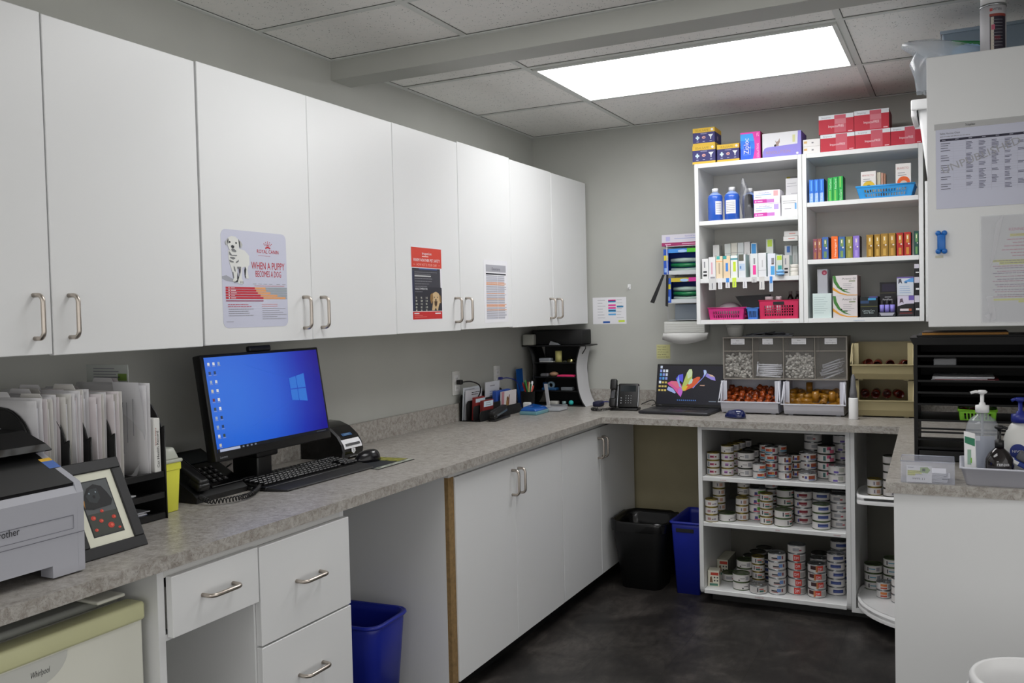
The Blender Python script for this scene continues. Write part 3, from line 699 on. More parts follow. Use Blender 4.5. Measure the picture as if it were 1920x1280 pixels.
b = B(T); b.rbox(-.105, .105, -.092, -.05, .02, .04, M_BLACK, .01, 3); b.rbox(-.11, -.055, -.095, -.047, .004, .03, M_BLACK, .01, 3); b.rbox(.06, .112, -.095, -.047, .004, .03, M_BLACK, .01, 3)
b.box(-.04, .06, -.0475, -.0465, .024, .036, mat('chrome', '#c9ccd0', .15, 1))
b.build('handset', t)
c0 = spline([(.10, -.09, .02), (.16, -.10, .012), (.20, -.04, .012), (.19, .04, .012), (.11, .16, .013), (.06, .17, .013), (.03, .13, .013)], 6)
B().tube(helix(c0, .0065, 46, 8), .0019, M_BLACK, 5).build('coiled_cord', t)

# ------------------------------------------------------------------ computer, keyboard, mouse, label printer
t = thing('computer_monitor', 'black all-in-one computer with a glowing blue desktop picture', 'computer', (.17, -2.655, CT))
Tm = Matrix.Translation((.13, 0, .116)) @ Matrix.Rotation(-.157, 4, 'Y')
def emis(name, build, strength):
    m, nt, b_ = new(name); b_.inputs['Base Color'].default_value = (.005, .005, .006, 1); b_.inputs['Roughness'].default_value = .15
    col = build(nt); nt.links.new(col, b_.inputs['Emission Color']); b_.inputs['Emission Strength'].default_value = strength; return m
def blue(nt):
    tc = N(nt, 'ShaderNodeTexCoord'); mp = N(nt, 'ShaderNodeMapping'); mp.inputs['Location'].default_value = (0, .42, -.58); mp.inputs['Scale'].default_value = (1, 2.2, 2.0)
    nt.links.new(tc.outputs['Object'], mp.inputs['Vector'])
    g1 = N(nt, 'ShaderNodeTexGradient'); g1.gradient_type = 'SPHERICAL'; nt.links.new(mp.outputs['Vector'], g1.inputs['Vector'])
    return ramp(nt, g1.outputs['Fac'], [(0, '#16128a'), (.2, '#1a2ea8'), (.5, '#1f58cc'), (.85, '#2468d4')])
M_SCR = emis('glowing desktop picture', blue, .95)
def glow(h, s=1):
    m = mat('screen %s %g' % (h, s), h, .25, emit=s*.85)
    m.node_tree.nodes['Principled BSDF'].inputs['Base Color'].default_value = (.004, .004, .005, 1); return m
b = B(Tm); b.rbox(-.035, .0, -.276, .276, 0, .325, M_BLACK, .004, 2); b.build('housing', t)
b = B(Tm)
SW, SH0, SH1 = .265, .026, .316
b.add([(.0006, -SW, SH0), (.0006, SW, SH0), (.0006, SW, SH1), (.0006, -SW, SH1)], [(0, 1, 2, 3)], M_SCR)
d = D(b, (.0006, 0, 0), (0, 1, 0), (0, 0, 1))
d.rect(-SW, SH0, SW, SH0+.011, glow('#0b0f18', .8), 1); d.rect(-.255, SH0+.0015, -.17, SH0+.0095, glow('#b9c2dd', .9), 2)
for i in range(4): d.rect(-.16+i*.018, SH0+.003, -.152+i*.018, SH0+.008, glow('#7f8a9c', .8), 2)
d.rect(.2, SH0+.004, .25, SH0+.0065, glow('#4a5060', .8), 2)
cols = ['#d8dce4', '#9fb2cc', '#3a4a40', '#e4e8ee', '#27406a', '#2b3038', '#d4ccb4', '#6a2f3c', '#e8ecf4', '#4a8a5c']
R = random.Random(4)
for c, n in ((0, 10), (1, 9), (2, 1)):
    for r in range(n):
        x = -.254+c*.021; z = .3-r*.0275
        d.rect(x, z-.009, x+.009, z, glow(cols[R.randrange(10)], .9), 2); d.rect(x-.002, z-.0125, x+.011, z-.011, glow('#aab8d8', .7), 2)
def fp(k, x0, x1): pass
W0 = [(.095, .2335), (.17, .2475), (.172, .1785), (.095, .176)]
for x0, x1, top0, top1, bot0, bot1 in ((.1, .1345, .226, .231, .190, .190), (.1365, .178, .2315, .238, .190, .190), (.1, .1345, .187, .187, .152, .148), (.1365, .178, .187, .187, .148, .142)):
    d.poly([(x0, bot0), (x1, bot1), (x1, top1), (x0, top0)], glow('#2f78dc', .95), 3)
d.poly([(.1, .226), (-.10, .285), (-.10, .2845), (.1, .2252)], glow('#2a66d2', .9), 2); d.poly([(.1, .150), (-.10, .088), (-.10, .0885), (.1, .1508)], glow('#2a66d2', .9), 2)
d.poly([(.1, .165), (.1, .215), (-.1, .25), (-.1, .12)], glow('#2369d6', .95), 1) if False else None
d.text('Lenovo', -.258, .008, .0075, ink('#8a8c90'), 1)
b.build('screen', t)
b = B(Tm); b.rbox(-.02, -.002, -.06, .04, .3255, .344, M_BLACK, .004, 2); b.build('webcam', t)
b = B(); b.rbox(-.06, .12, -.12, .12, 0, .012, M_BLACK, .005, 2); b.rbox(-.04, .07, -.035, .035, .012, .1, M_BLACK, .006, 2); b.rbox(.03, .1, -.05, .05, .09, .25, M_BLACK, .006, 2, Matrix.Translation((-.015, 0, 0)))
b.build('stand', t)

t = thing('keyboard', 'black keyboard with a wrist rest in front of the blue screen', 'keyboard', (.305, -2.52, CT), -.02)
b = B(); b.rbox(0, 0, 0, 0, 0, 0, M_BLACK, .004, 2, None, [(-.10, -.245, .001), (.045, -.25, .001), (-.10, .245, .001), (.045, .25, .001), (-.10, -.245, .024), (.045, -.25, .014), (-.10, .245, .024), (.045, .25, .014)])
b.build('body', t)
b = B(); b.rbox(0, 0, 0, 0, 0, 0, mat('wrist rest', '#19191b', .6, bump=.2), .004, 2, None, [(.0455, -.25, .001), (.112, -.225, .001), (.0455, .25, .001), (.112, .225, .001), (.0455, -.25, .014), (.108, -.225, .007), (.0455, .25, .014), (.108, .225, .007)])
b.build('wrist_rest', t)
b = B(Matrix.Translation((-.025, 0, .0195)) @ Matrix.Rotation(.069, 4, 'Y'))
M_KEY = mat('black keycaps', '#121214', .35)
R = random.Random(2)
for r in range(6):
    y = -.238
    while y < .225:
        w = .0165 if R.random() < .9 else .034; x = -.065+r*.0205
        if not (.075 < y < .083 or .145 < y < .15):
            b.rbox(x, x+.016, y, min(y+w, .238), 0, .008, M_KEY, .002, 1)
            if w < .02 and R.random() < .35: b.add([(x+.004, y+.005, .0083), (x+.009, y+.005, .0083), (x+.009, y+.009, .0083), (x+.004, y+.009, .0083)], [(0, 1, 2, 3)], ink('#77797d'))
        y += w+.0028
b.build('keys', t, )

b = B(); b.rbox(-.10, .12, -.12, .11, 0, .002, mat('black mat rubber', '#141414', .7), .0008, 1)
d = D(b, (0, 0, .002), (1, 0, 0), (0, 1, 0)); d = D(b, (0, 0, .002), (0, 1, 0), (-1, 0, 0))
d.rect(-.118, -.118, .108, .098, ink('#20242a'), 1); d.rect(-.118, -.118, .108, -.095, ink('#a3a79a'), 2); d.rect(.04, -.09, .108, .098, ink('#8b8a3c'), 2)
R = random.Random(8)
for i in range(30): d.disc(.045+R.random()*.058, -.085+R.random()*.18, .006, ink(['#5f6a2c', '#b1ad52', '#3c4524'][i % 3]), 3, 6)
for i in range(8): d.disc(-.1+i*.026, -.106, .006, ink(['#4a4a40', '#d0d4c8', '#70806a'][i % 3]), 3, 6)
plain('mouse_pad', b, 'green and black printed mouse pad under the black mouse', 'mouse pad', (.335, -2.195, CT+.0003), .0)

def mouse(name, label, loc, rz, m, cable=False):
    t = thing(name, label, 'mouse', loc, rz)
    b = B(); vs = []; n, k = 20, 8
    for j in range(k+1):
        ph = PI/2*j/k
        for i in range(n):
            a = 2*PI*i/n; r = math.cos(ph)**.6
            vs.append((.055*r*math.cos(a), .031*r*math.sin(a)*(1-.12*math.cos(a)), .002+.04*math.sin(ph)*(1-.25*math.cos(a)*math.cos(ph))))
    b.add(vs, [(j*n+i, j*n+(i+1) % n, (j+1)*n+(i+1) % n, (j+1)*n+i) for j in range(k) for i in range(n)]+[tuple(range(n))[::-1]], m, True)
    b.build('shell', t)
    B(Matrix.Translation((.03, 0, .029)) @ Matrix.Rotation(PI/2, 4, 'X')).lathe([(.007, -.003), (.007, .003)], M_BLACK, 12).build('scroll_wheel', t)
    return t
mouse('computer_mouse', 'black mouse on the green mouse pad right of the keyboard', (.315, -2.19, CT+.0028), -1.9, mat('dark glossy mouse', '#131216', .2))

# label printer with rounded front
t = thing('label_printer', 'glossy black label printer with a white slot behind the keyboard', 'label printer', (.115, -2.15, CT))
prof = [(-.09, 0), (.085, 0), (.10, .012), (.106, .035), (.10, .06), (.08, .09), (.045, .118), (0, .135), (-.05, .138), (-.09, .12)]
b = B(); b.prism(prof, M_GLOSSB, 'y', -.065, .065, True); b.build('body', t)
b = B(); vs = []
for y in (-.0655, -.048): vs += [(x*1.004, y, z*1.004) for x, z in prof[2:9]]
b.add(vs, [(i, i+1, 8+i, 7+i) for i in range(6)], mat('grey side trim', '#3b3b3e', .35)); b.build('side_trim', t)
b = B(); vs = []; seg = [(.1085, .044), (.1065, .052), (.1035, .06), (.097, .069), (.0905, .0775)]
for y in (-.055, .055): vs += [(x, y, z) for x, z in seg]
b.add(vs, [(i, i+1, 6+i, 5+i) for i in range(4)], M_PAPER)
b.add([(.108, -.045, .0545), (.108, .045, .0545), (.1035, .045, .063), (.1035, -.045, .063)], [(0, 1, 2, 3)], ink('#3f3f42'))
d = D(b, (.107, .0, .036), (0, 1, 0), (-.1, 0, 1), .0012); d.poly([(-.012, .006), (.012, .006), (.012, -.006), (0, -.014), (-.012, -.006)], M_PAPER, 1); d.text('5', 0, -.007, .011, INK, 2, al='c')
d = D(b, (.109, .0, .012), (0, 1, 0), (-.1, 0, 1), .0008); d.text('LabelWriter', 0, .0, .005, ink('#a5a5aa'), 1, w=.05, al='c')
b.build('label_slot', t, label='white label slot')
b = B(); d = D(b, (.082, 0, .0885), (0, 1, 0), (-.62, 0, .5), .001); d.rect(-.03, 0, .03, .014, ink('#1c4f80'), 1); d.text('DYMO', 0, .003, .008, ink('#8fb6d8'), 2, al='c'); b.build('badge', t)
b = B(); vs = []
B().tube(spline([(.0, -2.5, CT+.006), (.05, -2.72, CT+.006), (.11, -2.8, CT+.006), (.16, -2.77, CT+.006), (.13, -2.68, CT+.02), (.10, -2.64, CT+.1)][1:], 6), .003, M_BLACK, 6)
cb = B(); cb.tube(spline([(.06, -2.62, CT+.05), (.05, -2.72, CT+.005), (.12, -2.775, CT+.005), (.20, -2.755, CT+.005), (.15, -2.70, CT+.005), (.07, -2.69, CT+.02)], 7), .0028, M_BLACK, 6)
cb.tube(spline([(.05, -2.60, CT+.06), (.10, -2.76, CT+.07), (.17, -2.74, CT+.03), (.13, -2.66, CT+.004), (.05, -2.6, CT+.004)], 7), .0022, ink('#5d5d60'), 6)
plain('power_cable', cb, 'black and grey cables looping behind the computer stand', 'cable')
# ------------------------------------------------------------------ outlets and plugs on the left wall
def outlet(y, z, label):
    t = thing('wall_outlet', label, 'outlet', (.0004, y, z))
    B().rbox(0, .006, -.037, .037, -.06, .06, mat('outlet plate', '#d9d9d6', .4), .002, 2).build('cover_plate', t)
    b = B(); 
    for s in (-.024, .024): b.rbox(.0055, .0085, -.017, .017, s-.016, s+.016, M_WHITE, .004, 2); b.box(.0086, .0088, -.007, -.005, s-.006, s+.004, INK); b.box(.0086, .0088, .005, .007, s-.006, s+.004, INK)
    b.build('receptacle', t); return t
outlet(-.985, 1.10, 'white wall outlet with a black plug above the grey backsplash')
outlet(-.535, 1.10, 'white wall jack plate with a blue cable near the corner organizer')
t = thing('extension_cord', 'black power cord plugged into the left wall outlet', 'cord', (.012, -.985, 1.105))
B().rbox(0, .028, -.012, .012, -.012, .012, M_BLACK, .004, 2).build('plug', t)
B().tube(spline([(.028, 0, 0), (.06, .03, .002), (.075, .09, -.02), (.07, .11, -.06), (.045, .1, -.11), (.02, .09, -.16)], 6), .0035, M_BLACK, 7).build('cable', t)
t = thing('network_cable', 'blue network cable hanging from the wall jack near the corner', 'cable', (.012, -.53, 1.09))
M_BLU = mat('blue cable', '#252e86', .45)
B().rbox(0, .022, -.008, .008, -.007, .007, M_BLU, .002, 1).build('plug', t)
B().tube(spline([(.02, 0, 0), (.045, .03, 0), (.055, .10, -.02), (.05, .16, -.07), (.04, .19, -.13), (.03, .21, -.178)], 6), .003, M_BLU, 7).build('cable', t)

# ------------------------------------------------------------------ small literature sorter below the outlets
t = thing('mail_sorter', 'black mesh letter sorter holding leaflets below the wall outlets', 'letter sorter', (.03, -.78, CT))
b = B(); b.box(.0, .115, -.215, .25, 0, .003, M_MESH); b.build('base', t)
def panel(y0, x0, x1, h, ang=0):
    return None
for i, (x, h) in enumerate(((.0, .13), (.038, .10), (.076, .075), (.112, .05))):
    pts = [(-.215, 0), (.25, 0), (.25, h*.8)]+arc(.25-.02, h-.02, .02, 0, PI/2, 4)+arc(-.215+.02, h-.02, .02, PI/2, PI, 4)
    b = B(); b.prism(pts, M_MESH, 'x', x, x+.0015); b.tube([(x, p[0], p[1]) for p in pts], .0022, M_BLACK, 6, True); b.build('divider', t)
def leaflet(x, y0, w, h, m, label, deco=None, th=.004, lean=.06, name='leaflet', z=.0035, cat='leaflet', grp=None):
    b = B(); b.rbox(0, th, 0, w, 0, h, m, .0006, 1)
    d = D(b, (th, 0, 0), (0, 1, 0), (0, 0, 1)); e = D(b, (0, 0, h), (0, 1, 0), (-1, 0, 0))
    if deco: deco(d, w, h)
    return plain(name, b, label, cat, (x, y0, CT+z), 0, grp, rot=(0, lean, 0))
leaflet(.036, -.99, .18, .165, ink('#c6cbd2'), 'grey-white leaflet at the back left of the mesh letter sorter', lambda d, w, h: d.lines(.01, h-.01, w-.01, 3, .01, .003, GREYINK, 1, 3))
leaflet(.047, -.985, .17, .15, ink('#c9cad0'), 'white leaflet with grey print, second from the back left in the sorter', lambda d, w, h: d.lines(.06, h-.012, w-.01, 2, .01, .004, INK, 1, 2, words=True))
leaflet(.0385, -.76, .16, .175, ink('#d2d3d8'), 'white card with blue lettering standing highest in the letter sorter', lambda d, w, h: (d.lines(.05, h-.02, w-.02, 1, 0, .005, GREYINK, 1, 1), d.lines(.05, h-.05, w-.04, 3, .011, .004, ink('#7a86b8'), 1, 2, words=True)))
leaflet(.064, -.72, .17, .125, ink('#2f56b0'), 'blue booklet leaning in the letter sorter', None, .022)
leaflet(.100, -.70, .175, .12, ink('#dcd6d6'), 'white booklet with a brown dog picture at the sorter front', lambda d, w, h: (d.rect(0, 0, .028, h, ink('#b98088'), 1), d.poly([(.05, .02), (.055, .07), (.07, .09), (.085, .08), (.09, .02)], ink('#a07a4a'), 1), d.poly([(.078, .05), (.083, .10), (.092, .1), (.09, .05)], ink('#7a3a3a'), 2), d.disc(.068, .08, .012, ink('#7d5c36'), 2, 10)), .010)
leaflet(.078, -.965, .10, .115, ink('#8c2a2a'), 'dark red booklet stack with white tops, behind the stapler', lambda d, w, h: d.rect(0, h-.025, w, h-.006, ink('#c9dde8'), 1), .020)
leaflet(.113, -.945, .115, .098, ink('#7c2323'), 'dark red booklet with a blue-white label, just behind the stapler', lambda d, w, h: (d.rect(.01, h-.033, w-.005, h-.004, ink('#cfe0ec'), 1), d.lines(.03, h-.012, w-.01, 2, .01, .003, GREYINK, 2, 3)), .016)
# stapler
t = thing('stapler', 'black stapler lying in front of the mesh letter sorter', 'stapler', (.185, -.87, CT), .12)
b = B(); b.rbox(-.02, .02, -.10, .12, 0, .012, M_BLACK, .004, 2); b.build('base', t)
b = B(Matrix.Translation((0, -.09, .028)) @ Matrix.Rotation(.10, 4, 'X')); b.rbox(-.017, .017, -.015, .175, .0, .024, mat('stapler rubber', '#161618', .5), .009, 3); b.rbox(-.012, .012, -.01, .185, -.012, -.0005, mat('steel', '#a9acb0', .3, 1), .002, 1); b.build('arm', t)
b = B(); b.rbox(-.016, .016, -.10, -.06, .012, .03, M_BLACK, .004, 1); b.build('hinge', t)

# pen cup
t = thing('pen_cup', 'black mesh pen cup beside the corner organizer', 'pen cup', (.125, -.40, CT))
b = B(); b.lathe([(.036, 0), (.036, .003), (.040, .10), (.041, .10), (.0385, .097), (.0345, .004), (0, .004)], M_MESH, 20, caps=False); b.build('cup', t)
R = random.Random(9)
for i, (c, dx, dy, L, r, lab) in enumerate((('#b8231f', -.03, -.045, .155, .0045, 'red pen in the mesh cup leaning left'), ('#43b04a', -.012, -.038, .165, .0042, 'light green pen in the mesh cup'), ('#1d3b24', -.02, -.052, .16, .0045, 'dark green pen farthest left in the mesh cup'), ('#8c2a20', .0, .005, .15, .0045, 'dark red pen upright in the mesh cup'), ('#c9b884', .006, .016, .15, .004, 'gold pen upright in the mesh cup'), ('#1e5a2e', .01, .028, .14, .0045, 'green pen leaning right in the mesh cup'), ('#e4e6ea', .02, .075, .165, .0075, 'thick white marker leaning right in the mesh cup'), ('#c7503c', .028, .062, .14, .006, 'orange-red marker leaning right under the white one'), ('#202226', -.02, .05, .175, .004, 'thin black pen leaning right in the mesh cup'))):
    a = Vector((dx, dy, L)).normalized(); b = B(); s = Vector((-dx*.35, -dy*.35, .0)); p = [s, s+a*L*.3, s+a*(L-.01), s+a*L]
    b.tube(p, [r*.8, r, r, r*.6], ink(c), 8); plain('pen', b, lab, 'pen', (.125+.003*(i % 3), -.40+.003*(i % 2), CT+.0045), 0, 'pens in the mesh cup')
# blue sticky note dispenser
t = thing('tape_dispenser', 'translucent blue desk dispenser in front of the pen cup', 'dispenser', (.25, -.585, CT), .0)
M_TB = mat('translucent blue plastic', '#1c5bb0', .15, alpha=.88, coat=.3); M_TT = mat('clear teal plastic', '#7fb8c4', .12, alpha=.6)
B().rbox(-.05, .05, -.08, .08, 0, .02, M_TT, .004, 2).build('tray', t); B().rbox(0, 0, 0, 0, 0, 0, M_TB, .005, 2, None, [(-.05, -.08, .0203), (.05, -.08, .0203), (-.05, .08, .0203), (.05, .08, .0203), (-.03, -.07, .042), (.035, -.075, .036), (-.03, .05, .05), (.035, .065, .036)]).build('lid', t)
b = B(); b.rbox(-.02, .02, -.013, .013, 0, .05, M_WHITE, .003, 1); plain('note_block', b, 'small white block standing between pen cup and blue dispenser', 'note block', (.168, -.50, CT))
b = B(); b.rbox(-.05, .05, -.06, .06, 0, .03, mat('clear acrylic', '#c9cdd2', .08, alpha=.3), .003, 1); b.rbox(-.045, .045, -.055, .055, .004, .012, ink('#b8bbc0'), .001, 1)
plain('acrylic_box', b, 'clear acrylic note box between blue dispenser and corner organizer', 'box', (.30, -.42, CT))
b = B(); b.rbox(-.002, .002, -.05, .05, 0, .22, M_TB, .001, 1); plain('clear_folder', b, 'blue translucent folder leaning on the wall left of the corner organizer', 'folder', (.035, -.30, CT), 0, rot=(0, -.04, .1))
b = B(); b.rbox(-.0012, .0012, -.012, .014, 0, .135, M_PAPER, .0005, 1); plain('note_pad', b, 'white notepad leaning against the front of the corner organizer', 'notepad', (.19, -.262, CT), 1.2, rot=(0, -.16, 1.25))

# ------------------------------------------------------------------ corner organizer
t = thing('desk_organizer', 'black mesh hourglass-shaped desk organizer in the back left corner', 'organizer', (.205, -.12, CT))
YF, YB = -.085, .085
wav = [(.182, 0), (.16, .035), (.142, .09), (.134, .15), (.13, .21), (.134, .26), (.148, .315), (.158, .342)]
def wpan(s):
    n = len(wav); vs = []
    W = spline([(x, 0, z) for x, z in wav], 4)
    for q in (0, .004):
        for y in (YF, YB):
            vs += [(s*(p.x+q), y, p.z) for p in W]
    return W, vs
for s in (-1, 1):
    W, vs = wpan(s); n = len(W)
    b = B(); fs = []
    for i in range(n-1): fs += [(i, i+1, n+i+1, n+i), (2*n+i, 3*n+i, 3*n+i+1, 2*n+i+1), (i, 2*n+i, 2*n+i+1, i+1), (n+i, n+i+1, 3*n+i+1, 3*n+i)]
    b.add(vs, fs, M_BLACK, True); b.tube([(s*(p.x+.002), YF, p.z) for p in W], .004, M_BLACK, 6)
    if s == 1:
        b.add([(p.x+.0046, YF+.004, p.z) for p in W]+[(p.x+.0046, YB-.002, p.z) for p in W], [(i, i+1, n+i+1, n+i) for i in range(n-1)], ink('#c9c9cc'), True)
    b.build('side_panel', t)
def half(z): 
    for (x0, z0), (x1, z1) in zip(wav, wav[1:]):
        if z0 <= z <= z1: return x0+(x1-x0)*(z-z0)/(z1-z0)
    return wav[-1][0]
for z in (.003, .085, .165, .247):
    w = half(z)-.004; b = B(); b.box(-w, w, YF+.002, YB, z-.0015, z+.0015, M_MESH); b.box(-w, w, YF, YF+.003, z-.003, z+.005, M_BLACK); b.build('shelf', t)
b = B(); b.rbox(-.20, .20, YF-.012, YB+.005, .342, .35, M_BLACK, .002, 1); b.tube([(.20, YF-.012, .346), (.198, YF-.012, .33), (.178, YF-.012, .30)], .003, M_BLACK, 6); b.build('top_board', t)
B().box(-.135, .135, YB+.0005, YB+.0025, .005, .34, M_MESH).build('back_panel', t)
b = B(); b.box(-.003, .003, YF+.01, YB, .0, .0, M_MESH)
ox, oy = .205, -.12
def on(name, b, label, cat, x, y, z, rz=0, rot=None, group=None): return plain(name, b, label, cat, (ox+x, oy+y, CT+z), rz, group, rot)
b = B(); b.rbox(-.15, .165, -.06, .08, 0, .085, mat('black fabric box', '#0c0c0d', .7), .006, 2); on('storage_box', b, 'large black box on top of the corner organizer', 'box', 0, 0, .3505)
b = B(); b.rbox(-.034, .034, -.025, .025, 0, .062, ink('#a9aaa0'), .006, 2); plain('tissue_cube', b, 'small pale grey cube on the left end of the organizer top', 'cube', (.055, -.225+.03, CT+.3505), .1) if False else on('tissue_cube', b, 'small pale grey cube on the left end of the organizer top', 'cube', -.155, -.085, .3505, .1)
b = B(); b.prism([(-.03, 0), (.035, 0), (.02, .01), (-.02, .022)], ink('#9da0a6'), 'y', -.01, .01); on('clip', b, 'grey metal clip on the organizer top before the black box', 'clip', -.0, -.08, .3505)
b = B(); b.rbox(-.045, .04, -.03, .03, 0, .008, M_WHITE, .002, 1); b.rbox(-.05, .02, -.025, .025, .0085, .025, ink('#aab0b8'), .003, 1); on('stapler_box', b, 'white and grey flat box on the top shelf of the corner organizer', 'box', -.055, -.045, .2492)
b = B(); b.lathe([(.0195, 0), (.0195, .066), (.012, .066), (.012, .06)], ink('#c9c27a'), 20); on('tape_roll', b, 'pale yellow cylinder on the top shelf of the corner organizer', 'roll', .012, -.05, .2492)
b = B(); b.lathe([(.024, 0), (.024, .003), (.02, .018), (.01, .026), (.004, .028), (.004, .034), (0, .036)], mat('old brass', '#8f8a62', .25, 1), 18); on('desk_bell', b, 'small brass desk bell at the right of the top organizer shelf', 'bell', .085, -.04, .2492)
b = B(); b.tube([(.02*math.cos(i*.9), .02*math.sin(i*.7), .006+.004*math.sin(i)) for i in range(12)], .0018, mat('steel wire', '#b6b8bc', .25, 1), 5); on('keys_bunch', b, 'tangle of steel clips between yellow cylinder and brass bell', 'clips', .048, -.05, .2492)
b = B(); b.rbox(-.024, .024, -.03, .03, 0, .018, ink('#6e6e72'), .004, 1); on('eraser', b, 'grey box on the middle organizer shelf, left of the tan pouch', 'box', -.072, -.045, .1672)
b = B(); b.ball((0, 0, .014), .014, ink('#b28a6c'), 14, 8, (2, 1.6, 1)); on('pouch', b, 'tan crumpled pouch on the middle organizer shelf', 'pouch', -.022, -.045, .1672)
b = B(); b.prism([(-.055, 0), (.05, 0), (.058, .005), (.045, .012), (-.045, .012)], ink('#e0326c'), 'y', -.03, .03); on('pink_case', b, 'bright pink flat case on the middle organizer shelf', 'case', .065, -.055, .1672)
t2 = thing('tape_dispenser', 'dark blue tape dispenser on the lower organizer shelf', 'dispenser', (ox-.045, oy-.045, CT+.0872))
b = B(); b.rbox(-.045, .045, -.03, .03, 0, .016, ink('#164a78'), .004, 2); b.rbox(-.045, -.02, -.012, .012, .012, .045, ink('#164a78'), .004, 2); b.build('base', t2)
B(Matrix.Translation((.004, 0, .03)) @ Matrix.Rotation(PI/2, 4, 'X')).lathe([(.021, -.009), (.021, .009), (.012, .009), (.012, -.009), (.021, -.009)], ink('#7f98a8'), 20, caps=False).build('tape_roll', t2)
b = B(); b.rbox(-.035, .035, -.02, .02, 0, .02, mat('clear box plastic', '#9aa0a6', .1, alpha=.5), .003, 1); on('clear_box', b, 'small clear box at the right of the lower organizer shelf', 'box', .06, -.04, .0872)
b = B(); b.rbox(-.028, .028, -.02, .02, 0, .022, ink('#b9b9b2'), .006, 2); on('putty_roll', b, 'off-white roll on the bottom organizer shelf', 'roll', -.02, -.055, .0047)
b = B(); b.lathe([(.0, 0), (.012, 0), (.012, .022), (.0, .022)], mat('glass vial', '#a8c4c4', .08, alpha=.5), 14); on('glass_jar', b, 'small glass jar beside the teal ball', 'jar', .045, -.06, .0047)
b = B(); b.ball((0, 0, .0145), .0145, ink('#2fb3ae'), 18, 12); on('teal_ball', b, 'small teal ball on the bottom organizer shelf', 'ball', .09, -.065, .0047)

# ------------------------------------------------------------------ right-hand desk phone and laptop
t = thing('desk_phone', 'black and silver desk phone standing left of the laptop', 'phone', (.655, -.31, CT), .1)
b = B(); b.rbox(-.07, .085, -.035, .05, 0, .014, M_BLACK, .005, 2); b.rbox(.0, .06, .0, .05, .01, .09, M_BLACK, .004, 1); b.build('stand', t)
Tp = Matrix.Translation((0, -.025, .016)) @ Matrix.Rotation(-.33, 4, 'X')
b = B(Tp); b.rbox(-.028, .085, -.006, .014, .0, .135, M_BLACK, .008, 3); b.box(-.0298, -.0265, -.008, .012, .006, .118, mat('silver trim', '#b9bcc0', .3, .9)); b.box(.0835, .0868, -.008, .012, .006, .118, MATS['silver trim'])
d = D(b, (.028, -.0064, 0), (1, 0, 0), (0, 0, 1)); d.rect(-.042, .088, .042, .122, mat('phone screen', '#1c2226', .1), 1)
for i in range(4):
    for j in range(3): d.rect(-.014+j*.014, .022+i*.013, -.006+j*.014, .029+i*.013, ink('#1c1c1e'), 1); d.rect(-.012+j*.014, .0245+i*.013, -.009+j*.014, .027+i*.013, ink('#cfd0d2'), 2)
for i in range(3): d.rect(-.04, .022+i*.014, -.033, .027+i*.014, ink('#9a9ca0'), 2)
b.build('body', t)
b = B(Tp @ Matrix.Translation((-.052, -.004, .01))); b.rbox(-.021, .021, .006, .018, -.008, .12, M_BLACK, .006, 2); b.rbox(-.019, .019, -.022, .006, .085, .145, M_BLACK, .009, 3); b.rbox(-.015, .015, -.016, .0, .03, .09, M_BLACK, .007, 2); b.rbox(-.019, .019, -.022, .006, -.01, .04, M_BLACK, .009, 3)
b.box(-.009, .009, -.0165, -.0162, .03, .075, mat('handset sheen', '#4b4c50', .25, .4)); b.build('handset', t)
B().tube(helix(spline([(-.06, -.04, .012), (-.11, -.075, .008), (-.155, -.06, .009), (-.165, -.03, .009), (-.14, -.02, .009)], 5), .006, 26, 8), .0018, M_BLACK, 5).build('coiled_cord', t)
cb = B(); cb.tube(spline([(.74, -.262, CT+.03), (.775, -.18, CT+.045), (.775, -.12, CT+.02), (.74, -.08, CT+.004)], 6), .0025, M_BLACK, 6); plain('phone_cable', cb, 'black cable curving between the right desk phone and the laptop', 'cable')
cb = B(); cb.tube(spline([(.56, -.22, CT+.03), (.50, -.18, CT+.03), (.46, -.15, CT+.012), (.44, -.10, CT+.012)], 6), .003, M_BLU, 6); cb.rbox(.43, .475, -.20, -.12, CT+.001, CT+.03, ink('#1a1c3c'), .008, 2)
plain('network_cable', cb, 'blue cable and dark adapter between corner organizer and right desk phone', 'cable')

t = thing('laptop', 'open grey laptop with a colourful abstract flower on its dark screen', 'laptop', (.975, -.345, CT), -.045)
M_GM = mat('graphite aluminium', '#3a3a3e', .4, .5)
b = B(); b.rbox(-.186, .186, -.115, .118, .002, .017, M_GM, .005, 2); b.box(-.15, .15, -.11, .1, 0, .0025, M_BLACK); b.build('base', t)
b = B(); 
for r in range(5):
    for c in range(15): b.rbox(-.15+c*.0195, -.134+c*.0195, .0+r*.0185, .016+r*.0185, .017, .0182, mat('laptop keys', '#1c1c1f', .5), .0005, 1)
b.box(-.05, .05, -.095, -.02, .017, .0174, mat('touchpad', '#47474b', .3, .4)); b.build('keyboard', t)
Ts = Matrix.Translation((.012, .112, .016)) @ Matrix.Rotation(-.2, 4, 'X')
b = B(Ts); b.rbox(-.186, .186, 0, .006, 0, .232, M_GM, .003, 1); b.box(-.183, .183, -.0008, 0, .003, .229, M_BLACK); b.build('lid', t)
b = B(Ts); d = D(b, (0, -.001, 0), (1, 0, 0), (0, 0, 1))
SC_ = lambda X, Y: ((X-895)/1190*.36, .229-(Y-215)/735*.222)
d.rect(-.178, .016, .178, .222, glow('#15161f', 1), 1)
def sp(pts, h, l=2, s=.9): d.poly([SC_(*p) for p in pts], glow(h, s), l)
sp([(640, 470), (690, 400), (770, 380), (775, 450), (770, 540), (720, 500), (700, 560)], '#5a5ae0'); sp([(690, 400), (700, 470), (720, 560), (760, 640), (700, 600), (665, 500)], '#8fb4ec', 3)
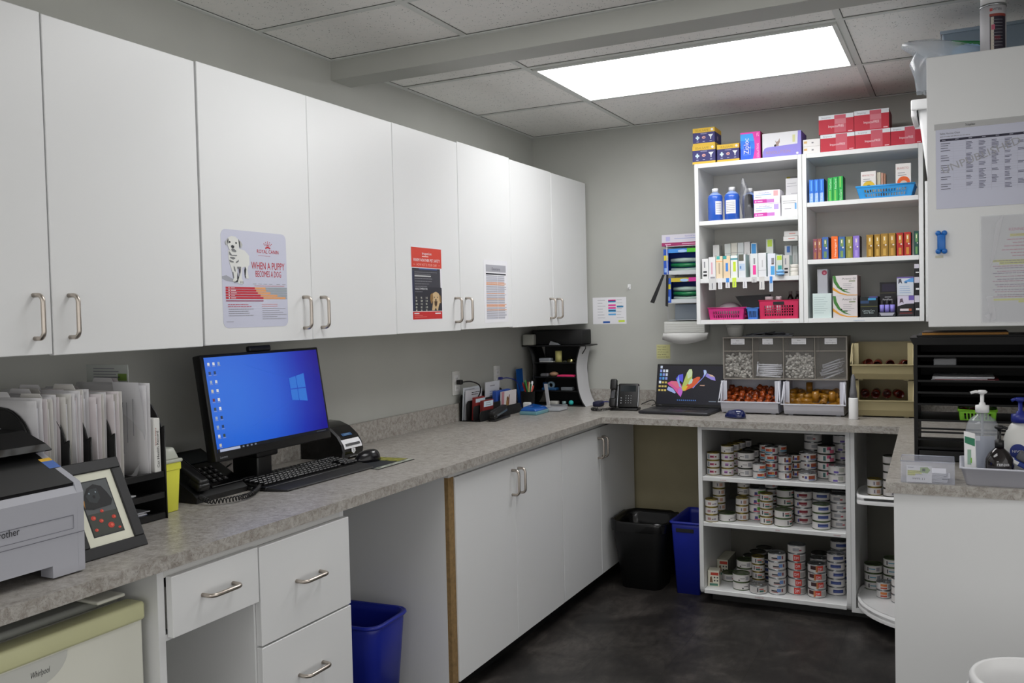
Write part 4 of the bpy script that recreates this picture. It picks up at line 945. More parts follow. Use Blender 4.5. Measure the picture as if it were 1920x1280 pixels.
sp([(485, 550), (560, 510), (660, 515), (740, 560), (770, 640), (775, 700), (745, 795), (690, 740), (600, 640), (520, 590)], '#d85a9c', 2); sp([(520, 530), (640, 515), (700, 560), (720, 660), (640, 620)], '#e0708a', 3); sp([(700, 620), (770, 660), (770, 720), (745, 795), (690, 720)], '#c46ad0', 3)
sp([(510, 610), (600, 650), (650, 715), (640, 735), (500, 680), (485, 660)], '#a3b6ec', 3)
sp([(760, 600), (800, 480), (840, 360), (880, 295), (925, 295), (940, 340), (940, 440), (930, 520), (880, 600), (830, 680), (780, 685), (755, 650)], '#b9c86a', 3); sp([(840, 360), (880, 300), (925, 300), (938, 350), (930, 420), (860, 470)], '#cfe0b4', 4)
sp([(960, 470), (1030, 430), (1080, 430), (1085, 460), (1040, 540), (960, 620), (880, 650), (820, 685), (790, 640), (860, 560)], '#d85f38', 4); sp([(870, 560), (900, 490), (935, 460), (955, 480), (940, 540), (890, 570)], '#bfe0c8', 5); sp([(770, 620), (830, 590), (870, 600), (830, 670), (790, 680)], '#e0c03c', 5)
sp([(1135, 310), (1180, 305), (1200, 350), (1170, 410), (1100, 490), (1010, 580), (970, 635), (945, 625), (1020, 550), (1130, 440), (1150, 380)], '#8a94ec', 3); sp([(1150, 305), (1190, 320), (1195, 360), (1165, 410), (1150, 370)], '#b9cff0', 4)
sp([(1200, 365), (1300, 395), (1345, 430), (1362, 495), (1280, 475), (1180, 420)], '#9a8ee0', 3); sp([(1220, 372), (1310, 400), (1345, 432), (1270, 420)], '#d8b89a', 4); sp([(1080, 575), (1175, 572), (1165, 592), (1090, 590)], '#c9a08c', 3)
for (c, r) in [(0, 0)]+[(c, r) for r in range(1, 4) for c in range(3)]+[(0, 4)]: 
    x, y = SC_(365+c*55-r*4, 262+r*68); d.rect(x-.006, y-.007, x+.006, y+.007, glow(['#c9d4e8', '#5aa0d8', '#e4ecf4', '#8a9ae0', '#3f7ad0'][(c*2+r*3) % 5], .9), 2)
for r in range(4, 7):
    for c in range(3):
        if not (r == 4 and c == 0): x, y = SC_(350+c*54-(r-4)*4, 538+(r-4)*70); d.rect(x-.006, y-.005, x+.006, y+.005, glow('#d8c26a', .8), 2)
for i in range(10): x, y = SC_(690+i*36, 850); d.rect(x-.003, y-.003, x+.003, y+.003, glow('#4a78c0', .9), 2)
x, y = SC_(1320, 860); d.rect(x-.02, y-.002, x+.02, y+.002, glow('#8a98a8', .7), 2); d.text('DELL', -.165, .006, .006, ink('#77777b'), 1)
b.build('screen', t)

# ------------------------------------------------------------------ things on the back wall
b = B(); b.box(0, .205, -.001, -.0002, 0, .155, M_PAPER); d = D(b, (0, -.001, 0), (1, 0, 0), (0, 0, 1)); hot, sky = ink('#e0409c'), ink('#5aa6dc')
for y, m in ((.135, hot), (.129, sky), (.108, hot), (.092, hot), (.079, sky), (.073, sky), (.055, sky)): d.rect(.096, y-.004, .142, y+.006, m, 1)
d.rect(.148, .095, .188, .105, ink('#3d86b4'), 1); d.rect(.062, .006, .105, .017, ink('#2c5ba8'), 1); d.rect(.157, .01, .195, .022, ink('#cbe04a'), 1)
for i in range(7): d.lines(.03, .14-i*.017, .08, 1, 0, .002, GREYINK, 1, i); d.lines(.146, .14-i*.017, .19, 1, 0, .0015, GREYINK, 1, i+9)
plain('paper_notice', b, 'white notice with pink and blue highlighted lines on the back wall', 'notice', (.368, -.0005, 1.37))
t = thing('wall_hook', 'small white adhesive hook on the bare back wall', 'hook', (.594, -.0005, 1.58))
b = B(); b.rbox(-.009, .009, -.004, 0, -.014, .016, M_WHITE, .002, 1); b.build('plate', t); B().tube([(0, -.004, .006), (0, -.012, -.002), (0, -.02, -.008), (0, -.022, .002)], .003, M_WHITE, 8).build('hook', t)
b = B(); b.box(0, .079, -.0012, -.0002, 0, .079, ink('#cdcb92')); d = D(b, (0, -.0012, 0), (1, 0, 0), (0, 0, 1))
for i, s in enumerate(('Start ipad', 'may vary /', 'all of us can', 'may write', 'password 3pm')): d.text(s, .006, .064-i*.0142, .0065, ink('#4a4a36'), 1, w=(.05, .056, .062, .05, .066)[i])
plain('sticky_note', b, 'pale yellow handwritten sticky note above the laptop', 'sticky note', (.749, -.0005, 1.170))
# ------------------------------------------------------------------ cartons and bottles on the wall shelves
def carton(name, label, cat, x0, x1, yf, dep, z, h, col, deco=None, side=None, group=None, rz=0, rot=None, r=.0008):
    w = x1-x0; b = B(); m = ink(col); b.rbox(0, w, 0, dep, 0, h, m, r, 1)
    if deco: deco(D(b, (0, 0, 0), (1, 0, 0), (0, 0, 1)), w, h)
    if side: side(D(b, (w, 0, 0), (0, 1, 0), (0, 0, 1)), dep, h)
    return plain(name, b, label, cat, (x0, yf, z), rz, group, rot)
ZT = 2.1902
NAVY, GOLD, LILAC = ink('#2d2a62'), ink('#ddb63a'), ink('#8f86d8')
def sealsafe(d, w, h):
    d.rect(0, h*.74, w, h, GOLD, 1); d.rect(0, 0, w, h*.13, GOLD, 1); d.text('SEALSAFE', w*.12, h*.80, h*.12, ink('#9a7c24'), 2, w=w*.6); d.disc(w*.88, h*.87, h*.07, M_PAPER, 2)
    d.disc(w*.5, h*.67, w*.16, ink('#8b8bb0'), 2, 16, h*.035); d.text('ODOR', w*.5, h*.65, h*.045, NAVY, 3, al='c')
    d.rect(w*.18, h*.32, w*.25, h*.57, ink('#cfe2ec'), 2); d.rect(w*.13, h*.40, w*.30, h*.49, ink('#cfe2ec'), 3); d.disc(w*.5, h*.45, w*.085, ink('#d8a39c'), 2, 10, h*.08); d.rect(w*.47, h*.43, w*.55, h*.46, NAVY, 3)
    d.poly([(w*.70, h*.6), (w*.93, h*.6), (w*.84, h*.45), (w*.83, h*.32), (w*.80, h*.32), (w*.79, h*.45)], ink('#dfe4e8'), 2)
    for c in (.215, .5, .815): d.rect(w*(c-.05), h*.2, w*(c+.05), h*.235, ink('#aab0d0'), 2)
def sealside(d, w, h): d.rect(0, h*.74, w, h, GOLD, 1); d.rect(0, 0, w, h*.13, GOLD, 1); d.disc(w*.45, h*.42, h*.15, ink('#9a8ca0'), 1, 10)
carton('bag_roll_box', 'navy and yellow box at bottom left of the top-shelf row', 'box', 1.060, 1.178, -.322, .14, ZT, .094, '#34326e', sealsafe, sealside, 'navy and yellow boxes on top of the shelves')
carton('bag_roll_box', 'navy and yellow box stacked on another, upper left of the shelf top', 'box', 1.063, 1.176, -.32, .14, ZT+.0945, .088, '#34326e', sealsafe, sealside, 'navy and yellow boxes on top of the shelves')
carton('bag_roll_box', 'navy and yellow box touching the tall blue and pink box', 'box', 1.186, 1.298, -.318, .14, ZT, .088, '#34326e', sealsafe, sealside, 'navy and yellow boxes on top of the shelves')
def ziploc(d, w, h):
    B1, B2, HP = ink('#3ca0f0'), ink('#2a62e0'), ink('#e03aa8')
    d.rect(0, 0, w, h, HP, 1)
    e = [(0, 0), (w*.62, 0)]+[(w*(.62+.10*math.sin(PI*i/10)), h*.94*i/10) for i in range(1, 11)]+[(0, h*.94)]
    d.poly(e, B2, 2); d.poly([(0, h*.4)]+[(w*(.62+.10*math.sin(PI*i/10)), h*.94*i/10) for i in range(4, 11)]+[(0, h*.94)], ink('#2f7ee8'), 3); d.poly([(0, h*.7)]+[(w*(.62+.10*math.sin(PI*i/10)), h*.94*i/10) for i in range(7, 11)]+[(0, h*.94)], B1, 4)
    d.rect(w*.14, h*.17, w*.52, h*.5, ink('#8ab0f0'), 5); d.rect(w*.155, h*.18, w*.505, h*.6, B2, 6)
    d.text('Ziploc', w*.42, h*.2, w*.26, M_PAPER, 7, w=h*.58, ang=PI/2); d.text('COLLATION', w*.93, h*.05, w*.12, ink('#f6c8e6'), 3, w=h*.5, ang=PI/2); d.text('270', w*.93, h*.82, w*.12, ink('#f6c8e6'), 3, w=h*.13, ang=PI/2)
carton('freezer_bag_box', 'tall blue and pink bag box lettered sideways, on top of the shelves', 'box', 1.306, 1.404, -.322, .20, ZT, .135, '#e03aa8', ziploc, lambda d, w, h: d.rect(0, 0, w, h, ink('#8c1148'), 1))
def lilac(d, w, h):
    d.poly([(0, 0), (w, 0), (w, h), (w*.92, h), (w*.905, h*.47), (w*.6, h*.45), (w*.12, h*.42), (w*.05, h*.37), (w*.015, h*.25)], LILAC, 1)
    d.text('REVOLUTION', w*.1, h*.13, h*.13, ink('#b08f94'), 2, w=w*.62); d.disc(w*.9, h*.08, h*.05, M_PAPER, 2)
    d.poly([(w*.3, h*.43), (w*.36, h*.56), (w*.33, h*.68), (w*.37, h*.62), (w*.41, h*.64), (w*.45, h*.76), (w*.455, h*.6), (w*.42, h*.5), (w*.43, h*.45)], ink('#a08a80'), 2); d.disc(w*.335, h*.47, h*.045, DK, 3)
    d.rect(w*.78, h*.55, w*.85, h*.85, ink('#d0cf9a'), 2)
carton('flea_treatment_box', 'white and lilac box with a small cat picture, on top of the shelves', 'box', 1.414, 1.600, -.322, .17, ZT, .118, '#dcdce0', lilac, lambda d, w, h: d.rect(0, 0, w, h, ink('#6a60b8'), 1))
for k, lab in enumerate(('lower of two slim white cartons beside the lilac box', 'upper of two slim white cartons beside the lilac box')):
    carton('slim_carton', lab, 'carton', 1.608, 1.688, -.318, .15, ZT+k*.035, .0345, '#e4e2e0', lambda d, w, h: (d.rect(w*.05, h*.45, w*.24, h*.75, ink('#d8b070'), 1), d.rect(w*.5, h*.4, w*.62, h*.6, GREYINK, 1)), None, 'slim white cartons on top of the shelves')
def redbox(d, w, h):
    d.rect(0, h*.78, w, h, ink('#dfe3e8'), 1); d.rect(0, 0, w, h*.78, ink('#bd2238'), 1); d.text('ImpactoFREE', w*.28, h*.33, h*.13, ink('#f0d8dc'), 3, w=w*.44)
    d.text('Simparica', w*.08, h*.84, h*.09, GREYINK, 2, w=w*.26); d.rect(w*.84, h*.05, w*.96, h*.10, ink('#e9b8c0'), 3)
    d.rect(w*.45, h*.05, w*.78, h*.97, ink('#c85868'), 2); d.rect(w*.47, h*.5, w*.78, h*.76, ink('#d07884'), 3) if h > .087 else None
g = 'red and white boxes on top of the shelves'
for x0, x1, z, h, lab in ((1.690, 1.846, ZT, .083, 'bottom row, beside the slim white cartons'), (1.848, 2.003, ZT, .084, 'bottom row, middle of three'), (2.005, 2.138, ZT, .084, 'bottom row, beside the right-hand cabinet'), (1.683, 1.842, ZT+.0843, .090, 'upper row, left of the two'), (1.844, 1.998, ZT+.0845, .094, 'upper row, right of the two')):
    carton('medicine_box', 'red box with a white top band, '+lab, 'box', x0, x1, -.322, .19, z, h, '#b51f35', redbox, lambda d, w, h: d.rect(0, 0, w, h, ink('#8a1428'), 1), g)

# left unit, first shelf
M_BLIQ = mat('blue liquid bottle', '#2f5fc4', .2, var=.02, coat=.3); M_HAZE = mat('cloudy bottle plastic', '#8fa6d8', .3)
def bottle(x, y, lab, lx):
    t = thing('blue_bottle', lab, 'bottle', (x, y, 1.8965), 0, 'blue bottles on the top left shelf')
    B().lathe([(.034, 0), (.0375, .004), (.0375, .118), (.034, .13), (.02, .142), (.015, .146)], [M_BLIQ, M_BLIQ, M_BLIQ, M_HAZE, M_HAZE], 24).build('bottle', t)
    B().lathe([(.016, .1465), (.016, .164), (.015, .166)], M_WHITE, 20).build('cap', t)
    b = B(); a0, a1 = lx; n = 8; vs = []
    for k in range(n+1):
        a = a0+(a1-a0)*k/n; vs += [(.0379*math.cos(a), .0379*math.sin(a), .03), (.0379*math.cos(a), .0379*math.sin(a), .098)]
    b.add(vs, [(2*k, 2*k+2, 2*k+3, 2*k+1) for k in range(n)], M_PAPER, True)
    for j in range(6):
        vs = []
        for k in range(n+1):
            a = a0+.1+(a1-a0-.25)*k/n; vs += [(.0381*math.cos(a), .0381*math.sin(a), .04+j*.009), (.0381*math.cos(a), .0381*math.sin(a), .042+j*.009)]
        b.add(vs, [(2*k, 2*k+2, 2*k+3, 2*k+1) for k in range(n)], GREYINK, True)
    b.build('label', t, label='white printed label')
bottle(1.165, -.285, 'large blue bottle with a white cap, left one of the pair in front', (-PI/2+.25, -PI/2+1.2))
bottle(1.252, -.29, 'large blue bottle with a white cap and full white label, right of the pair', (-PI/2-.7, -PI/2+.7))
bottle(1.318, -.18, 'blue bottle half hidden behind the plastic bag', (0, 1))
b = B(); vs = []; n, k = 14, 7
R = random.Random(21)
for j in range(k+1):
    z = .205*j/k; rr = (.028, .03, .03, .031, .028, .022, .014, .005)[j]
    for i in range(n):
        a = 2*PI*i/n; q = rr*(1+R.uniform(-.12, .12)); vs.append((q*math.cos(a)*1.0-.004*j, q*math.sin(a)*.8, z))
b.add(vs, [(j*n+i, j*n+(i+1) % n, (j+1)*n+(i+1) % n, (j+1)*n+i) for j in range(k) for i in range(n)]+[tuple(range(n))[::-1]], mat('grey plastic film', '#77787e', .1, alpha=.45, spec=.9))
b.lathe([(.02, .002), (.022, .09), (.018, .12), (.0, .125)], mat('dark contents', '#1c1b1e', .6), 10)
plain('plastic_bag', b, 'grey plastic bag of dark material standing beside the blue bottles', 'bag', (1.337, -.295, 1.8965))
MAG = ink('#cf3fae')
def derma(col):
    def f(d, w, h):
        d.rect(0, h*.08, w*.5, h*.35, ink('#c93aa0'), 1); d.rect(w*.5, h*.08, w*.78, h*.33, ink('#c77ac8'), 1); d.text('DermaPaws', w*.2, h*.78, h*.1, ink('#7d88c4'), 1, w=w*.4); d.rect(w*.08, h*.66, w*.68, h*.71, ink('#8fb4d8'), 1); d.rect(w*.06, h*.5, w*.3, h*.54, GREYINK, 1)
        d.rect(w*.76, h*.55, w*.93, h*.94, ink(col), 1); d.disc(w*.08, h*.2, h*.06, ink('#f2c4e4'), 2); d.rect(w*.14, h*.17, w*.34, h*.24, ink('#f2c4e4'), 2)
    return f
carton('ointment_carton', 'magenta-banded white carton with a lilac square, lower of two', 'carton', 1.367, 1.496, -.315, .12, 1.8965, .066, '#e6e2ec', derma('#b9a2dc'), None, 'magenta-banded cartons')
carton('ointment_carton', 'magenta-banded white carton with a pink square, upper of two', 'carton', 1.366, 1.494, -.315, .12, 1.963, .067, '#e8e4ec', derma('#e8a8ac'), None, 'magenta-banded cartons')
carton('plain_carton', 'white carton with a blue mark, lower right of the blue-bottle shelf', 'carton', 1.500, 1.578, -.31, .13, 1.8965, .103, '#dfdfe0', lambda d, w, h: (d.rect(w*.82, h*.3, w*.93, h*.6, ink('#6aa6d8'), 1), d.lines(w*.1, h*.72, w*.9, 2, .01, .002, GREYINK, 1, 2), d.lines(w*.2, h*.35, w*.6, 1, .01, .003, GREYINK, 1, 2)))
carton('plain_carton', 'greyish white carton stacked at upper right of the blue-bottle shelf', 'carton', 1.515, 1.578, -.27, .13, 2.0, .085, '#c4c3c6', lambda d, w, h: (d.lines(w*.1, h*.72, w*.95, 2, .014, .002, GREYINK, 1, 5), d.rect(w*.4, h*.1, w*.9, h*.13, GREYINK, 1)))
carton('plain_carton', 'grey carton with yellow corner behind the stacked white cartons', 'carton', 1.498, 1.578, -.135, .10, 1.8965, .215, '#9a9896', lambda d, w, h: d.rect(0, h*.86, w*.22, h, ink('#b5a53a'), 1))

# left unit, second shelf : vertical medicine cartons
Z2 = 1.6005
fr = [((100, 180), 472, '#dcdcdc', 'bar'), ((183, 265), 455, '#e2e0e2', 'pinkv'), ((268, 350), 450, '#e6d3b4', 'teal'), ((355, 440), 450, '#e6ceac', 'tealblue'), ((443, 527), 450, '#e4e6e6', 'lime'), ((535, 620), 442, '#dcdfe4', 'dark'), ((672, 762), 438, '#d8dcdd', 'hot'), ((765, 858), 435, '#dedfe2', 'plain'), ((872, 962), 443, '#dde0ea', 'sky'), ((966, 1042), 462, '#c9cfc4', 'limegreen'), ((1048, 1120), 470, '#c6c3bf', 'bar')]
Xp = lambda X: 1.1+(X-100)/6.4*.002745
labs = ['black bar code, farthest left', 'faint pink sideways print', 'teal top and tan print', 'teal top and a blue sticker', 'teal band and a lime green sticker', 'dark square at the top', 'hot pink sticker', 'plain white face', 'sky blue patch and bar code', 'lime top, second from the right', 'brown marks, farthest right']
def deco_of(k):
    def f(d, w, h):
        L = lambda *a: d.rect(a[0]*w, a[1]*h, a[2]*w, a[3]*h, a[4], a[5] if len(a) > 5 else 1)
        if k == 'bar': L(.2, .12, .75, .22, INK); L(.2, .3, .75, .38, INK); L(.3, .55, .5, .85, GREYINK)
        if k == 'pinkv': L(.35, .2, .55, .75, ink('#d8a0b0')); L(.2, 0, .9, .08, GREYINK)
        if k == 'teal': L(.1, .86, .6, 1, ink('#48b0ae')); L(.4, .2, .6, .7, ink('#b9a489')); L(0, .74, 1, .78, ink('#f0b070'))
        if k == 'tealblue': L(0, .86, .5, 1, ink('#3aa0a0')); L(.35, .3, .7, .68, ink('#3f86d8'))
        if k == 'lime': L(0, .8, 1, .88, ink('#4f97a3')); L(.35, .28, .75, .72, ink('#c9e03a'))
        if k == 'dark': L(.05, .72, .75, 1, ink('#5a5a50')); L(.1, .3, .9, .6, ink('#b8cbe0')); L(.2, .38, .4, .5, ink('#5a88c0'), 2)
        if k == 'hot': L(.35, .1, .75, .5, ink('#ee3f9c')); L(.45, .55, .65, .8, GREYINK)
        if k == 'plain': L(.45, .4, .6, .7, ink('#c4c4c6')); L(0, .27, 1, .28, GREYINK)
        if k == 'sky': L(.4, .06, .9, .45, ink('#4fa4dc')); L(.5, .55, .85, .8, GREYINK); L(.5, .52, .8, .57, ink('#6a4a3a'))
        if k == 'limegreen': L(.2, .75, .9, .96, ink('#b4d03c')); L(.3, .3, .9, .5, ink('#3f9a96'))
    return f
for i, ((a, c), t_, col, k) in enumerate(fr):
    h = (712-t_)/6.4*.00275-(.002 if i > 7 else 0)
    carton('medicine_carton', 'front-row narrow medicine carton with '+labs[i]+', second left shelf', 'carton', Xp(a), Xp(c)-.0008, -.322, .085, Z2, h, col, deco_of(k), lambda d, w, h: d.rect(0, 0, w, h, ink('#b4c8c4'), 1), 'narrow medicine cartons, front row')
bk = [((240, 322), 243, '#c9cac9', 'plain', 'plain grey face, farthest left'), ((390, 468), 235, '#bcc2c0', 'tw', 'teal swoosh, first of three'), ((471, 552), 230, '#c3c2ba', 'tw', 'teal swoosh and orange band, middle of three'), ((555, 634), 230, '#bcc1c2', 'tw', 'teal swoosh, last of three'), ((637, 712), 222, '#c4c2c2', 'plain', 'faint print, right of the swoosh cartons'), ((722, 794), 245, '#cdd2d6', 'bl', 'blue top half'), ((910, 998), 205, '#c9cfcb', 'lg', 'lime top and teal logo'), ((1135, 1222), 300, '#c4c9cd', 'bt', 'small blue top label'), ((1226, 1290), 305, '#b9bebd', 'plain', 'plain face, at the right end')]
for (a, c), t_, col, k, lb in bk:
    def f(d, w, h, k=k):
        if k == 'tw': d.poly([(w*.2, h*.48), (w, h*.60), (w, h*.68), (w*.5, h*.62), (w*.2, h*.54)], ink('#5aa4a4'), 1); d.rect(0, h*.72, w, h*.73, GREYINK, 1)
        if k == 'bl': d.rect(w*.1, h*.5, w*.9, h*.98, ink('#3f8cc8'), 1); d.rect(w*.2, h*.35, w*.8, h*.45, ink('#6a6a5a'), 1)
        if k == 'lg': d.rect(w*.2, h*.8, w*.85, h*.98, ink('#b8d44a'), 1); d.disc(w*.6, h*.55, w*.28, ink('#3a7f84'), 1, 8)
        if k == 'bt': d.rect(w*.3, h*.78, w*.75, h*.98, ink('#4a78c0'), 1); d.disc(w*.6, h*.42, w*.26, ink('#4a8a84'), 1, 8)
        if k == 'plain': d.rect(w*.4, h*.45, w*.55, h*.7, ink('#a9a3a0'), 1)
    sc = .00262; x0 = 1.128+(a-240)/6.4*sc
    carton('medicine_carton', 'back-row narrow carton with '+lb+', second left shelf', 'carton', x0, min(x0+(c-a)/6.4*sc-.0008, 1.5795), -.20, .06, Z2, 1.795-Z2+(235-t_)/6.4*sc+.0-.012, col, f, None, 'narrow medicine cartons, back row')
def leanbox(x, z, rot, lab):
    b = B(); b.rbox(0, .07, 0, .10, 0, .024, ink('#c9c8c6'), .001, 1); d = D(b, (0, 0, 0), (1, 0, 0), (0, 0, 1)); d.rect(.025, .01, .055, .014, ink('#c07a70'), 1); plain('flat_carton', b, lab, 'carton', (x, -.27, z), 0, 'flat cartons', rot)
leanbox(1.500, 1.775, (0, .0, 0), 'lower of two white flat cartons lying across the back row')
leanbox(1.504, 1.7995, (0, .0, .0), 'upper of two white flat cartons lying across the back row')
for k in range(3):
    b = B(); b.lathe([(.022, 0), (.0235, .002), (.0235, .0165), (.022, .0185)], ink('#dedad2'), 22); plain('tape_roll', b, ('bottom', 'middle', 'top')[k]+' of three stacked cream tape rolls on the second left shelf', 'tape roll', (1.552, -.295+.002*k, Z2+k*.0188), 0, 'stacked tape rolls')
b = B(); R = random.Random(1)
for j in range(2): b.ball((0, 0, .009+j*.014), .014, ink('#7fb4e4'), 10, 6, (1.5, .9, .62))
plain('blue_packet', b, 'small light blue crumpled packet before the lime-topped carton', 'packet', (1.483, -.343+.03, Z2)) if False else plain('blue_packet', b, 'small light blue crumpled packet before the lime-topped carton', 'packet', (1.495, -.338, Z2+.0003))
tags = [(185, 275, 845, '#cfcfd0', 'first grey-white'), (296, 345, 835, '#e4e4e8', 'second, narrow white'), (384, 436, 825, '#dcdce0', 'third, blue-topped'), (465, 512, 820, '#cfe84a', 'fourth, lime green'), (588, 636, 835, '#dedee2', 'fifth, long white'), (690, 748, 770, '#c9c8c8', 'sixth, shortest white'), (778, 838, 858, '#d4d2cf', 'seventh, widest long white'), (893, 934, 885, '#cfd8e4', 'eighth, blue and white')]
for a, c, zb, col, lb in tags:
    b = B(); w = (c-a)/6.4*.0027; h = (zb-705)/6.4*.0027; th = .0006
    b.box(0, w, 0, th, -h, 0, ink(col)); b.box(0, w, th, .012, -.0006, 0, ink(col))
    d = D(b, (0, 0, -h), (1, 0, 0), (0, 0, 1))
    if 'blue' in lb: d.rect(w*.15, h*.55, w*.85, h, ink('#3f8ce0'), 1)
    d.rect(w*.4, h*.1, w*.55, h*.6, GREYINK, 1)
    plain('label_strip', b, lb+' label strip from the left hanging off the second left shelf', 'label strip', (Xp(a), -.3305, Z2+.0), 0, 'label strips hanging off the shelf edge')

# baskets
def basket(name, lab, x0, x1, yf, dep, z, h, col, rows, cols, taper=.008, slot=False, grp=None):
    w = x1-x0; m = mat('basket '+col, col, .4); t = thing(name, lab, 'basket', (x0, yf, z), 0, grp)
    b = B(); tp = taper
    def wall(p0, p1, nx, inset):   # perforated wall between bottom edge p0 and p1 (inset) as bars
        (ax, ay), (bx, by) = p0, p1
        L = math.hypot(bx-ax, by-ay); ux_, uy_ = (bx-ax)/L, (by-ay)/L; nx_, ny_ = uy_, -ux_
        def pt(s, zz):
            f = 1-zz/h; cx, cy = w/2, dep/2; x = ax+ux_*s; y = ay+uy_*s
            return (x+(cx-x)*f*tp*2/w, y+(cy-y)*f*tp*2/w, zz)
        def strip(s0, s1, z0, z1):
            v = [pt(s0, z0), pt(s1, z0), pt(s1, z1), pt(s0, z1)]
            o = [(x-nx_*.0025, y-ny_*.0025, q) for x, y, q in v]
            b.add(v+o, [(0, 1, 2, 3), (7, 6, 5, 4), (0, 4, 5, 1), (1, 5, 6, 2), (2, 6, 7, 3), (3, 7, 4, 0)], m)
        za, zb = h*.16, h*.72
        strip(0, L, 0, za); strip(0, L, zb, h)
        e = L*.12; strip(0, e, za, zb); strip(L-e, L, za, zb)
        ph = (zb-za)/rows
        for r in range(1, rows): strip(e, L-e, za+r*ph-ph*.18, za+r*ph+ph*.18)
        pw = (L-2*e)/nx
        for c in range(nx+1): strip(e+c*pw-pw*.2, e+c*pw+pw*.2, za, zb)
    wall((0, 0), (w, 0), cols, 0); wall((w, dep), (0, dep), cols, 0); wall((0, dep), (0, 0), max(3, cols//2), 0); wall((w, 0), (w, dep), max(3, cols//2), 0)
    b.box(tp, w-tp, tp, dep-tp, 0, .002, m)
    b.build('body', t)
    r = B(); r.tube([(0, 0, h), (w, 0, h), (w, dep, h), (0, dep, h)], .004, m, 6, True)
    if slot: r.rbox(w*.36, w*.64, -.0015, 0, h*.76, h*.93, INK, .0005, 1)
    r.build('rim', t); return t
basket('storage_basket', 'pink perforated basket at bottom left of the left shelf unit', 1.126, 1.312, -.318, .20, 1.3885, .06, '#c9307c', 2, 12)
basket('storage_basket', 'small blue basket between the pink and the crimson baskets', 1.324, 1.379, -.315, .18, 1.3885, .056, '#4f86d6', 1, 6, .004)
basket('storage_basket', 'crimson perforated basket with a handle slot, bottom right of left unit', 1.386, 1.577, -.318, .21, 1.3885, .092, '#c41f52', 4, 12, .003, True)
b = B(); b.ball((0, 0, .03), .05, ink('#8d8186'), 16, 8, (1.35, 1.2, .95)); plain('grey_pouch', b, 'grey rounded pouch sticking out of the pink basket', 'pouch', (1.215, -.215, 1.394-.005+.012))
b = B(); b.prism([(0, 0), (.07, -.002), (.10, .12), (-.075, .115)], mat('black sleeve', '#0e0e10', .5), 'y', 0, .03); plain('black_sleeve', b, 'black flared sleeve standing in the small blue basket', 'sleeve', (1.318+.012, -.262, 1.392))
for x, r, lab in ((1.425, .019, 'wide white jar lid'), (1.472, .014, 'narrow white jar lid')):
    t = thing('jar', 'jar with a '+lab+' in the crimson basket', 'jar', (x, -.26, 1.391)); B().lathe([(r, 0), (r, .09)], ink('#c7bcc0'), 18).build('jar_body', t); B().lathe([(r*1.08, .0905), (r*1.08, .108), (r, .11)], ink('#dccfd2'), 18).build('lid', t)
for x, lab in ((1.52, 'left'), (1.556, 'right')):
    t = thing('dropper_bottle', f'dark brown bottle with a grey cap at the back of the crimson basket, {lab} one', 'bottle', (x, -.20, 1.391)); B().lathe([(.014, 0), (.014, .10), (.007, .118)], mat('brown glass', '#241614', .15), 14).build('bottle', t); B().lathe([(.009, .1182), (.009, .135)], ink('#6a6464'), 12).build('cap', t)

# right unit
Z1 = 1.9525
for k in range(3):
    def f(d, w, h): d.rect(w*.1, 0, w*.85, h*.4, ink('#8fb8ee'), 1); d.text('Trifexis', w*.7, h*.06, w*.4, M_PAPER, 2, w=h*.35, ang=PI/2); d.rect(w*.35, h*.5, w*.6, h*.95, ink('#5ea6ee'), 1)
    carton('chewables_box', f'{("left", "middle", "right")[k]} of three narrow bright blue boxes on the upper right shelf', 'box', 1.634+k*.0236, 1.656+k*.0236, -.318, .10, Z1, .111, '#2a72d8', f, lambda d, w, h: d.rect(0, 0, w, h, ink('#173f8a'), 1), 'narrow bright blue boxes')
for k in range(3):
    def f(d, w, h, k=k): z0 = (.5, .5, .02)[k]; d.text('NexGard', w*.72, h*z0, w*.42, ink('#c9f0cc'), 2, w=h*.42, ang=PI/2); d.rect(w*.3, h*(.02 if k < 2 else .55), w*.6, h*(.45 if k < 2 else .98), ink('#7fcb5a'), 1)
    carton('chewables_box', f'{("left", "middle", "right")[k]} of three narrow green boxes on the upper right shelf', 'box', 1.721+k*.0236, 1.743+k*.0236, -.318, .10, Z1, .113+.002*k, '#25a84c', f, lambda d, w, h: d.rect(0, 0, w, h, ink('#14532a'), 1), 'narrow green boxes')
basket('storage_basket', 'bright blue perforated basket of white boxes on the upper right shelf', 1.848, 2.106, -.315, .20, Z1, .058, '#2f9ae0', 2, 16, .016)
def brav(c):
    def f(d, w, h):
        d.text('BRAVECTO', w*.1, h*.82, h*.07, ink('#c07a78'), 1, w=w*.75); d.lines(w*.15, h*.72, w*.85, 2, h*.07, h*.02, GREYINK, 1, 3)
        d.disc(w*.52, h*.42, w*.42, ink(c), 1); d.disc(w*.52, h*.36, w*.26, ink('#4a3028' if c != '#e8662a' else '#d8c8bc'), 2); d.disc(w*.5, h*.33, w*.12, ink('#d0b4a8'), 3)
    return f
carton('chewables_box', 'white box with a yellow disc at the left of the blue basket', 'box', 1.868, 1.935, -.285, .02, Z1+.0045, .128, '#e6e2de', brav('#e3bb32'))
for k, (x, w, col) in enumerate(((1.937, .018, '#d6cfb8'), (1.957, .009, '#c99a86'), (1.968, .009, '#a8785e'))):
    carton('chewables_box', ('cream', 'pinkish tan', 'brown')[k]+' narrow box edge behind the yellow-disc box in the blue basket', 'box', x, x+w, -.27, .06, Z1+.0045, .122-.004*k, col)
carton('chewables_box', 'tall white box with an orange disc at the right of the blue basket', 'box', 2.022, 2.088, -.285, .02, Z1+.0045, .152, '#e8e4e0', brav('#e8662a'))
Z_ = 1.6745
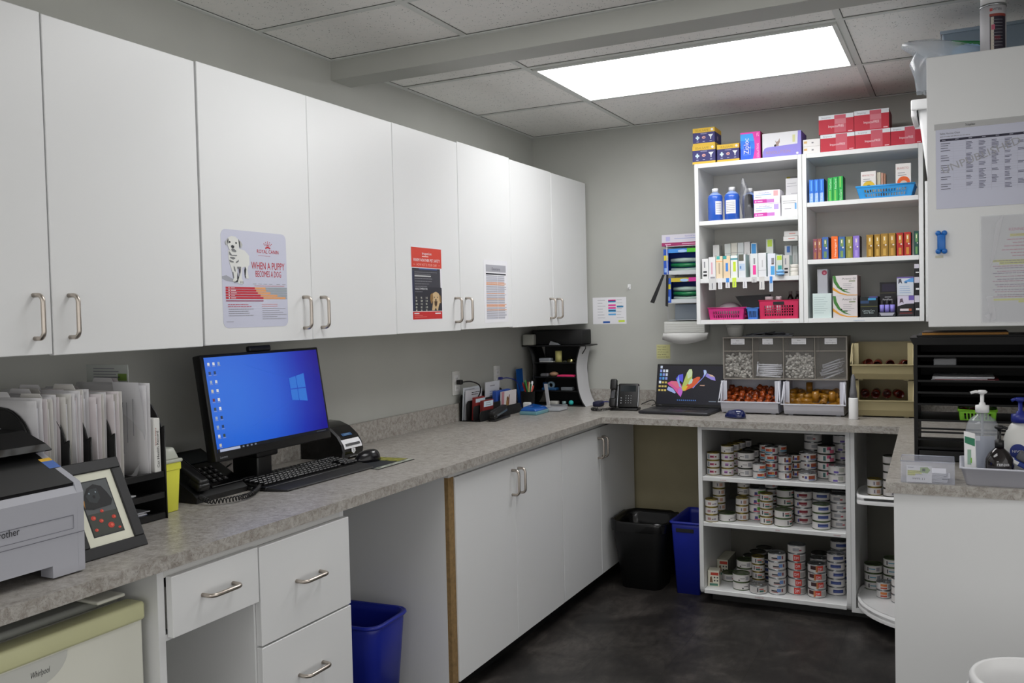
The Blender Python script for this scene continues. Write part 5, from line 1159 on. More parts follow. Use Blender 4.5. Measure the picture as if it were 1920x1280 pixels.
row2 = [(1.650, 1.668, '#8a4a5c', '#a86a3c', .1, 'dull mauve box, first from the left'), (1.669, 1.689, '#9a5a52', '#b07a4a', .1, 'mauve and tan box, second from the left'), (1.691, 1.721, '#3d62a8', '#6a8a5a', .106, 'blue box with green print, left of the orange box'), (1.734, 1.764, '#ea6a24', '#f0b890', .108, 'bright orange box with white lettering'), (1.766, 1.797, '#3a66a0', '#7a9a5a', .104, 'blue and green box, right of the orange box'), (1.800, 1.831, '#84823a', '#a09a4a', .103, 'olive box beside the violet box'), (1.833, 1.862, '#8a74c8', '#a892dc', .105, 'violet box beside the wide gap'),
        (1.893, 1.923, '#9a7424', '#c9a24a', .106, 'gold box with dark side, first right of the gap'), (1.928, 1.955, '#9a7424', '#c9a24a', .106, 'gold box, second right of the gap'), (1.957, 1.988, '#9c762a', '#caa24c', .108, 'gold box, third right of the gap'), (1.990, 2.021, '#9c762a', '#c89a48', .108, 'gold box touching the first red box'), (2.025, 2.055, '#ae2822', '#c98a34', .108, 'red box, left of the two'), (2.058, 2.087, '#ae2822', '#c98a34', .109, 'red box, right of the two'), (2.100, 2.121, '#1d4a44', '#6a9a58', .112, 'dark green box at the right end')]
for i, (x0, x1, c1, c2, h, lab) in enumerate(row2):
    def f(d, w, h, c1=c1, c2=c2, i=i):
        if i == 3: d.text('Heartgard', w*.75, h*.1, w*.32, ink('#fbe3d4'), 1, w=h*.75, ang=PI/2); return
        d.rect(w*.3, h*.05, w*.7, h*.35, ink(c2), 1); d.rect(w*.3, h*.55, w*.75, h*.9, ink(c2), 1); d.disc(w*.68, h*.5, w*.13, ink('#e4dcd4'), 2, 8); d.rect(w*.42, h*.7, w*.58, h*.85, ink('#e8e0c8'), 2)
    carton('chewables_box', lab+', middle right shelf', 'box', x0, x1, -.318, .11, Z_, h, c1, f, lambda d, w, h: d.rect(0, 0, w, h, ink('#26282a'), 1), 'narrow coloured boxes on the middle right shelf')
Z3 = 1.3885
carton('test_kit_box', 'pale mint box with grey lines, bottom left of the right shelf unit', 'box', 1.644, 1.731, -.318, .15, Z3, .120, '#cfdedc', lambda d, w, h: [d.rect(w*.08, h*(.2+.09*k), w*(.6+.1*(k % 3)), h*(.215+.09*k), ink('#9fb4b4'), 1) for k in range(8)])
carton('test_kit_box', 'grey box with a maroon disc on top of the pale mint box', 'box', 1.665, 1.712, -.30, .12, Z3+.1205, .118, '#a4a5ac', lambda d, w, h: (d.disc(w*.7, h*.85, w*.26, ink('#8e3048'), 1), d.rect(w*.6, h*.8, w*.8, h*.88, ink('#b86a7a'), 2)))
def aventi(d, w, h):
    d.poly([(0, h), (w*.12, h), (w*.16, h*.75), (w*.3, h*.45), (w*.5, h*.25), (w*.75, h*.12), (w*.45, h*.2), (w*.2, h*.4), (w*.04, h*.68)], ink('#3f7a34'), 2)
    d.poly([(0, h*.45), (w*.0, h*.3), (w*.3, h*.1), (w*.6, h*.02), (w, h*.02), (w, h*.05), (w*.6, h*.06), (w*.3, h*.18)], ink('#dc9a30'), 2)
    d.text('Aventi GI', w*.38, h*.8, h*.1, ink('#5a5e5a'), 1, w=w*.56); d.rect(w*.66, h*.70, w*.92, h*.74, ink('#6a7a4a'), 1); d.lines(w*.42, h*.6, w*.95, 4, h*.09, h*.02, GREYINK, 1, 7); d.disc(w*.35, h*.38, h*.035, INK, 3); d.rect(w*.42, h*.28, w*.6, h*.33, ink('#3c5a3c'), 3)
for k in range(2): carton('supplement_box', ('lower', 'upper')[k]+' white box with green and orange curves, lettered Aventi GI', 'box', 1.738, 1.850, -.318, .16, Z3+k*.1048, .1045 if k == 0 else .098, '#d6cfd0', aventi, lambda d, w, h: d.rect(0, 0, w, h, ink('#9a7c78' if h < .1 else '#5c3c3c'), 1), 'white boxes with green and orange curves')
def dark1(d, w, h): d.rect(w*.45, h*.82, w*.9, h*.92, ink('#3f98c8'), 1); d.rect(0, h*.66, w*.5, h*.8, ink('#2a4468'), 1); d.text('Calming Care', w*.12, h*.28, h*.08, ink('#b8c8c8'), 1, w=w*.7); d.text('Liver Bites', w*.2, h*.18, h*.08, ink('#b8c8c8'), 1, w=w*.55); d.rect(0, h*.5, w, h*.54, ink('#5a5a2a'), 1); d.rect(w*.5, h*.93, w, h, ink('#4a4080'), 1)
carton('treat_box', 'black box with white lettering and blue badge, right of the lettered boxes', 'box', 1.863, 1.940, -.318, .13, Z3, .099, '#131a1a', dark1)
t = thing('vial_rack', 'dark display box holding three lilac-labelled bottles', 'box', (1.943, -.318, Z3))
b = B(); b.rbox(0, .075, 0, .11, 0, .022, ink('#22242a'), .002, 1); b.box(.002, .073, .065, .11, .022, .165, ink('#1a181c')); d = D(b, (.002, .065, .022), (1, 0, 0), (0, 0, 1)); d.rect(.01, .1, .07, .135, ink('#2a2438'), 1); d.rect(.0, .09, .071, .094, ink('#4a4630'), 1); d.rect(.022, .07, .05, .075, ink('#8a8a8e'), 1)
d = D(b, (0, 0, 0), (1, 0, 0), (0, 0, 1)); d.poly([(.004, .02), (.012, .006), (.062, .006), (.072, .02)], ink('#a8a8b4'), 1); b.build('box', t)
for k in range(3):
    v = B(); c = (.0145+k*.0235, .016, 0); v.lathe([(.0105, .0225), (.0105, .058)], LILAC, 14, c); v.lathe([(.0105, .0582), (.006, .066), (.006, .074), (.003, .078)], ink('#2c2a2e'), 12, c); v.build('vial', t)
v = B(); v.rbox(.006, .07, .03, .034, .075, .09, ink('#1c1a1e'), .001, 1); D(v, (.006, .03, .075), (1, 0, 0), (0, 0, 1)).text('FortiFlora', .012, .004, .008, ink('#d8d8de'), 2, w=.042); v.box(.03, .04, .034, .0645, .08, .084, INK); v.build('sign', t)
def dogbox(top):
    def f(d, w, h):
        d.poly([(0, h), (w, h), (w, h*.62), (w*.5, h*.55+.006), (0, h*.5)], ink('#cfc8dc'), 1); d.rect(w*.68, h*.78, w, h, ink('#6a58a8'), 2); d.poly([(w*.12, h*.62), (w*.15, h*.85), (w*.3, h*.88), (w*.38, h*.62), (w*.3, h*.7), (w*.2, h*.7)], ink('#5a4a5a'), 2)
        d.rect(w*.15, h*.27, w*.68, h*.38, ink('#d6ccd2'), 1); d.rect(w*.68, h*.27, w*.85, h*.38, ink('#a85a3a'), 1); d.rect(w*.12, h*.14, w*.9, h*.2, ink('#6a2a2a'), 1); d.rect(w*.05, h*.11, w*.95, h*.12, GREYINK, 1)
    return f
carton('treat_box', 'black and white treat box with a dog picture and red band', 'box', 2.027, 2.098, -.318, .13, Z3, .098, '#17151a', dogbox(0), None)
def whiteblue(d, w, h): d.poly([(w*.4, h*.75), (w, h*.98), (w, h*.7)], ink('#5a9ad8'), 1); d.poly([(w*.08, h*.62), (w*.1, h*.88), (w*.25, h*.9), (w*.32, h*.62), (w*.2, h*.72)], ink('#4a4a5a'), 1); d.rect(w*.45, h*.66, w*.62, h*.74, ink('#3a6a98'), 2); d.lines(w*.15, h*.5, w*.85, 4, h*.11, h*.03, ink('#9ab0d0'), 1, 5); d.rect(0, .93*h, w, h, ink('#6a5a9a'), 2)
carton('treat_box', 'white and light blue treat box with a dog picture, above the red-banded one', 'box', 2.025, 2.097, -.315, .13, Z3+.0985, .088, '#ccd2dc', whiteblue)
for k, (h, lab) in enumerate(((.098, 'bottom'), (.085, 'middle'), (.06, 'top'))):
    carton('treat_box', lab+' of three narrow black and white boxes at the right end', 'box', 2.1, 2.1205, -.318, .13, Z3+(0, .0985, .184)[k], h, '#16161a', lambda d, w, h: (d.rect(0, h*.68, w, h, ink('#c8c4d0'), 1), d.rect(w*.3, h*.3, w, h*.4, ink('#d8d8da'), 1)), None, 'narrow black and white boxes at the right end')
# lettering strips on shelf fronts
b = B(); d = D(b, (0, 0, 0), (1, 0, 0), (0, 0, 1)); 

# ------------------------------------------------------------------ box rack left of the wall shelves
t = thing('wire_rack', 'white wire rack of bag boxes mounted left of the wall shelves', 'rack', (.862, -.10, 1.384))
WR = mat('white wire', '#dadada', .35); b = B()
for x in (0, .198):
    for y in (-.045, .095): b.tube([(x, y, 0), (x, y, .412)], .0022, WR, 6)
b.build('frame', t)
for z in (.097, .252, .405):
    s = B(); s.tube([(0, -.045, z), (.198, -.045, z), (.198, .095, z), (0, .095, z)], .002, WR, 6, True)
    for k in range(1, 8): s.tube([(k*.0248, -.045, z), (k*.0248, .095, z)], .0012, WR, 5)
    s.build('wire_shelf', t)
s = B(); s.box(.0025, .195, -.04, .09, .003, .006, ink('#b4bac0')); s.rbox(.0025, .195, .085, .092, .006, .09, ink('#aab4bc'), .001, 1); s.build('bottom_tray', t)
def sbag(d, w, h): d.rect(0, h*.0, w, h*.3, ink('#9c2a62'), 1); d.text('SensiPaws', w*.55, h*.78, h*.1, ink('#8a88c8'), 1, w=w*.3); d.rect(w*.3, h*.6, w*.95, h*.65, ink('#9aa4d0'), 1); d.rect(w*.1, h*.42, w*.2, h*.82, ink('#b4b0dc'), 1); d.rect(w*.08, h*.1, w*.22, h*.2, ink('#dca8c4'), 2); d.rect(w*.48, h*.12, w*.9, h*.18, ink('#dca8c4'), 2)
carton('glove_box', 'white box with a dark magenta base on top of the wire rack', 'box', .831, 1.066, -.135, .11, 1.384+.4075, .062, '#d2cfda', sbag, lambda d, w, h: None)
def baginner(x0, x1, z, h, name, label, colF, side_, top_, content, right=None):
    t = thing(name, label, 'box', (x0, -.14, z)); w = x1-x0; dp = .12
    b = B(); m = ink(colF)
    b.box(0, .002, 0, dp, 0, h, m).box(w-.002, w, 0, dp, 0, h, m).box(.002, w-.002, dp-.002, dp, 0, h, m).box(.002, w-.002, 0, dp-.002, 0, .002, m).box(.002, w-.002, 0, dp-.002, h-.002, h, m)
    d = D(b, (0, 0, 0), (1, 0, 0), (0, 0, 1)); d.rect(0, h*.84, w, h, ink(top_), 1); d.rect(0, 0, .028, h, ink(side_), 2); d.rect(.002, h*.55, .026, h*.75, ink('#d6c838'), 3); d.rect(.004, h*.08, .02, h*.25, ink('#8ab0e8'), 3)
    if right: d.rect(w-.014, 0, w, h, ink(right), 2); d.rect(w*.62, h*.84, w, h, ink(right), 2)
    d.disc(w*.5, h*.9, w*.12, ink('#a8c8ee'), 3, 14, h*.06)
    d.rect(.028, 0, w-.014, h*.14, ink('#c8cdd0'), 1)
    b.build('carton', t)
    c = B()
    for k in range(3): c.tube([(.032, .045, .02+k*h*.19+.004), (w*.5, .04-.006*k, .02+k*h*.2), (w-.018, .045, .02+k*h*.19+.003)], [.011, .013, .011], [mat('clear bag roll', '#b9cfc6', .15, alpha=.8), mat('green bag roll', '#1f7a4a', .3), MATS.get('clear bag roll') or M_PAPER][k % 3] if k != 2 else MATS['clear bag roll'], 8)
    c.build('bag_roll', t); return t
baginner(.841, 1.052, 1.384+.2545, .137, 'sandwich_bag_box', 'blue and green opened bag box on the upper shelf of the rack', '#2a4fb8', '#2350b4', '#3f8ee0', 0, '#5ec83a')
baginner(.853, 1.056, 1.384+.0995, .134, 'sandwich_bag_box', 'blue, yellow and pink opened bag box on the lower rack shelf', '#2c4a9c', '#2a58c0', '#c9b43a', 0, '#d83a9c')
b = B(); b.prism([(0, 0), (.012, -.002), (-.05, -.155), (-.072, -.148)], mat('black strap', '#101012', .6), 'y', 0, .004); b.prism([(.02, 0), (.032, 0), (.026, -.175), (.012, -.17)], MATS['black strap'], 'y', .006, .009)
plain('strap', b, 'two black straps hanging from the wire rack', 'strap', (.838, -.156, 1.637)) 
t = thing('mask_box', 'clear wall box of white masks below the wire rack', 'box', (.838, -.145, 1.318))
b = B(); m = mat('white translucent box', '#d9dad6', .3, alpha=.85)
b.rbox(0, .225, 0, .11, 0, .062, m, .003, 1)
for k in range(4): b.box(.004, .221, -.001, -.0002, .01+k*.012, .012+k*.012, ink('#b9bab4'))
b.build('holder', t)
b = B(); pts = []; n = 12; vs = []
for k in range(n+1):
    x = -.008+.245*k/n; s = math.sin(PI*k/n); vs += [(x, .01-.02*s, .0), (x-.004+.0*s, .004-.03*s, -.035-.024*s+.0), (x, .03, -.002)]
b.add(vs, [(3*k, 3*k+1, 3*k+4, 3*k+3) for k in range(n)]+[(3*k+2, 3*k+5, 3*k+4, 3*k+1) for k in range(n)], ink('#e2e2e0'), True); b.build('mask', t, label='white mask hanging below')
# ------------------------------------------------------------------ pet food cans
def wrap(b, r, a0, w, z0, z1, m, dr=.0003, n=6):
    vs = []; rr = r+dr
    for k in range(n+1):
        a = a0+(w*k/n)/rr; vs += [(rr*math.cos(a), rr*math.sin(a), z0), (rr*math.cos(a), rr*math.sin(a), z1)]
    b.add(vs, [(2*k, 2*k+2, 2*k+3, 2*k+1) for k in range(n)], m, True)
def wraptext(b, s, r, a0, z0, h, m, w=None, dr=.0008):
    vs, fs, W = glyph(s); sy = h/.72; sx = (w/W) if w else sy; rr = r+dr
    b.add([(rr*math.cos(a0+x*sx/rr), rr*math.sin(a0+x*sx/rr), z0+y*sy) for x, y in vs], fs, m)
GOLDM, SILV, DARKM, GREENM = mat('gold tin', '#9a8a4a', .28, .9), mat('silver tin', '#a9acae', .25, .9), mat('dark tin', '#4a4c44', .3, .8), mat('greenish tin', '#5a6a4a', .3, .8)
LID = {'gold': GOLDM, 'silver': SILV, 'dark': DARKM, 'green': GREENM}
CANW = ink('#cfccca')
KINDS = {  # print on the label: (start mm from centre, width mm, z0 frac, z1 frac, colour)
 'pinkred': [(-14, 18, .3, .7, '#b85a78'), (-13, 13, .42, .62, '#7c2848'), (9, 7, .35, .6, '#7a4038'), (-22, 5, .1, .9, '#3f6a78')],
 'plum': [(-20, 14, .3, .75, '#a87ab0'), (-20, 12, .32, .52, '#6a3470'), (2, 9, .3, .5, '#4a403e'), (14, 7, .2, .8, '#c9a8b8')],
 'mauve': [(-16, 14, .25, .7, '#a5807f'), (4, 6, .3, .45, '#5a4a48'), (12, 10, .3, .5, '#7a7488')],
 'tan': [(-8, 9, .15, .85, '#c2bcc4'), (-5, 3, .25, .75, '#4a4a50'), (5, 14, .2, .8, '#b08a78')],
 'white': [(-16, 19, .42, .5, '#2a2a30'), (8, 15, .2, .8, '#9c9ca0'), (-24, 6, .1, .3, '#3a3a40')],
 'rust': [(-18, 26, .38, .82, '#b5482c'), (-22, 34, .06, .3, '#5a9ab8'), (2, 9, .45, .75, '#d0924a'), (14, 12, .3, .9, '#9a3040')],
 'brown': [(-16, 7, .1, .95, '#d6d2d0'), (-9, 6, .2, .95, '#6a3a2a'), (-2, 10, .2, .6, '#4a4a9a'), (9, 12, .15, .95, '#a85c30')],
 'bluebrown': [(-26, 8, .45, .7, '#6a3a34'), (-14, 9, .3, .7, '#4a4a8c'), (2, 28, .25, .8, '#94482e'), (2, 28, .08, .22, '#4a68a8')],
 'rose': [(-26, 10, .15, .85, '#3f6a68'), (-10, 16, .5, 1, '#c05070'), (2, 20, 0, .55, '#c46078'), (0, 7, .45, .75, '#5a3a60')],
 'lilac': [(-20, 18, .05, .35, '#6a58a8'), (2, 20, .2, .85, '#a4a69e')],
 'green': [(-24, 12, .15, .6, '#3a3a78'), (-8, 38, .32, .8, '#56962c'), (-26, 60, 0, .2, '#c86a7a')],
 'teal': [(-14, 5, .2, .85, '#4a4a50'), (-4, 18, .55, .75, '#b8605c'), (-3, 18, .2, .48, '#34685e'), (18, 7, .2, .45, '#b8743c')],
 'maroon': [(-20, 34, .38, .78, '#7a1c2a'), (-8, 20, .2, .3, '#7a1c2a'), (-28, 7, .2, .7, '#4a4a90')],
 'blue': [(-24, 42, .3, .78, '#2f3f7c'), (-20, 34, .4, .52, '#5a6aa4')],
 'grey': [(-16, 26, .25, .75, '#9a9a9e'), (12, 10, .3, .5, '#a83440')],
 'bluered': [(-26, 26, .35, .55, '#26262c'), (0, 16, .3, .85, '#6a8ac0'), (-26, 28, .2, .28, '#a05050'), (20, 7, .3, .8, '#7a3a40')],
 'cyan': [(-20, 24, .45, .6, '#4a90a8'), (10, 14, .2, .8, '#8a8a90'), (-28, 5, .2, .8, '#4a4a50')],
 'orange': [(-24, 24, .5, .9, '#c8763c'), (-24, 24, .1, .35, '#b8503c'), (6, 20, .2, .8, '#a8aaae')],
 'DM': [(-16, 26, 0, 1, '#cf3a2c'), (12, 24, .08, .85, '#9c9a98')],
 'DMb': [(-40, 24, .35, .95, '#3a1c20'), (-16, 8, .0, 1, '#b8784a'), (-9, 24, .2, 1, '#cc3a2a'), (16, 24, .1, .9, '#a8a6a2')]}
CACHE = {}
def can_mesh(size, kind, lid, var):
    key = (size, kind, lid, var)
    if key in CACHE: return CACHE[key]
    r, h = (.0315, .0368) if size == 's' else (.0415, .0393)
    M = LID[lid]; b = B()
    b.lathe([(r-.002, 0), (r, .0008), (r, .0028), (r-.0008, .0036)], M, 28, caps=True)
    b.lathe([(r-.0008, .0036), (r-.0008, h-.0042)], CANW, 28, caps=False)
    b.lathe([(r-.0008, h-.0042), (r, h-.0032), (r, h-.0006), (r-.0012, h), (r-.003, h-.0004), (r-.004, h-.0032), (r*.6, h-.0026), (0.0, h-.0024)], M, 28, caps=False)
    b.tube([(r*.35+.008*math.cos(i*PI/4), .005*math.sin(i*PI/4), h-.0018) for i in range(8)], .0007, M, 5, True)
    f = -80*PI/180+(0, .28, -.3, .8)[var]; z0, z1 = .0045, h-.005
    for x, w, p, q, c in KINDS[kind]: wrap(b, r-.0008, f+x*.0011/r, w*.00118, z0+(z1-z0)*p, z0+(z1-z0)*q, ink(c), .0003+.0001*(KINDS[kind].index((x, w, p, q, c))))
    if kind == 'DM': wraptext(b, 'DM', r-.0008, f-.013/r, .012, .015, M_PAPER, .02)
    if kind == 'DMb': wraptext(b, 'DM', r-.0008, f-.006/r, .013, .013, M_PAPER, .018)
    o = b.build('tmp'); me = o.data; bpy.data.objects.remove(o); me.name = 'pet_food_can'; CACHE[key] = (me, h, r); return CACHE[key]
DESC = {'pinkred': 'pink print', 'plum': 'plum print', 'mauve': 'mauve print', 'tan': 'tan print', 'white': 'whitish label', 'rust': 'rust-blue label', 'brown': 'brown-blue label', 'bluebrown': 'brown-blue bands', 'rose': 'rose pink print', 'lilac': 'lilac print', 'green': 'green band', 'teal': 'dark teal print', 'maroon': 'maroon band', 'blue': 'navy band', 'grey': 'grey print', 'bluered': 'black-blue print', 'cyan': 'light blue print', 'orange': 'orange print', 'DM': 'red lettered square', 'DMb': 'red lettered patch'}
ORD = ['first', 'second', 'third', 'fourth', 'fifth', 'sixth', 'seventh', 'eighth', 'ninth', 'tenth', 'eleventh', 'twelfth']
def stacks(rows, z, place, grp, row='front'):
    rows = sorted(rows, key=lambda a: a[0])
    for si, (x, y, n, size, kind, lid) in enumerate(rows):
        for k in range(n):
            kd = kind
            if kind == 'DM' and k == n-1: kd = 'grey'
            if kind in ('pinkred', 'plum', 'white') and k == n-1 and kind != 'pinkred': kd = 'white'
            me, h, r = can_mesh(size, kd, lid, (si*3+k*(2 if n < 5 else 1)) % (4 if kd in ('white', 'grey', 'rust', 'teal') else 2) if not kd.startswith('DM') else k % 2)
            R = random.Random(int(x*1e4)+k); o = bpy.data.objects.new('pet_food_can', me); COL.objects.link(o)
            o.location = (x+R.uniform(-.0008, .0008), y+R.uniform(-.0008, .0008), z+.0003+k*(h+.0002)); o.rotation_euler = (0, 0, R.uniform(-.08, .08))
            sz = 'small' if size == 's' else 'large'
            if n == 1: pos = 'alone'
            elif k == 0: pos = 'at bottom'
            elif k == n-1: pos = 'on top'
            else: pos = ORD[k]+' up'
            tag(o, f'{sz} can, {DESC[kd]}, {pos} in {ORD[si]} {row} stack from left, {place}', 'can', grp)
G = 'pet food cans on the '
stacks([(1.194, -.527, 3, 's', 'pinkred', 'gold'), (1.263, -.519, 4, 's', 'plum', 'gold'), (1.349, -.503, 3, 'L', 'white', 'dark'), (1.424, -.56, 2, 's', 'rust', 'silver'), (1.469, -.494, 4, 's', 'rust', 'silver'), (1.539, -.533, 3, 's', 'brown', 'silver'), (1.641, -.536, 1, 'L', 'bluebrown', 'silver'), (1.716, -.441, 4, 'L', 'rose', 'dark'), (1.775, -.522, 2, 'L', 'lilac', 'silver')], .628, 'upper base shelf', G+'upper base shelf')
stacks([(1.275, -.45, 4, 's', 'plum', 'gold'), (1.29, -.383, 4, 's', 'plum', 'gold'), (1.305, -.31, 4, 's', 'plum', 'dark'), (1.353, -.415, 3, 'L', 'white', 'dark'), (1.375, -.325, 3, 'L', 'white', 'dark'), (1.397, -.235, 3, 'L', 'white', 'dark'), (1.432, -.43, 4, 's', 'rust', 'silver'), (1.498, -.425, 4, 's', 'rust', 'silver'), (1.57, -.455, 3, 's', 'brown', 'dark'), (1.629, -.43, 3, 'L', 'bluebrown', 'silver'), (1.64, -.338, 5, 'L', 'grey', 'silver'), (1.776, -.35, 5, 'L', 'lilac', 'silver')], .628, 'upper base shelf', G+'upper base shelf', 'rear')
stacks([(1.192, -.568, 3, 's', 'mauve', 'gold'), (1.258, -.527, 1, 'L', 'white', 'green'), (1.323, -.487, 3, 's', 'tan', 'gold'), (1.391, -.452, 4, 'L', 'green', 'silver'), (1.448, -.524, 4, 's', 'teal', 'gold'), (1.528, -.535, 2, 'L', 'teal', 'green'), (1.607, -.45, 4, 'L', 'maroon', 'silver'), (1.702, -.535, 3, 'L', 'blue', 'green'), (1.775, -.47, 4, 'L', 'grey', 'silver')], .405, 'middle base shelf', G+'middle base shelf')
stacks([(1.205, -.468, 5, 's', 'tan', 'gold'), (1.316, -.412, 5, 's', 'white', 'gold'), (1.447, -.395, 5, 's', 'grey', 'dark'), (1.521, -.438, 4, 'L', 'teal', 'green'), (1.69, -.44, 4, 'L', 'blue', 'silver'), (1.77, -.375, 4, 'L', 'maroon', 'silver')], .405, 'middle base shelf', G+'middle base shelf', 'rear')
stacks([(1.24, -.402, 1, 'L', 'grey', 'green'), (1.322, -.522, 2, 'L', 'white', 'green'), (1.389, -.445, 4, 's', 'teal', 'gold'), (1.409, -.549, 1, 'L', 'teal', 'silver'), (1.494, -.526, 5, 'L', 'bluered', 'silver'), (1.580, -.491, 6, 'L', 'DM', 'silver'), (1.674, -.505, 4, 'L', 'DMb', 'silver'), (1.752, -.434, 5, 'L', 'blue', 'silver')], .0735, 'bottom base shelf', G+'bottom base shelf')
stacks([(1.319, -.42, 3, 'L', 'plum', 'green'), (1.333, -.333, 3, 'L', 'grey', 'dark'), (1.347, -.246, 3, 'L', 'grey', 'dark'), (1.362, -.158, 3, 'L', 'grey', 'dark'), (1.425, -.33, 3, 'L', 'blue', 'dark'), (1.45, -.235, 3, 'L', 'blue', 'dark'), (1.668, -.40, 4, 'L', 'grey', 'silver'), (1.662, -.31, 4, 'L', 'grey', 'dark'), (1.758, -.345, 6, 'L', 'blue', 'silver')], .0735, 'bottom base shelf', G+'bottom base shelf', 'rear')
TX, TY = 1.839, -.3
stacks([(1.935, -.527, 2, 's', 'tan', 'gold'), (2.003, -.54, 5, 's', 'tan', 'dark'), (2.07, -.5, 4, 's', 'tan', 'gold')], .5805, 'upper turning tray', G+'upper turning tray')
stacks([(1.915, -.385, 3, 'L', 'cyan', 'green'), (1.968, -.51, 2, 's', 'orange', 'silver'), (2.0, -.40, 4, 'L', 'cyan', 'green'), (2.035, -.56, 3, 's', 'orange', 'silver')], .1055, 'lower turning tray', G+'lower turning tray')

# pouch cartons on the bottom shelf
def pouch(d, w, h):
    d.rect(w*.25, h*.72, w*.95, h*.9, ink('#b8402f'), 1); d.rect(w*.15, h*.05, w*.9, h*.2, ink('#4a7a6a'), 1); d.poly([(w*.15, h*.25), (w*.2, h*.6), (w*.35, h*.65), (w*.45, h*.25)], ink('#7a5c44'), 1)
    for i in range(2):
        for j in range(2): d.disc(w*(.6+.25*i), h*(.38+.2*j), w*.08, ink('#3c3c40'), 1, 8)
carton('pouch_carton', 'cream carton with red and green print at the front left of the bottom shelf', 'carton', 1.163, 1.217, -.548, .065, .0735, .077, '#d8d4c2', pouch, lambda d, w, h: d.rect(0, h*.72, w*.8, h*.88, ink('#b06a5a'), 1), rz=.12)
g = 'thin dark-sided cartons in a row on the bottom shelf'
proto = None
for k in range(7):
    lab = 'front one of a receding row of thin cartons, red and green on cream' if k == 0 else f'{ORD[k]} from the front in the receding row of thin cartons'
    if proto is None: proto = carton('pouch_carton', lab, 'carton', 1.160, 1.216, -.35, .024, .0735, .083, '#c9c6b4', pouch, lambda d, w, h: d.rect(0, 0, w, h, ink('#77766e'), 1), g)
    else:
        o = proto.copy(); COL.objects.link(o); o.location.y += .0262*k; o['label'] = lab

# ------------------------------------------------------------------ bins on the floor
def bin_(name, lab, x0, x1, y0, y1, h, taper, m, rz=0, r=.04, liner=False, handle=False, cat='bin'):
    cx, cy = (x0+x1)/2, (y0+y1)/2; W, Dp = (x1-x0)/2, (y1-y0)/2; t = thing(name, lab, cat, (cx, cy, .0005), rz)
    def ring(w, d, z, rr):
        rr = min(rr, w*.9, d*.9)
        p = arc(w-rr, -d+rr, rr, -PI/2, 0, 4)+arc(w-rr, d-rr, rr, 0, PI/2, 4)+arc(-w+rr, d-rr, rr, PI/2, PI, 4)+arc(-w+rr, -d+rr, rr, PI, 1.5*PI, 4)
        return [(x, y, z) for x, y in p]
    n = 20; b = B()
    rings = [ring(W-taper, Dp-taper, 0, r*.8), ring(W-.008, Dp-.008, h-.03, r), ring(W-.008, Dp-.008, h-.001, r), ring(W-.012, Dp-.012, h-.001, r), ring(W-.012, Dp-.012, h-.03, r), ring(W-taper-.004, Dp-taper-.004, .004, r*.8)]
    vs = [v for q in rings for v in q]
    b.add(vs, [(j*n+i, j*n+(i+1) % n, (j+1)*n+(i+1) % n, (j+1)*n+i) for j in range(5) for i in range(n)], m, True); b._reuse([tuple(range(n))[::-1], tuple(range(5*n, 6*n))], m, False, len(vs))
    b.build('body', t)
    q = ring(W-.004, Dp-.004, h-.006, r); B().tube(q, .007, m, 6, True).build('rim', t)
    if liner:
        R = random.Random(4); L = B(); l = []
        for s, z in ((.999, h-.05), (1.012, h-.012), (1.0, h+.006), (.93, h-.002), (.86, h-.08), (.7, h-.2)):
            l += [(x*s*(1+R.uniform(-.012, .012)), y*s*(1+R.uniform(-.012, .012)), z+R.uniform(-.004, .004)) for x, y, _ in ring(W, Dp, 0, r)]
        L.add(l, [(j*n+i, j*n+(i+1) % n, (j+1)*n+(i+1) % n, (j+1)*n+i) for j in range(5) for i in range(n)]+[tuple(range(5*n, 6*n))], mat('black bin liner', '#0b0b0c', .22, bump=.3, bscale=40), True); L.build('bin_liner', t)
    if handle:
        s = B(); s.rbox(-W*.62, W*.45, -Dp-.0005+.006, -Dp+.009, h-.055, h-.035, INK, .003, 1); s.build('hand_hole', t)
    return t
M_BIN = mat('blue bin plastic', '#1b2a9c', .4, var=.04)
bin_('waste_bin', 'black waste bin with a black liner below the back worktop', .640, .945, -.545, -.235, .355, .045, mat('black bin plastic', '#0a0a0b', .45), 0, .06, True)
bin_('recycling_bin', 'tall narrow blue recycling bin between the black bin and can shelves', .958, 1.130, -.51, -.15, .372, .026, M_BIN, 0, .012, False, True)
bin_('recycling_bin', 'dark blue recycling bin in the knee space under the worktop', .20, .50, -2.45, -2.20, .385, .035, M_BIN, .06, .05)

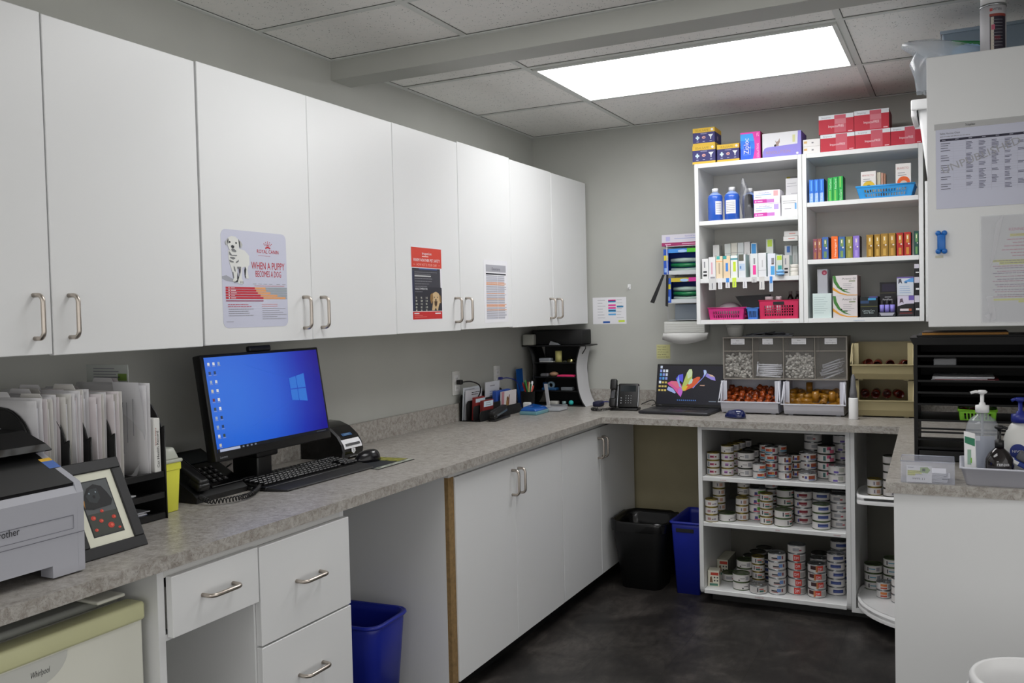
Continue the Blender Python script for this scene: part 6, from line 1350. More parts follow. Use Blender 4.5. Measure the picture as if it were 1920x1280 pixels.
# ------------------------------------------------------------------ tip-out bins and white bins on the back worktop
t = thing('tip_out_bins', 'clear four-compartment tip-out bin with white labels above the white bins', 'storage bins', (1.184, -.25, 1.0785))
M_TF = mat('grey beige plastic', '#8c867e', .45); M_TC = mat('clear tip-out door', '#a8a49e', .12, alpha=.13, spec=.5)
b = B(); W = .61; H = .218
b.box(0, W, .0, .15, 0, .006, M_TF).box(0, W, 0, .15, H-.006, H, M_TF).box(0, .006, 0, .15, .006, H-.006, M_TF).box(W-.006, W, 0, .15, .006, H-.006, M_TF).box(.006, W-.006, .144, .15, .006, H-.006, mat('dark bin back', '#4c4a48', .6))
for k in range(1, 4): b.box(k*W/4-.002, k*W/4+.002, 0, .144, .006, H-.006, M_TF)
b.build('frame', t)
for k in range(4):
    x0 = k*W/4+.004+(.002 if k == 0 else 0); x1 = (k+1)*W/4-.004
    dd = B(); dd.box(x0+.001, x1-.001, .001, .003, .008, H-.008, M_TC); dd.box(x0+.001, x1-.001, -.0005, .0009, H*.66, H*.675, M_TF); dd = dd.build('tip_out_door', t)
    lb = B(); lw = (.07, .052, .07, .058)[k]; cx = (x0+x1)/2; lb.box(cx-lw/2, cx+lw/2, -.0016, -.0006, H-.038, H-.009, M_PAPER); d = D(lb, (cx-lw/2, -.0016, H-.038), (1, 0, 0), (0, 0, 1)); d.text(('18mm', '3cc', '20mm', '1 cc')[k], lw/2, .017, .005, INK, 1, al='c'); d.text(('needle covers', 'syringes', 'bottle covers', 'syringes')[k], lw/2, .005, .004, INK, 1, w=lw*.8, al='c'); lb.build('label', dd)
# contents: countless caps; syringes one by one
R = random.Random(31); M_CAPC = mat('milky caps', '#c4c2bc', .3)
for k, lab in ((0, 'heap of small milky caps in the leftmost tip-out compartment'), (2, 'heap of small milky caps in the third tip-out compartment')):
    b = B(); x0 = 1.184+k*W/4+.012
    for i in range(330):
        x, y = x0+R.random()*.128, -.243+.004+R.random()*.05; z = 1.087+R.random()*.125*(1-.15*abs(math.sin(i)))
        c = (x, y, z); a = Matrix.Translation(c) @ Euler((R.random()*3, R.random()*3, 0)).to_matrix().to_4x4(); s = B(a); s.lathe([(.0055, -.005), (.006, .0), (.0055, .005), (.003, .005), (.003, -.004)], M_CAPC, 7)
        for v in s.v: v.z = max(v.z, 1.0855)
        b.add(s.v, s.f, M_CAPC, True)
    tag(b.build('bottle_caps'), lab, 'caps', 'heaps of milky caps', 'stuff')
def syringe(x, y, z, L, ang, lab, grp, m):
    b = B(Matrix.Translation((x, y, z)) @ Matrix.Rotation(ang, 4, 'Y')); b.tube([(-L/2, 0, 0), (L*.3, 0, 0)], .0042, m, 8); b.tube([(L*.3, 0, 0), (L/2, 0, 0)], .0022, m, 6); b.tube([(-L/2-.002, 0, 0), (-L/2, 0, 0)], .0068, m, 8); b.tube([(L*.27, 0, 0), (L*.3, 0, 0)], .0062, m, 8)
    plain('syringe', b, lab, 'syringe', (0, 0, 0), 0, grp)
M_SY = mat('white syringe', '#d8daE4', .3); M_SYD = mat('grey syringe', '#9a9ca6', .3)
for i in range(14):
    syringe(1.184+W/4+.078+R.uniform(-.008, .008), -.225+(i % 2)*.016+.004, 1.094+(i//2)*.0095, .115, R.uniform(-.06, .06)+(PI if i % 3 == 0 else 0), 'white syringe lying flat in the second tip-out compartment', 'white syringes in the second compartment', M_SY)
syringe(1.184+W/4+.022, -.239, 1.135, .07, -1.5, 'white syringe standing upright in the second tip-out compartment', None, M_SY)
for i in range(11):
    syringe(1.184+3*W/4+.078+R.uniform(-.012, .012), -.228+(i % 2)*.017+.004, 1.102+(i//2)*.0135, .105, -.35+R.uniform(-.12, .1), 'grey syringe lying aslant in the rightmost tip-out compartment', 'grey syringes in the rightmost compartment', M_SYD)

M_WBIN = mat('white bin plastic', '#c9cad4', .35); M_CREAM = mat('cream bin plastic', '#b3a77f', .45, var=.02)
def hopper(name, lab, x0, x1, yf, yb, z, h, hl, m, flare=.012, grp=None):
    """stack-and-hang bin: low flared front, sides rising to a full-height back"""
    t = thing(name, lab, 'bin', (x0, yf, z), 0, grp); w = x1-x0; D_ = yb-yf; b = B(); th = .0035; fl = flare
    side = [(.03, 0), (D_, 0), (D_, h), (.05, h), (.038, h*.9), (.0, hl), (.012, hl*.4)]
    for xa in (fl*.6, w-fl*.6-th): b.prism(side, m, 'x', xa, xa+th)
    b.box(fl*.6+th, w-fl*.6-th, .03, D_, 0, th, m); b.box(fl*.6+th, w-fl*.6-th, D_-th, D_, th, h, m)
    b.prism([(.03, 0), (.033, 0), (.0155, hl*.4), (.004, hl), (0, hl), (.012, hl*.4)], m, 'x', fl*.6+th, w-fl*.6-th)
    b.build('body', t)
    r = B(); r.tube([(fl*.6, .05, h-.002), (fl*.5, .036, h*.9), (fl*.2, .01, hl+.02), (0, -.003, hl), (w, -.003, hl), (w-fl*.2, .01, hl+.02), (w-fl*.5, .036, h*.9), (w-fl*.6, .05, h-.002)], .0042, m, 6)
    for s in (0, 1): r.box(fl*.2 if s == 0 else w-.034, .034 if s == 0 else w-fl*.2, .0375+.013, .0415+.013, hl*.95, h, m)
    r.build('rim', t)
    f = B(); [f.box(xx, xx+.02, .04, .06, -.006, -.0003, m) for xx in (.03, w-.05)]; [f.box(xx, xx+.02, D_-.04, D_-.02, -.006, -.0003, m) for xx in (.03, w-.05)]; f.build('feet', t)
    return t
hopper('stacking_bin', 'white open-front bin of brown-orange caps beside the laptop', 1.178, 1.487, -.345, -.10, CT+.0065, .160, .056, M_WBIN, .02, 'white open-front bins')
hopper('stacking_bin', 'white open-front bin of amber vials left of the cream bins', 1.492, 1.797, -.355, -.10, CT+.0065, .160, .052, M_WBIN, .02, 'white open-front bins')
hopper('stacking_bin', 'lower cream open-front bin beside the tall black organizer', 1.815, 2.10, -.33, -.07, CT+.0065, .168, .075, M_CREAM, .012, 'stacked cream bins')
hopper('stacking_bin', 'upper cream open-front bin stacked on the lower cream one', 1.815, 2.10, -.33, -.07, CT+.0065+.176, .172, .07, M_CREAM, .012, 'stacked cream bins')
AMB, AMBD, AMBR = mat('orange plastic cap', '#9a4314', .25, alpha=.85), mat('amber vial', '#a8741c', .1, alpha=.6, coat=.5), mat('dark red-brown vial', '#5c1508', .12, alpha=.93, coat=.3)
def vial(x, y, z, r, L, eu, m, lab, grp, cap=None):
    b = B(); b.lathe([(r*.6, -L/2), (r, -L/2+.002), (r, L/2), (r*.86, L/2), (r*.86, -L/2+.004), (0, -L/2+.004)], m, 14)
    if cap: b.lathe([(r*1.12, L/2), (r*1.12, L/2+.012), (0, L/2+.012)], cap, 14)
    plain('vial', b, lab, 'vial', (x, y, z), 0, grp, eu)
R = random.Random(12)
for i in range(56):
    x = 1.205+(i % 8)*.035+R.uniform(-.006, .006); lay = i//8; vial(min(x, 1.462), -.30+R.uniform(-.008, .008)+lay*.024, CT+.046+lay*.011+R.uniform(-.006, .009), .0150, .024, (R.uniform(.8, 2.2), R.uniform(-.6, .6), R.uniform(0, 3)), AMB if i % 3 else mat('dark orange cap', '#7a3214', .3), 'small brown-orange plastic cap in the white bin beside the laptop', 'brown-orange caps in the white bin')
for i in range(28):
    x = 1.525+(i % 7)*.039+R.uniform(-.004, .004); lay = i//7; up = (i in (10, 12, 23)); vial(min(x, 1.768), -.29+lay*.042+R.uniform(-.006, .006), CT+.046+lay*.019+(.022 if up else 0), .0165, .055, (0, 0, 0) if up else (R.uniform(1.2, 1.9), R.uniform(-.4, .4), R.uniform(0, 3)), AMBD, 'amber plastic vial '+('standing upright' if up else 'lying')+' in the white bin left of the cream bins', 'upright amber vials in the white bin' if up else 'lying amber vials in the white bin')
for lay, z, xs, lab in ((0, CT+.038, (1.85, 1.90, 1.95, 2.0, 2.05), 'lower'), (1, CT+.22, (1.86, 1.91, 1.965, 2.03), 'upper')):
    for i, x in enumerate(xs): vial(x, -.275+(i % 2)*.02, z+(.012 if i % 2 else 0), .021, .055, (R.uniform(1.2, 1.8), R.uniform(-.5, .5), R.uniform(-.6, .6)), AMBR, f'dark red-brown vial in the {lab} cream bin', f'dark red-brown vials in the {lab} cream bin')
    for i, x in enumerate(xs[:4]): vial(x+.02, -.21, z+.04+(.03 if lay == 0 else -.008), .02, .05, (R.uniform(1.2, 1.8), R.uniform(-.5, .5), R.uniform(-.6, .6)), AMBR, f'dark red-brown vial in the {lab} cream bin', f'dark red-brown vials in the {lab} cream bin')
mouse('computer_mouse', 'dark blue shiny mouse in front of the white bin of caps', (1.30, -.505, CT+.0003), 2.9, mat('dark blue glossy shell', '#131d4e', .12, coat=.5))
t = thing('pot', 'off-white pot standing on the left end of the tip-out bins', 'pot', (1.238, -.19, 1.2972))
B().lathe([(.037, 0), (.044, .045), (.046, .052), (.0475, .052), (.0475, .062), (.044, .062), (.038, .004), (0, .004)], ink('#b8b8b4'), 24).build('body', t)
b = B(); R = random.Random(6)
for i in range(16): x = R.uniform(-.095, .09); b.tube([(x-.05, R.uniform(-.01, .02), .006+R.random()*.012), (x+.05, R.uniform(-.01, .02), .006+R.random()*.018)], .0022, mat('scissors steel', '#8f929c', .3, .8) if i % 3 else INK, 5)
b.rbox(-.13, .12, -.02, .03, 0, .005, mat('clear pouch', '#9a9ca4', .2, alpha=.7), .002, 1); plain('instrument_tray', b, 'flat pouch of steel instruments on top of the tip-out bins', 'pouch', (1.41, -.20, 1.2972))
t = thing('handheld_scanner', 'grey tapered scanner standing in a white round base beside the cream bins', 'scanner', (1.836, -.41, CT+.0003))
B().lathe([(.0205, 0), (.0215, .004), (.0215, .098), (.0195, .102)], M_WHITE, 24).build('base', t); B().lathe([(.0165, .1022), (.017, .125), (.0115, .16), (.0095, .20), (.005, .208), (.005, .213)], mat('grey handle', '#6d6e72', .4), 20).build('handle', t)

# ------------------------------------------------------------------ tall black organizer on the right-hand worktop
t = thing('document_organizer', 'tall black shelf organizer on the right-hand worktop', 'organizer', (2.148, -1.55, CT))
b = B(); W = .45; Dp = .28; MB_ = mat('satin black plastic', '#070707', .5, spec=.3)
b.box(0, .012, 0, Dp, 0, .40, MB_).box(W-.012, W, 0, Dp, 0, .40, MB_).box(.012, W-.012, Dp-.004, Dp, .19, .40, MB_)
b.prism([(.0, .40), (W, .40), (W+.012, .425), (-.012, .425)], MB_, 'y', -.006, Dp); b.box(.01, W-.01, .01, Dp-.01, .4255, .432, MB_)
b.build('case', t)
for z in (.075, .10, .112): B().box(.0125, W-.0125, 0, .004, z-.002, z+.004, mat('shelf edge', '#0c0c0d', .5, spec=.3)).build('front_rail', t)
for z in (.045, .14, .195, .235, .275, .325, .36):
    s = B(); s.box(.0125, W-.0125, .004, Dp-.006, z, z+.0022, MB_); s.box(.0125, W-.0125, 0, .0035, z-.002, z+.005, mat('shelf edge', '#0c0c0d', .5, spec=.3)); s.build('shelf', t)
b = B(); b.rbox(.0125, W-.0125, .006, Dp-.02, .002, .04, mat('black drawer', '#101113', .25), .003, 1); b.build('drawer', t)
b = B(); b.rbox(0, .26, 0, .18, 0, .008, ink('#a8752c'), .001, 1); b.rbox(.0, .26, -.001, .18, .0082, .011, ink('#2a1a10'), .0008, 1); plain('envelope', b, 'tan envelope lying on top of the tall black organizer', 'envelope', (2.175, -1.54, CT+.4325))
b = B(); R = random.Random(14)
for i in range(5): b.box(.0+R.uniform(0, .02), .19+R.uniform(-.03, .02), 0, .2, i*.0025, i*.0025+.0018, [M_PAPER, ink('#7a2a34'), M_PAPER, ink('#a9aaae'), M_PAPER][i])
plain('paper_stack', b, 'loose white and dark red papers inside the tall black organizer', 'papers', (2.20, -1.535, CT+.2775))
b = B(); b.rbox(0, .07, 0, .09, 0, .024, mat('grey clear box', '#7c7e82', .15, alpha=.6), .002, 1); plain('clear_box', b, 'small clear box in the upper part of the tall black organizer', 'box', (2.21, -1.535, CT+.3625-.034))
basket('storage_basket', 'lime green basket inside the tall black organizer', 2.285, 2.40, -1.575+.03, .13, CT+.1425, .036, '#7cc02c', 1, 8, .004)
for i, x in enumerate((2.30, 2.33, 2.36)):
    vial(x, -1.50, CT+.171, .0145, .03, (1.5, .2*i, .2), AMBR, 'dark red vial in the lime green basket', 'dark red vials in the lime basket')

# ------------------------------------------------------------------ front of the right-hand worktop
t = thing('acrylic_box', 'clear open acrylic box with a yellow-highlighted card at the worktop corner', 'box', (2.128, -1.972, CT+.0003), .02)
M_ACR = mat('clear acrylic wall', '#c9ccd8', .06, alpha=.22, spec=.8); M_ACE = mat('acrylic edge', '#bfc2d0', .15, alpha=.75)
b = B()
for a in ((0, .148, 0, .002), (0, .148, .118, .12), (0, .002, .002, .118), (.146, .148, .002, .118)): b.box(*a, .002, .066, M_ACR)
b.box(0, .148, 0, .12, 0, .002, M_ACR); b.build('box', t); B().tube([(0, 0, .066), (.148, 0, .066), (.148, .12, .066), (0, .12, .066)], .0014, M_ACE, 5, True).build('rim', t)
for i, (x, w) in enumerate(((.075, .06),)):
    b = B(); R = random.Random(3)
    for k in range(7): b.rbox(.01+R.uniform(0, .04), .115+R.uniform(-.01, .018), .012, .10, k*.0042, k*.0042+.003, ink('#d2d2da'), .001, 1)
    plain('card_stack', b, 'loose white cards lying in the clear acrylic box', 'cards', (2.135, -1.965, CT+.0028), .02)
b = B(); b.box(0, .07, 0, .0008, 0, .05, M_PAPER); d = D(b, (0, 0, 0), (1, 0, 0), (0, 0, 1)); d.rect(.003, .026, .042, .036, ink('#d8dc3a'), 1); d.rect(.003, .020, .024, .026, ink('#d8dc3a'), 1); d.lines(.004, .034, .045, 3, .005, .0015, ink('#5a5a20'), 2, 2, words=True); d.poly([(.038, .045), (.058, .047), (.066, .038), (.058, .028), (.038, .03)], ink('#8cae3a'), 2); d.rect(.044, .034, .052, .042, ink('#2c3a20'), 3); d.text('9999.11', .016, .008, .006, INK, 1, w=.034); d.lines(.004, .045, .03, 1, 0, .002, GREYINK, 1, 1)
plain('price_card', b, 'white card with yellow highlights and green tag in the acrylic box front', 'card', (2.144, -1.9690, CT+.0028), .02)
t = thing('plastic_tray', 'white shallow plastic tray of pump bottles at right', 'tray', (2.29, -1.972, CT+.0003))
b = B(); W = .32; Dp = .23
def rr(x0, x1, y0, y1, z, r=.015): return [(x, y, z) for x, y in arc(x1-r, y0+r, r, -PI/2, 0, 4)+arc(x1-r, y1-r, r, 0, PI/2, 4)+arc(x0+r, y1-r, r, PI/2, PI, 4)+arc(x0+r, y0+r, r, PI, 1.5*PI, 4)]
rg = [rr(.016, W-.016, .016, Dp-.012, 0), rr(.002, W-.002, .002, Dp-.002, .05), rr(-.002, W+.002, -.002, Dp+.002, .05), rr(-.002, W+.002, -.002, Dp+.002, .055), rr(.005, W-.005, .005, Dp-.005, .055), rr(.019, W-.019, .019, Dp-.015, .003)]
vs = [v for q in rg for v in q]; b.add(vs, [(j*20+i, j*20+(i+1) % 20, (j+1)*20+(i+1) % 20, (j+1)*20+i) for j in range(5) for i in range(20)], M_WBIN, True); b._reuse([tuple(range(20))[::-1], tuple(range(100, 120))], M_WBIN, False, len(vs)); b.build('tray', t)
def pump_head(t, z, m, s=1, body=.014, L=.03):
    b = B(); b.lathe([(body*1.05, z), (body*1.05, z+.022*s), (body*.5, z+.024*s), (body*.45, z+.03*s), (.0055*s, z+.032*s), (.0055*s, z+.056*s)], m, 18); b.build('collar', t)
    h = B(); h.lathe([(.006*s, z+.0562*s), (.013*s, z+.06*s), (.0145*s, z+.065*s), (.010*s, z+.069*s), (0, z+.07*s)], m, 18); h.tube([(0, 0, z+.063*s), (-L*.6, -.004, z+.064*s), (-L, -.006, z+.06*s)], .0045*s, m, 8); h.build('pump', t)
t = thing('sanitizer_bottle', 'large clear hand sanitizer bottle with a white pump in the white tray', 'bottle', (2.352, -1.80, CT+.0036))
M_GEL = mat('clear sanitizer gel', '#b9bec4', .05, alpha=.38, spec=.9)
b = B(); b.lathe([(.042, 0), (.046, .005), (.047, .14), (.044, .16), (.034, .178), (.018, .19), (.015, .197)], M_GEL, 28); b.build('bottle', t)
b = B(); wrap(b, .047, -80*PI/180-.95, .075, .03, .13, mat('pale label', '#b6bccb', .4, alpha=.7), .0004, 10); wrap(b, .047, -80*PI/180-.95, .018, .05, .062, ink('#4a9cc4'), .0007); wrap(b, .047, -80*PI/180+.0, .014, .05, .062, ink('#4a9cc4'), .0007); wrap(b, .047, -80*PI/180-.95, .03, .115, .13, ink('#c9ccd4'), .0007); wrap(b, .047, -80*PI/180+.1, .014, .025, .036, ink('#3a3a40'), .0007); b.build('label', t)
B().tube([(0, 0, .012), (0, 0, .195)], .0035, mat('dip tube', '#a9acb4', .3, alpha=.7), 8).build('dip_tube', t)
pump_head(t, .1972, M_WHITE, 1, .0185, .032)
t = thing('tube_bottle', 'slim white and green tube standing in front of the sanitizer bottle', 'tube', (2.319, -1.895, CT+.0036))
b = B(); b.rbox(0, 0, 0, 0, 0, 0, M_WHITE, .004, 2, None, [(-.017, -.009, 0), (.017, -.009, 0), (-.017, .009, 0), (.017, .009, 0), (-.0185, -.002, .15), (.012, -.002, .143), (-.0185, .002, .15), (.012, .002, .143)])
b.build('tube', t, loc=(0, 0, 0)); b = B(); d = D(b, (-.017, -.0094, 0), (1, 0, 0), (0, .05, 1), .0004); d.poly([(.001, .135), (.028, .128), (.028, .105), (.001, .115)], ink('#2c7a5a'), 2); d.rect(.008, .05, .018, .095, ink('#8fae9a'), 2); d.disc(.013, .03, .006, ink('#6aa84c'), 2, 12); d.disc(.013, .03, .004, M_WHITE, 3, 12); d.rect(.016, .055, .02, .07, ink('#7cb84c'), 3); b.build('label', t)
t = thing('lotion_bottle', 'black round lotion bottle with a black pump, lettered renova', 'bottle', (2.395, -1.895, CT+.0036))
M_DB = mat('dark brown-black bottle', '#120a0c', .1, coat=.4)
B().lathe([(.036, 0), (.0395, .004), (.0395, .052), (.037, .07), (.028, .088), (.016, .1), (.012, .104)], M_DB, 28).build('bottle', t)
b = B(); wraptext(b, 'renova', .0395, -80*PI/180-.36, .055, .010, M_PAPER, .034, .0003); wrap(b, .0395, -80*PI/180-.2, .022, .0385, .0395, GREYINK, .0003); b.build('label', t); pump_head(t, .1042, M_BLACK, .95, .012, -.022)
t = thing('lotion_bottle', 'white lotion bottle with a dark blue pump, lettered NIVEA', 'bottle', (2.455, -1.80, CT+.0036))
B().lathe([(.042, 0), (.047, .006), (.05, .06), (.046, .12), (.036, .15), (.026, .165), (.02, .17)], mat('cream white bottle', '#dcdcd8', .3), 28, sy=.62).build('bottle', t)
b = B(); d = D(b, (0, -.033, .085), (1, 0, 0), (0, .05, 1), .0003); NB = ink('#1d2f7c')
b.M = None; d.disc(-.008, 0, .0225, NB, 2, 28); d.text('NIVEA', -.008, -.0035, .0075, M_PAPER, 4, w=.032, al='c'); b.build('label', t)
pump_head(t, .1702, mat('dark blue pump', '#1f2c86', .35), 1.1, .024, .024)
t = thing('barcode_scanner', 'grey and blue handheld tool lying at the right edge of the white tray', 'tool', (2.475, -1.885, CT+.0036))
b = B(Matrix.Translation((0, 0, .068)) @ Matrix.Rotation(.5, 4, 'Y')); b.rbox(-.035, .06, -.016, .016, -.014, .014, mat('grey tool body', '#4d4f54', .4), .005, 2); b.rbox(-.04, .01, -.012, .012, -.03, -.0145, ink('#2a3f8c'), .003, 1); b.rbox(-.055, -.02, -.013, .013, -.03, -.016, M_WHITE, .003, 1); b.build('head', t)
b = B(); b.rbox(.0, .07, -.014, .014, 0, .05, M_BLACK, .005, 1); b.build('handle', t)
b = B(); b.rbox(0, .08, 0, .06, 0, .16, ink('#b8c8b4'), .02, 3); plain('soap_refill', b, 'pale green rounded container at the right edge behind the lotion', 'container', (2.468, -1.70, CT+.16+.003)) if False else None

# ------------------------------------------------------------------ papers and things on the right-hand cabinet
YP = -1.7006
def onpanel(name, b, lab, cat, x, z): return plain(name, b, lab, cat, (x, YP, z))
t = thing('schedule', 'printed vaccine schedule table stamped UNPUBLISHED on the right-hand cabinet', 'schedule', (2.226, YP, 1.752))
b = B(); b.prism([(0, 0), (.33, 0), (.33, .253), (0, .253)], M_LAMI, 'y', -.0006, 0); b.prism([(-.004, .2532), (.33, .2532), (.33, .272), (-.004, .272)], mat('clear sleeve top', '#d0d0d0', .2, alpha=.5), 'y', -.0006, 0)
d = D(b, (0, -.0006, 0), (1, 0, 0), (0, 0, 1)); DN = ink('#26243a')
d.text('Feline Vaccine Chart', .012, .237, .006, INK, 1, w=.058); d.lines(.012, .231, .1, 1, 0, .002, GREYINK, 1, 2, words=True); d.rect(.012, .215, .33, .2225, DN, 1)
for c in range(7): d.rect(.018+c*.038, .218, .028+c*.038, .22, ink('#b0b0c0'), 2)
R = random.Random(77)
for i, zz in enumerate((.207, .2, .192, .184, .168, .161, .153, .137, .13, .122, .115, .1, .093, .077, .07, .062)): d.rect(.014, zz, .014+R.uniform(.018, .03), zz+.002, ink('#5a5a6a'), 1); d.rect(.012, zz-.0028, .33, zz-.0024, ink('#b0b0c2'), 1)
for c in range(1, 8): d.rect(.05+(c-1)*.036, .05, .0504+(c-1)*.036, .215, ink('#b4b4c4'), 1)
blocks = {2: [(.208, .183), (.172, .133), (.13, .125), (.118, .11), (.102, .09), (.08, .07)], 3: [(.208, .195), (.187, .15), (.142, .13), (.12, .09), (.082, .06)], 4: [(.208, .18), (.172, .132), (.118, .113), (.098, .076)], 5: [(.208, .18), (.17, .165), (.155, .15), (.142, .13), (.12, .11), (.105, .092), (.085, .078), (.07, .055)], 6: [(.198, .19), (.175, .17), (.135, .128), (.105, .1), (.08, .065)], 7: [(.2, .18), (.16, .14), (.12, .1)]}
for c, bl in blocks.items():
    for a, e in bl:
        x = .05+(c-1)*.036+.002-.001
        z = a
        while z > e: d.rect(x, z-.002, x+R.uniform(.012, .02), z, ink('#6a6a80'), 1); z -= .0042
d.text('UNPUBLISHED', .022, .112, .024, ink('#a6a6ac'), 2, w=.232, ang=.335); d.text('Staples', .085, .259, .007, INK, 2, w=.028)
b.build('chart', t)
b = B(); m = mat('blue bone plastic', '#1f6fc4', .3); b.rbox(-.012, .012, -.014, -.0002, -.026, .026, m, .004, 2)
for x in (-.009, .009):
    for z in (-.029, .029): b.ball((x, -.0085, z), .0088, m, 12, 8, (1, .95, 1))
onpanel('bone_clip', b, 'blue plastic dog bone clip on the right-hand cabinet', 'clip', 2.240, 1.645)
b = B(); b.prism([(0, 0), (.023, 0), (.023, .008), (0, .008)], ink('#c9c7b4'), 'y', -.0006, 0); onpanel('tape_piece', b, 'small cream tape piece below the blue bone clip', 'tape', 2.222, 1.595)
t = thing('notice_sleeve', 'clear sleeve holding a red-lettered kennel notice on the right-hand cabinet', 'notice', (2.356, YP, 1.387))
b = B(); b.prism([(.0, 0), (.25, .0), (.25, .332), (.0, .332)], ink('#cfcfd2'), 'y', -.0006, 0); d = D(b, (0, -.0006, 0), (1, 0, 0), (0, 0, 1)); RDI, YL = ink('#b8506a'), ink('#d6d838')
d.text('KENNEL COUGH', .075, .284, .009, RDI, 2, w=.1); d.rect(.078, .266, .17, .274, YL, 1); d.text('CLINICAL SIGNS', .08, .2675, .006, ink('#9a5a2a'), 2, w=.085)
z = .255; k = 0
ys_ = [(.07, .258), (.085, .248), (.062, .238), (.055, .226), (.08, .216), (.084, .207)]
for x, zz in ys_: d.lines(x, zz, .22, 1, 0, .0028, ink('#b86a80'), 1, k, words=True); k += 1
d.rect(.03, .187, .22, .194, YL, 1); d.rect(.048, .179, .2, .1865, YL, 1); d.lines(.032, .192, .22, 1, 0, .0025, ink('#5a4a2a'), 2, 1, words=True); d.lines(.05, .185, .2, 1, 0, .0025, ink('#5a4a2a'), 2, 2, words=True)
for i, zz in enumerate((.175, .169, .159, .153, .143, .134, .128, .117, .111, .101, .095, .085, .079)): d.lines(.03+.006*(i % 3), zz, .22, 1, 0, .0026, ink('#a86a84') if i % 2 == 0 else ink('#7a6a88'), 1, 20+i, words=True)
d.rect(.026, .066, .22, .072, YL, 1); d.rect(.1, .059, .2, .0655, YL, 1)
b.build('sheet', t)
b = B(); b.prism([(-.004, -.004), (.254, -.004), (.254, .335), (-.004, .335)], mat('clear plastic sleeve', '#e4e6ea', .08, alpha=.22, spec=.9), 'y', -.0025, -.0022)
for pts in ([(.04, .31), (.06, .334), (.035, .2), (.02, .17)], [(.01, .08), (.03, .08), (.04, .01), (.025, .0)], [(.005, .02), (.02, .005), (.03, .03)]): b.prism(pts, mat('sleeve crease', '#e6e6ea', .1, alpha=.4, spec=.9), 'y', -.003, -.0027)
b.build('sleeve', t)

ZP = 1.372+.868
t = thing('powder_can', 'metal can with a dark printed label and white lid on the right-hand cabinet', 'can', (2.392, -1.655, ZP+.0003))
b = B(); r = .037; b.lathe([(r, 0), (r, .142)], ink('#c9c8cc'), 28); b.lathe([(r+.0012, .138), (r+.0018, .142), (r+.0012, .146), (r-.003, .147)], SILV, 28); f = -83*PI/180
wrap(b, r, f-.4, .052, .0, .104, ink('#231c2c'), .0003, 10); wrap(b, r, f-.42, .054, .104, .112, ink('#8c3a30'), .0004, 10); wrap(b, r, f-.33, .009, .0, .102, ink('#bfb8ac'), .0005, 3); wrap(b, r, f-.05, .018, .03, .042, ink('#5c1c28'), .0006, 3); wrap(b, r, f-.28, .01, .062, .078, ink('#b85a70'), .0007, 3)
for i in range(9): wrap(b, r, f-.18, .03, .012+i*.010, .0135+i*.010, ink('#7a7a80'), .0006, 6)
wraptext(b, 'VETERI', r, f-.18, .122, .007, ink('#4a4a56'), .026); wrap(b, r, f-.4, .008, .12, .129, ink('#b84a48'), .0005, 2); b.build('body', t)
B().lathe([(r-.002, .1472), (r-.001, .18), (r-.003, .183), (0, .183)], M_WHITE, 28).build('lid', t)
t = thing('plastic_tub', 'translucent blue-grey tub on top of the right-hand cabinet', 'tub', (2.24, -1.35, ZP+.0003))
TUB = mat('blue-grey translucent plastic', '#8c9cab', .3, alpha=.85)
b = B(); b.rbox(0, 0, 0, 0, 0, 0, TUB, .008, 2, None, [(.015, .01, 0), (.34, .01, 0), (.015, .22, 0), (.34, .22, 0), (0, 0, .165), (.36, 0, .165), (0, .23, .165), (.36, .23, .165)]); b.build('body', t); B().tube([(-.003, -.003, .165), (.363, -.003, .165), (.363, .233, .165), (-.003, .233, .165)], .006, TUB, 6, True).build('rim', t)
b = B(); b.tube([(2.275, -1.50, ZP+.088), (2.36, -1.56, ZP+.058)], .008, mat('green tube', '#1d7a3f', .3), 10); b.tube([(2.2735, -1.499, ZP+.088), (2.275, -1.50, ZP+.0883)], .0085, ink('#123f24'), 10); plain('green_stick', b, 'green plastic stick leaning between plastic bag and metal can', 'stick')
def crumple(seed, segs, m, name, lab, loc):
    R = random.Random(seed); b = B(); n = 16; vs = []
    for (cx, cy, z, rx, ry) in segs:
        for i in range(n): a = 2*PI*i/n; q = 1+R.uniform(-.13, .13); vs.append((cx+rx*q*math.cos(a), cy+ry*q*math.sin(a), z+R.uniform(-.006, .006)))
    L = len(segs); b.add(vs, [(j*n+i, j*n+(i+1) % n, (j+1)*n+(i+1) % n, (j+1)*n+i) for j in range(L-1) for i in range(n)], m, True)
    return b
FILM = mat('clear crumpled film', '#d3dbe4', .08, alpha=.38, spec=1)
b = crumple(5, [(.07, 0, .004, .10, .09), (.05, 0, .03, .11, .09), (.0, 0, .07, .10, .07), (-.06, 0, .09, .055, .04), (-.10, 0, .10, .006, .006)], FILM, '', '', 0)
c = crumple(8, [(.10, 0, .008, .08, .06), (.10, 0, .05, .06, .05), (.10, .0, .07, .02, .02)], ink('#9fc4e4'), '', '', 0); b.add(c.v, c.f, ink('#9fc4e4'), True)
c = crumple(9, [(-.052, 0, -.075, .02, .03), (-.05, 0, -.02, .03, .03), (-.04, 0, .03, .05, .04), (-.02, 0, .07, .05, .04)], FILM, '', '', 0); b.add(c.v, c.f, FILM, True)
plain('plastic_bag', b, 'crumpled clear bag with blue contents drooping over the cabinet edge', 'bag', (2.235, -1.52, ZP+.003))
t = thing('plastic_bin', 'white plastic bin with a hooked rim behind the right-hand cabinet panel', 'bin', (2.115, -.84, 1.952))
b = B(); b.rbox(0, 0, 0, 0, 0, 0, M_WHITE, .012, 2, None, [(.06, .02, 0), (.34, .02, 0), (.06, .22, 0), (.34, .22, 0), (.022, .005, .325), (.37, .005, .325), (.022, .25, .325), (.37, .25, .325)]); b.build('body', t)
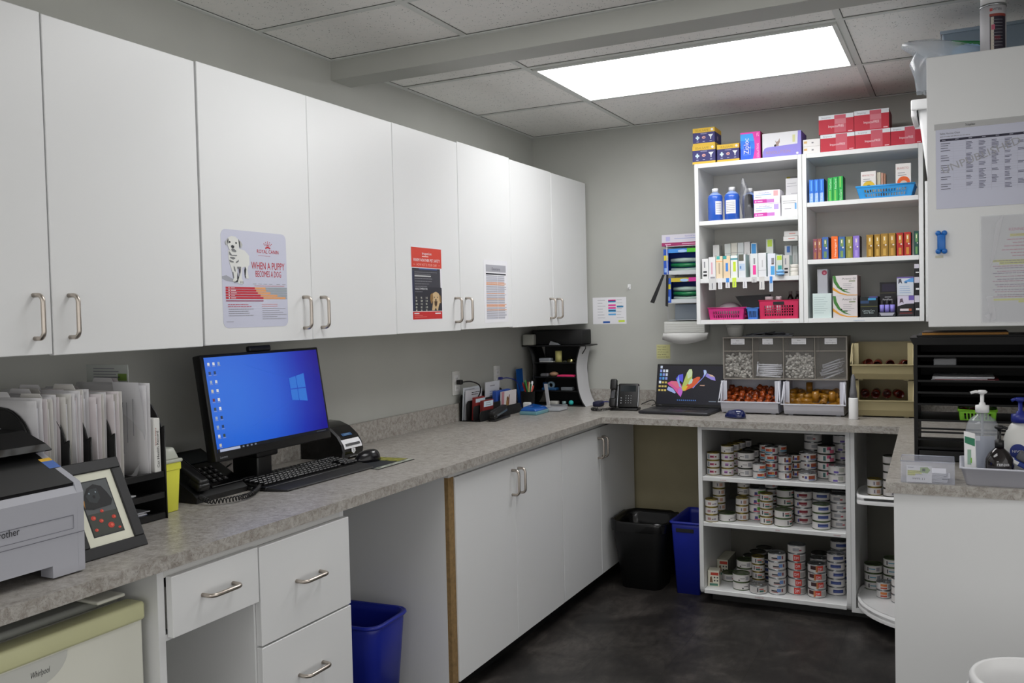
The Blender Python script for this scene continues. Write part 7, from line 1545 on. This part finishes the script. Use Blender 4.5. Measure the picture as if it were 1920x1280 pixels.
b = B(); b.rbox(0, .022, 0, .25, .262, .333, M_WHITE, .008, 2); b.rbox(.0, .39, -.012, .0045, .29, .333, M_WHITE, .006, 2); b.build('rim', t)

# the white bucket in the near right corner
t = thing('bucket', 'white round bucket in the bottom right corner, only its rim in view', 'bucket', (2.452, -2.46, .0005))
M_BK = mat('white bucket plastic', '#e8e8e8', .3)
B().lathe([(.11, 0), (.135, .50), (.145, .50), (.145, .53), (.139, .54), (.131, .538), (.126, .50), (.10, .004), (0, .004)], M_BK, 48).build('body', t)
B().lathe([(.1462, .488), (.152, .49), (.152, .497), (.1462, .499)], M_BK, 48, caps=False).build('rim_ring', t)
# small red lettering on the can shelf edges
def edge_label(x, z, s, lab, col='#b06a6a', y=-.6002, h=.006, w=.03):
    b = B(); b.box(0, w+.006, 0, .0006, 0, h+.006, M_CAB); D(b, (0, 0, 0), (1, 0, 0), (0, 0, 1)).text(s, .003, .003, h, ink(col), 1, w=w); plain('shelf_label', b, lab, 'label', (x, y, z))
edge_label(1.24, .610, 'G.I. RENAL', 'small pink lettered label on the edge of the upper can shelf')
edge_label(1.50, .388, 'RENAL', 'small pink lettered label near the middle of the second can shelf edge', w=.022)
edge_label(1.76, .388, 'URINARY', 'small pink lettered label at the right end of the second can shelf edge', w=.034)
edge_label(1.40, .056, 'DIABETIC', 'small pink lettered label on the edge of the bottom can shelf', w=.042)
edge_label(1.43, 1.370, 'OTHER DRUGS', 'faint pink lettered label under the crimson basket', '#c09a9a', -.3309, .005, .07)
edge_label(1.83, 1.370, 'supplements', 'faint blue lettered label under the lettered white boxes', '#8aa0c8', -.3309, .005, .05)
# ------------------------------------------------------------------ world and view
w = bpy.data.worlds.new('world'); SC.world = w; w.use_nodes = True
w.node_tree.nodes['Background'].inputs['Color'].default_value = (1, .985, .97, 1); w.node_tree.nodes['Background'].inputs['Strength'].default_value = 1.15
SC.view_settings.view_transform = 'Standard'; SC.view_settings.look = 'None'; SC.view_settings.exposure = 0; SC.view_settings.gamma = 1
SC.cycles.max_bounces = 8; SC.cycles.diffuse_bounces = 5; SC.cycles.transparent_max_bounces = 12
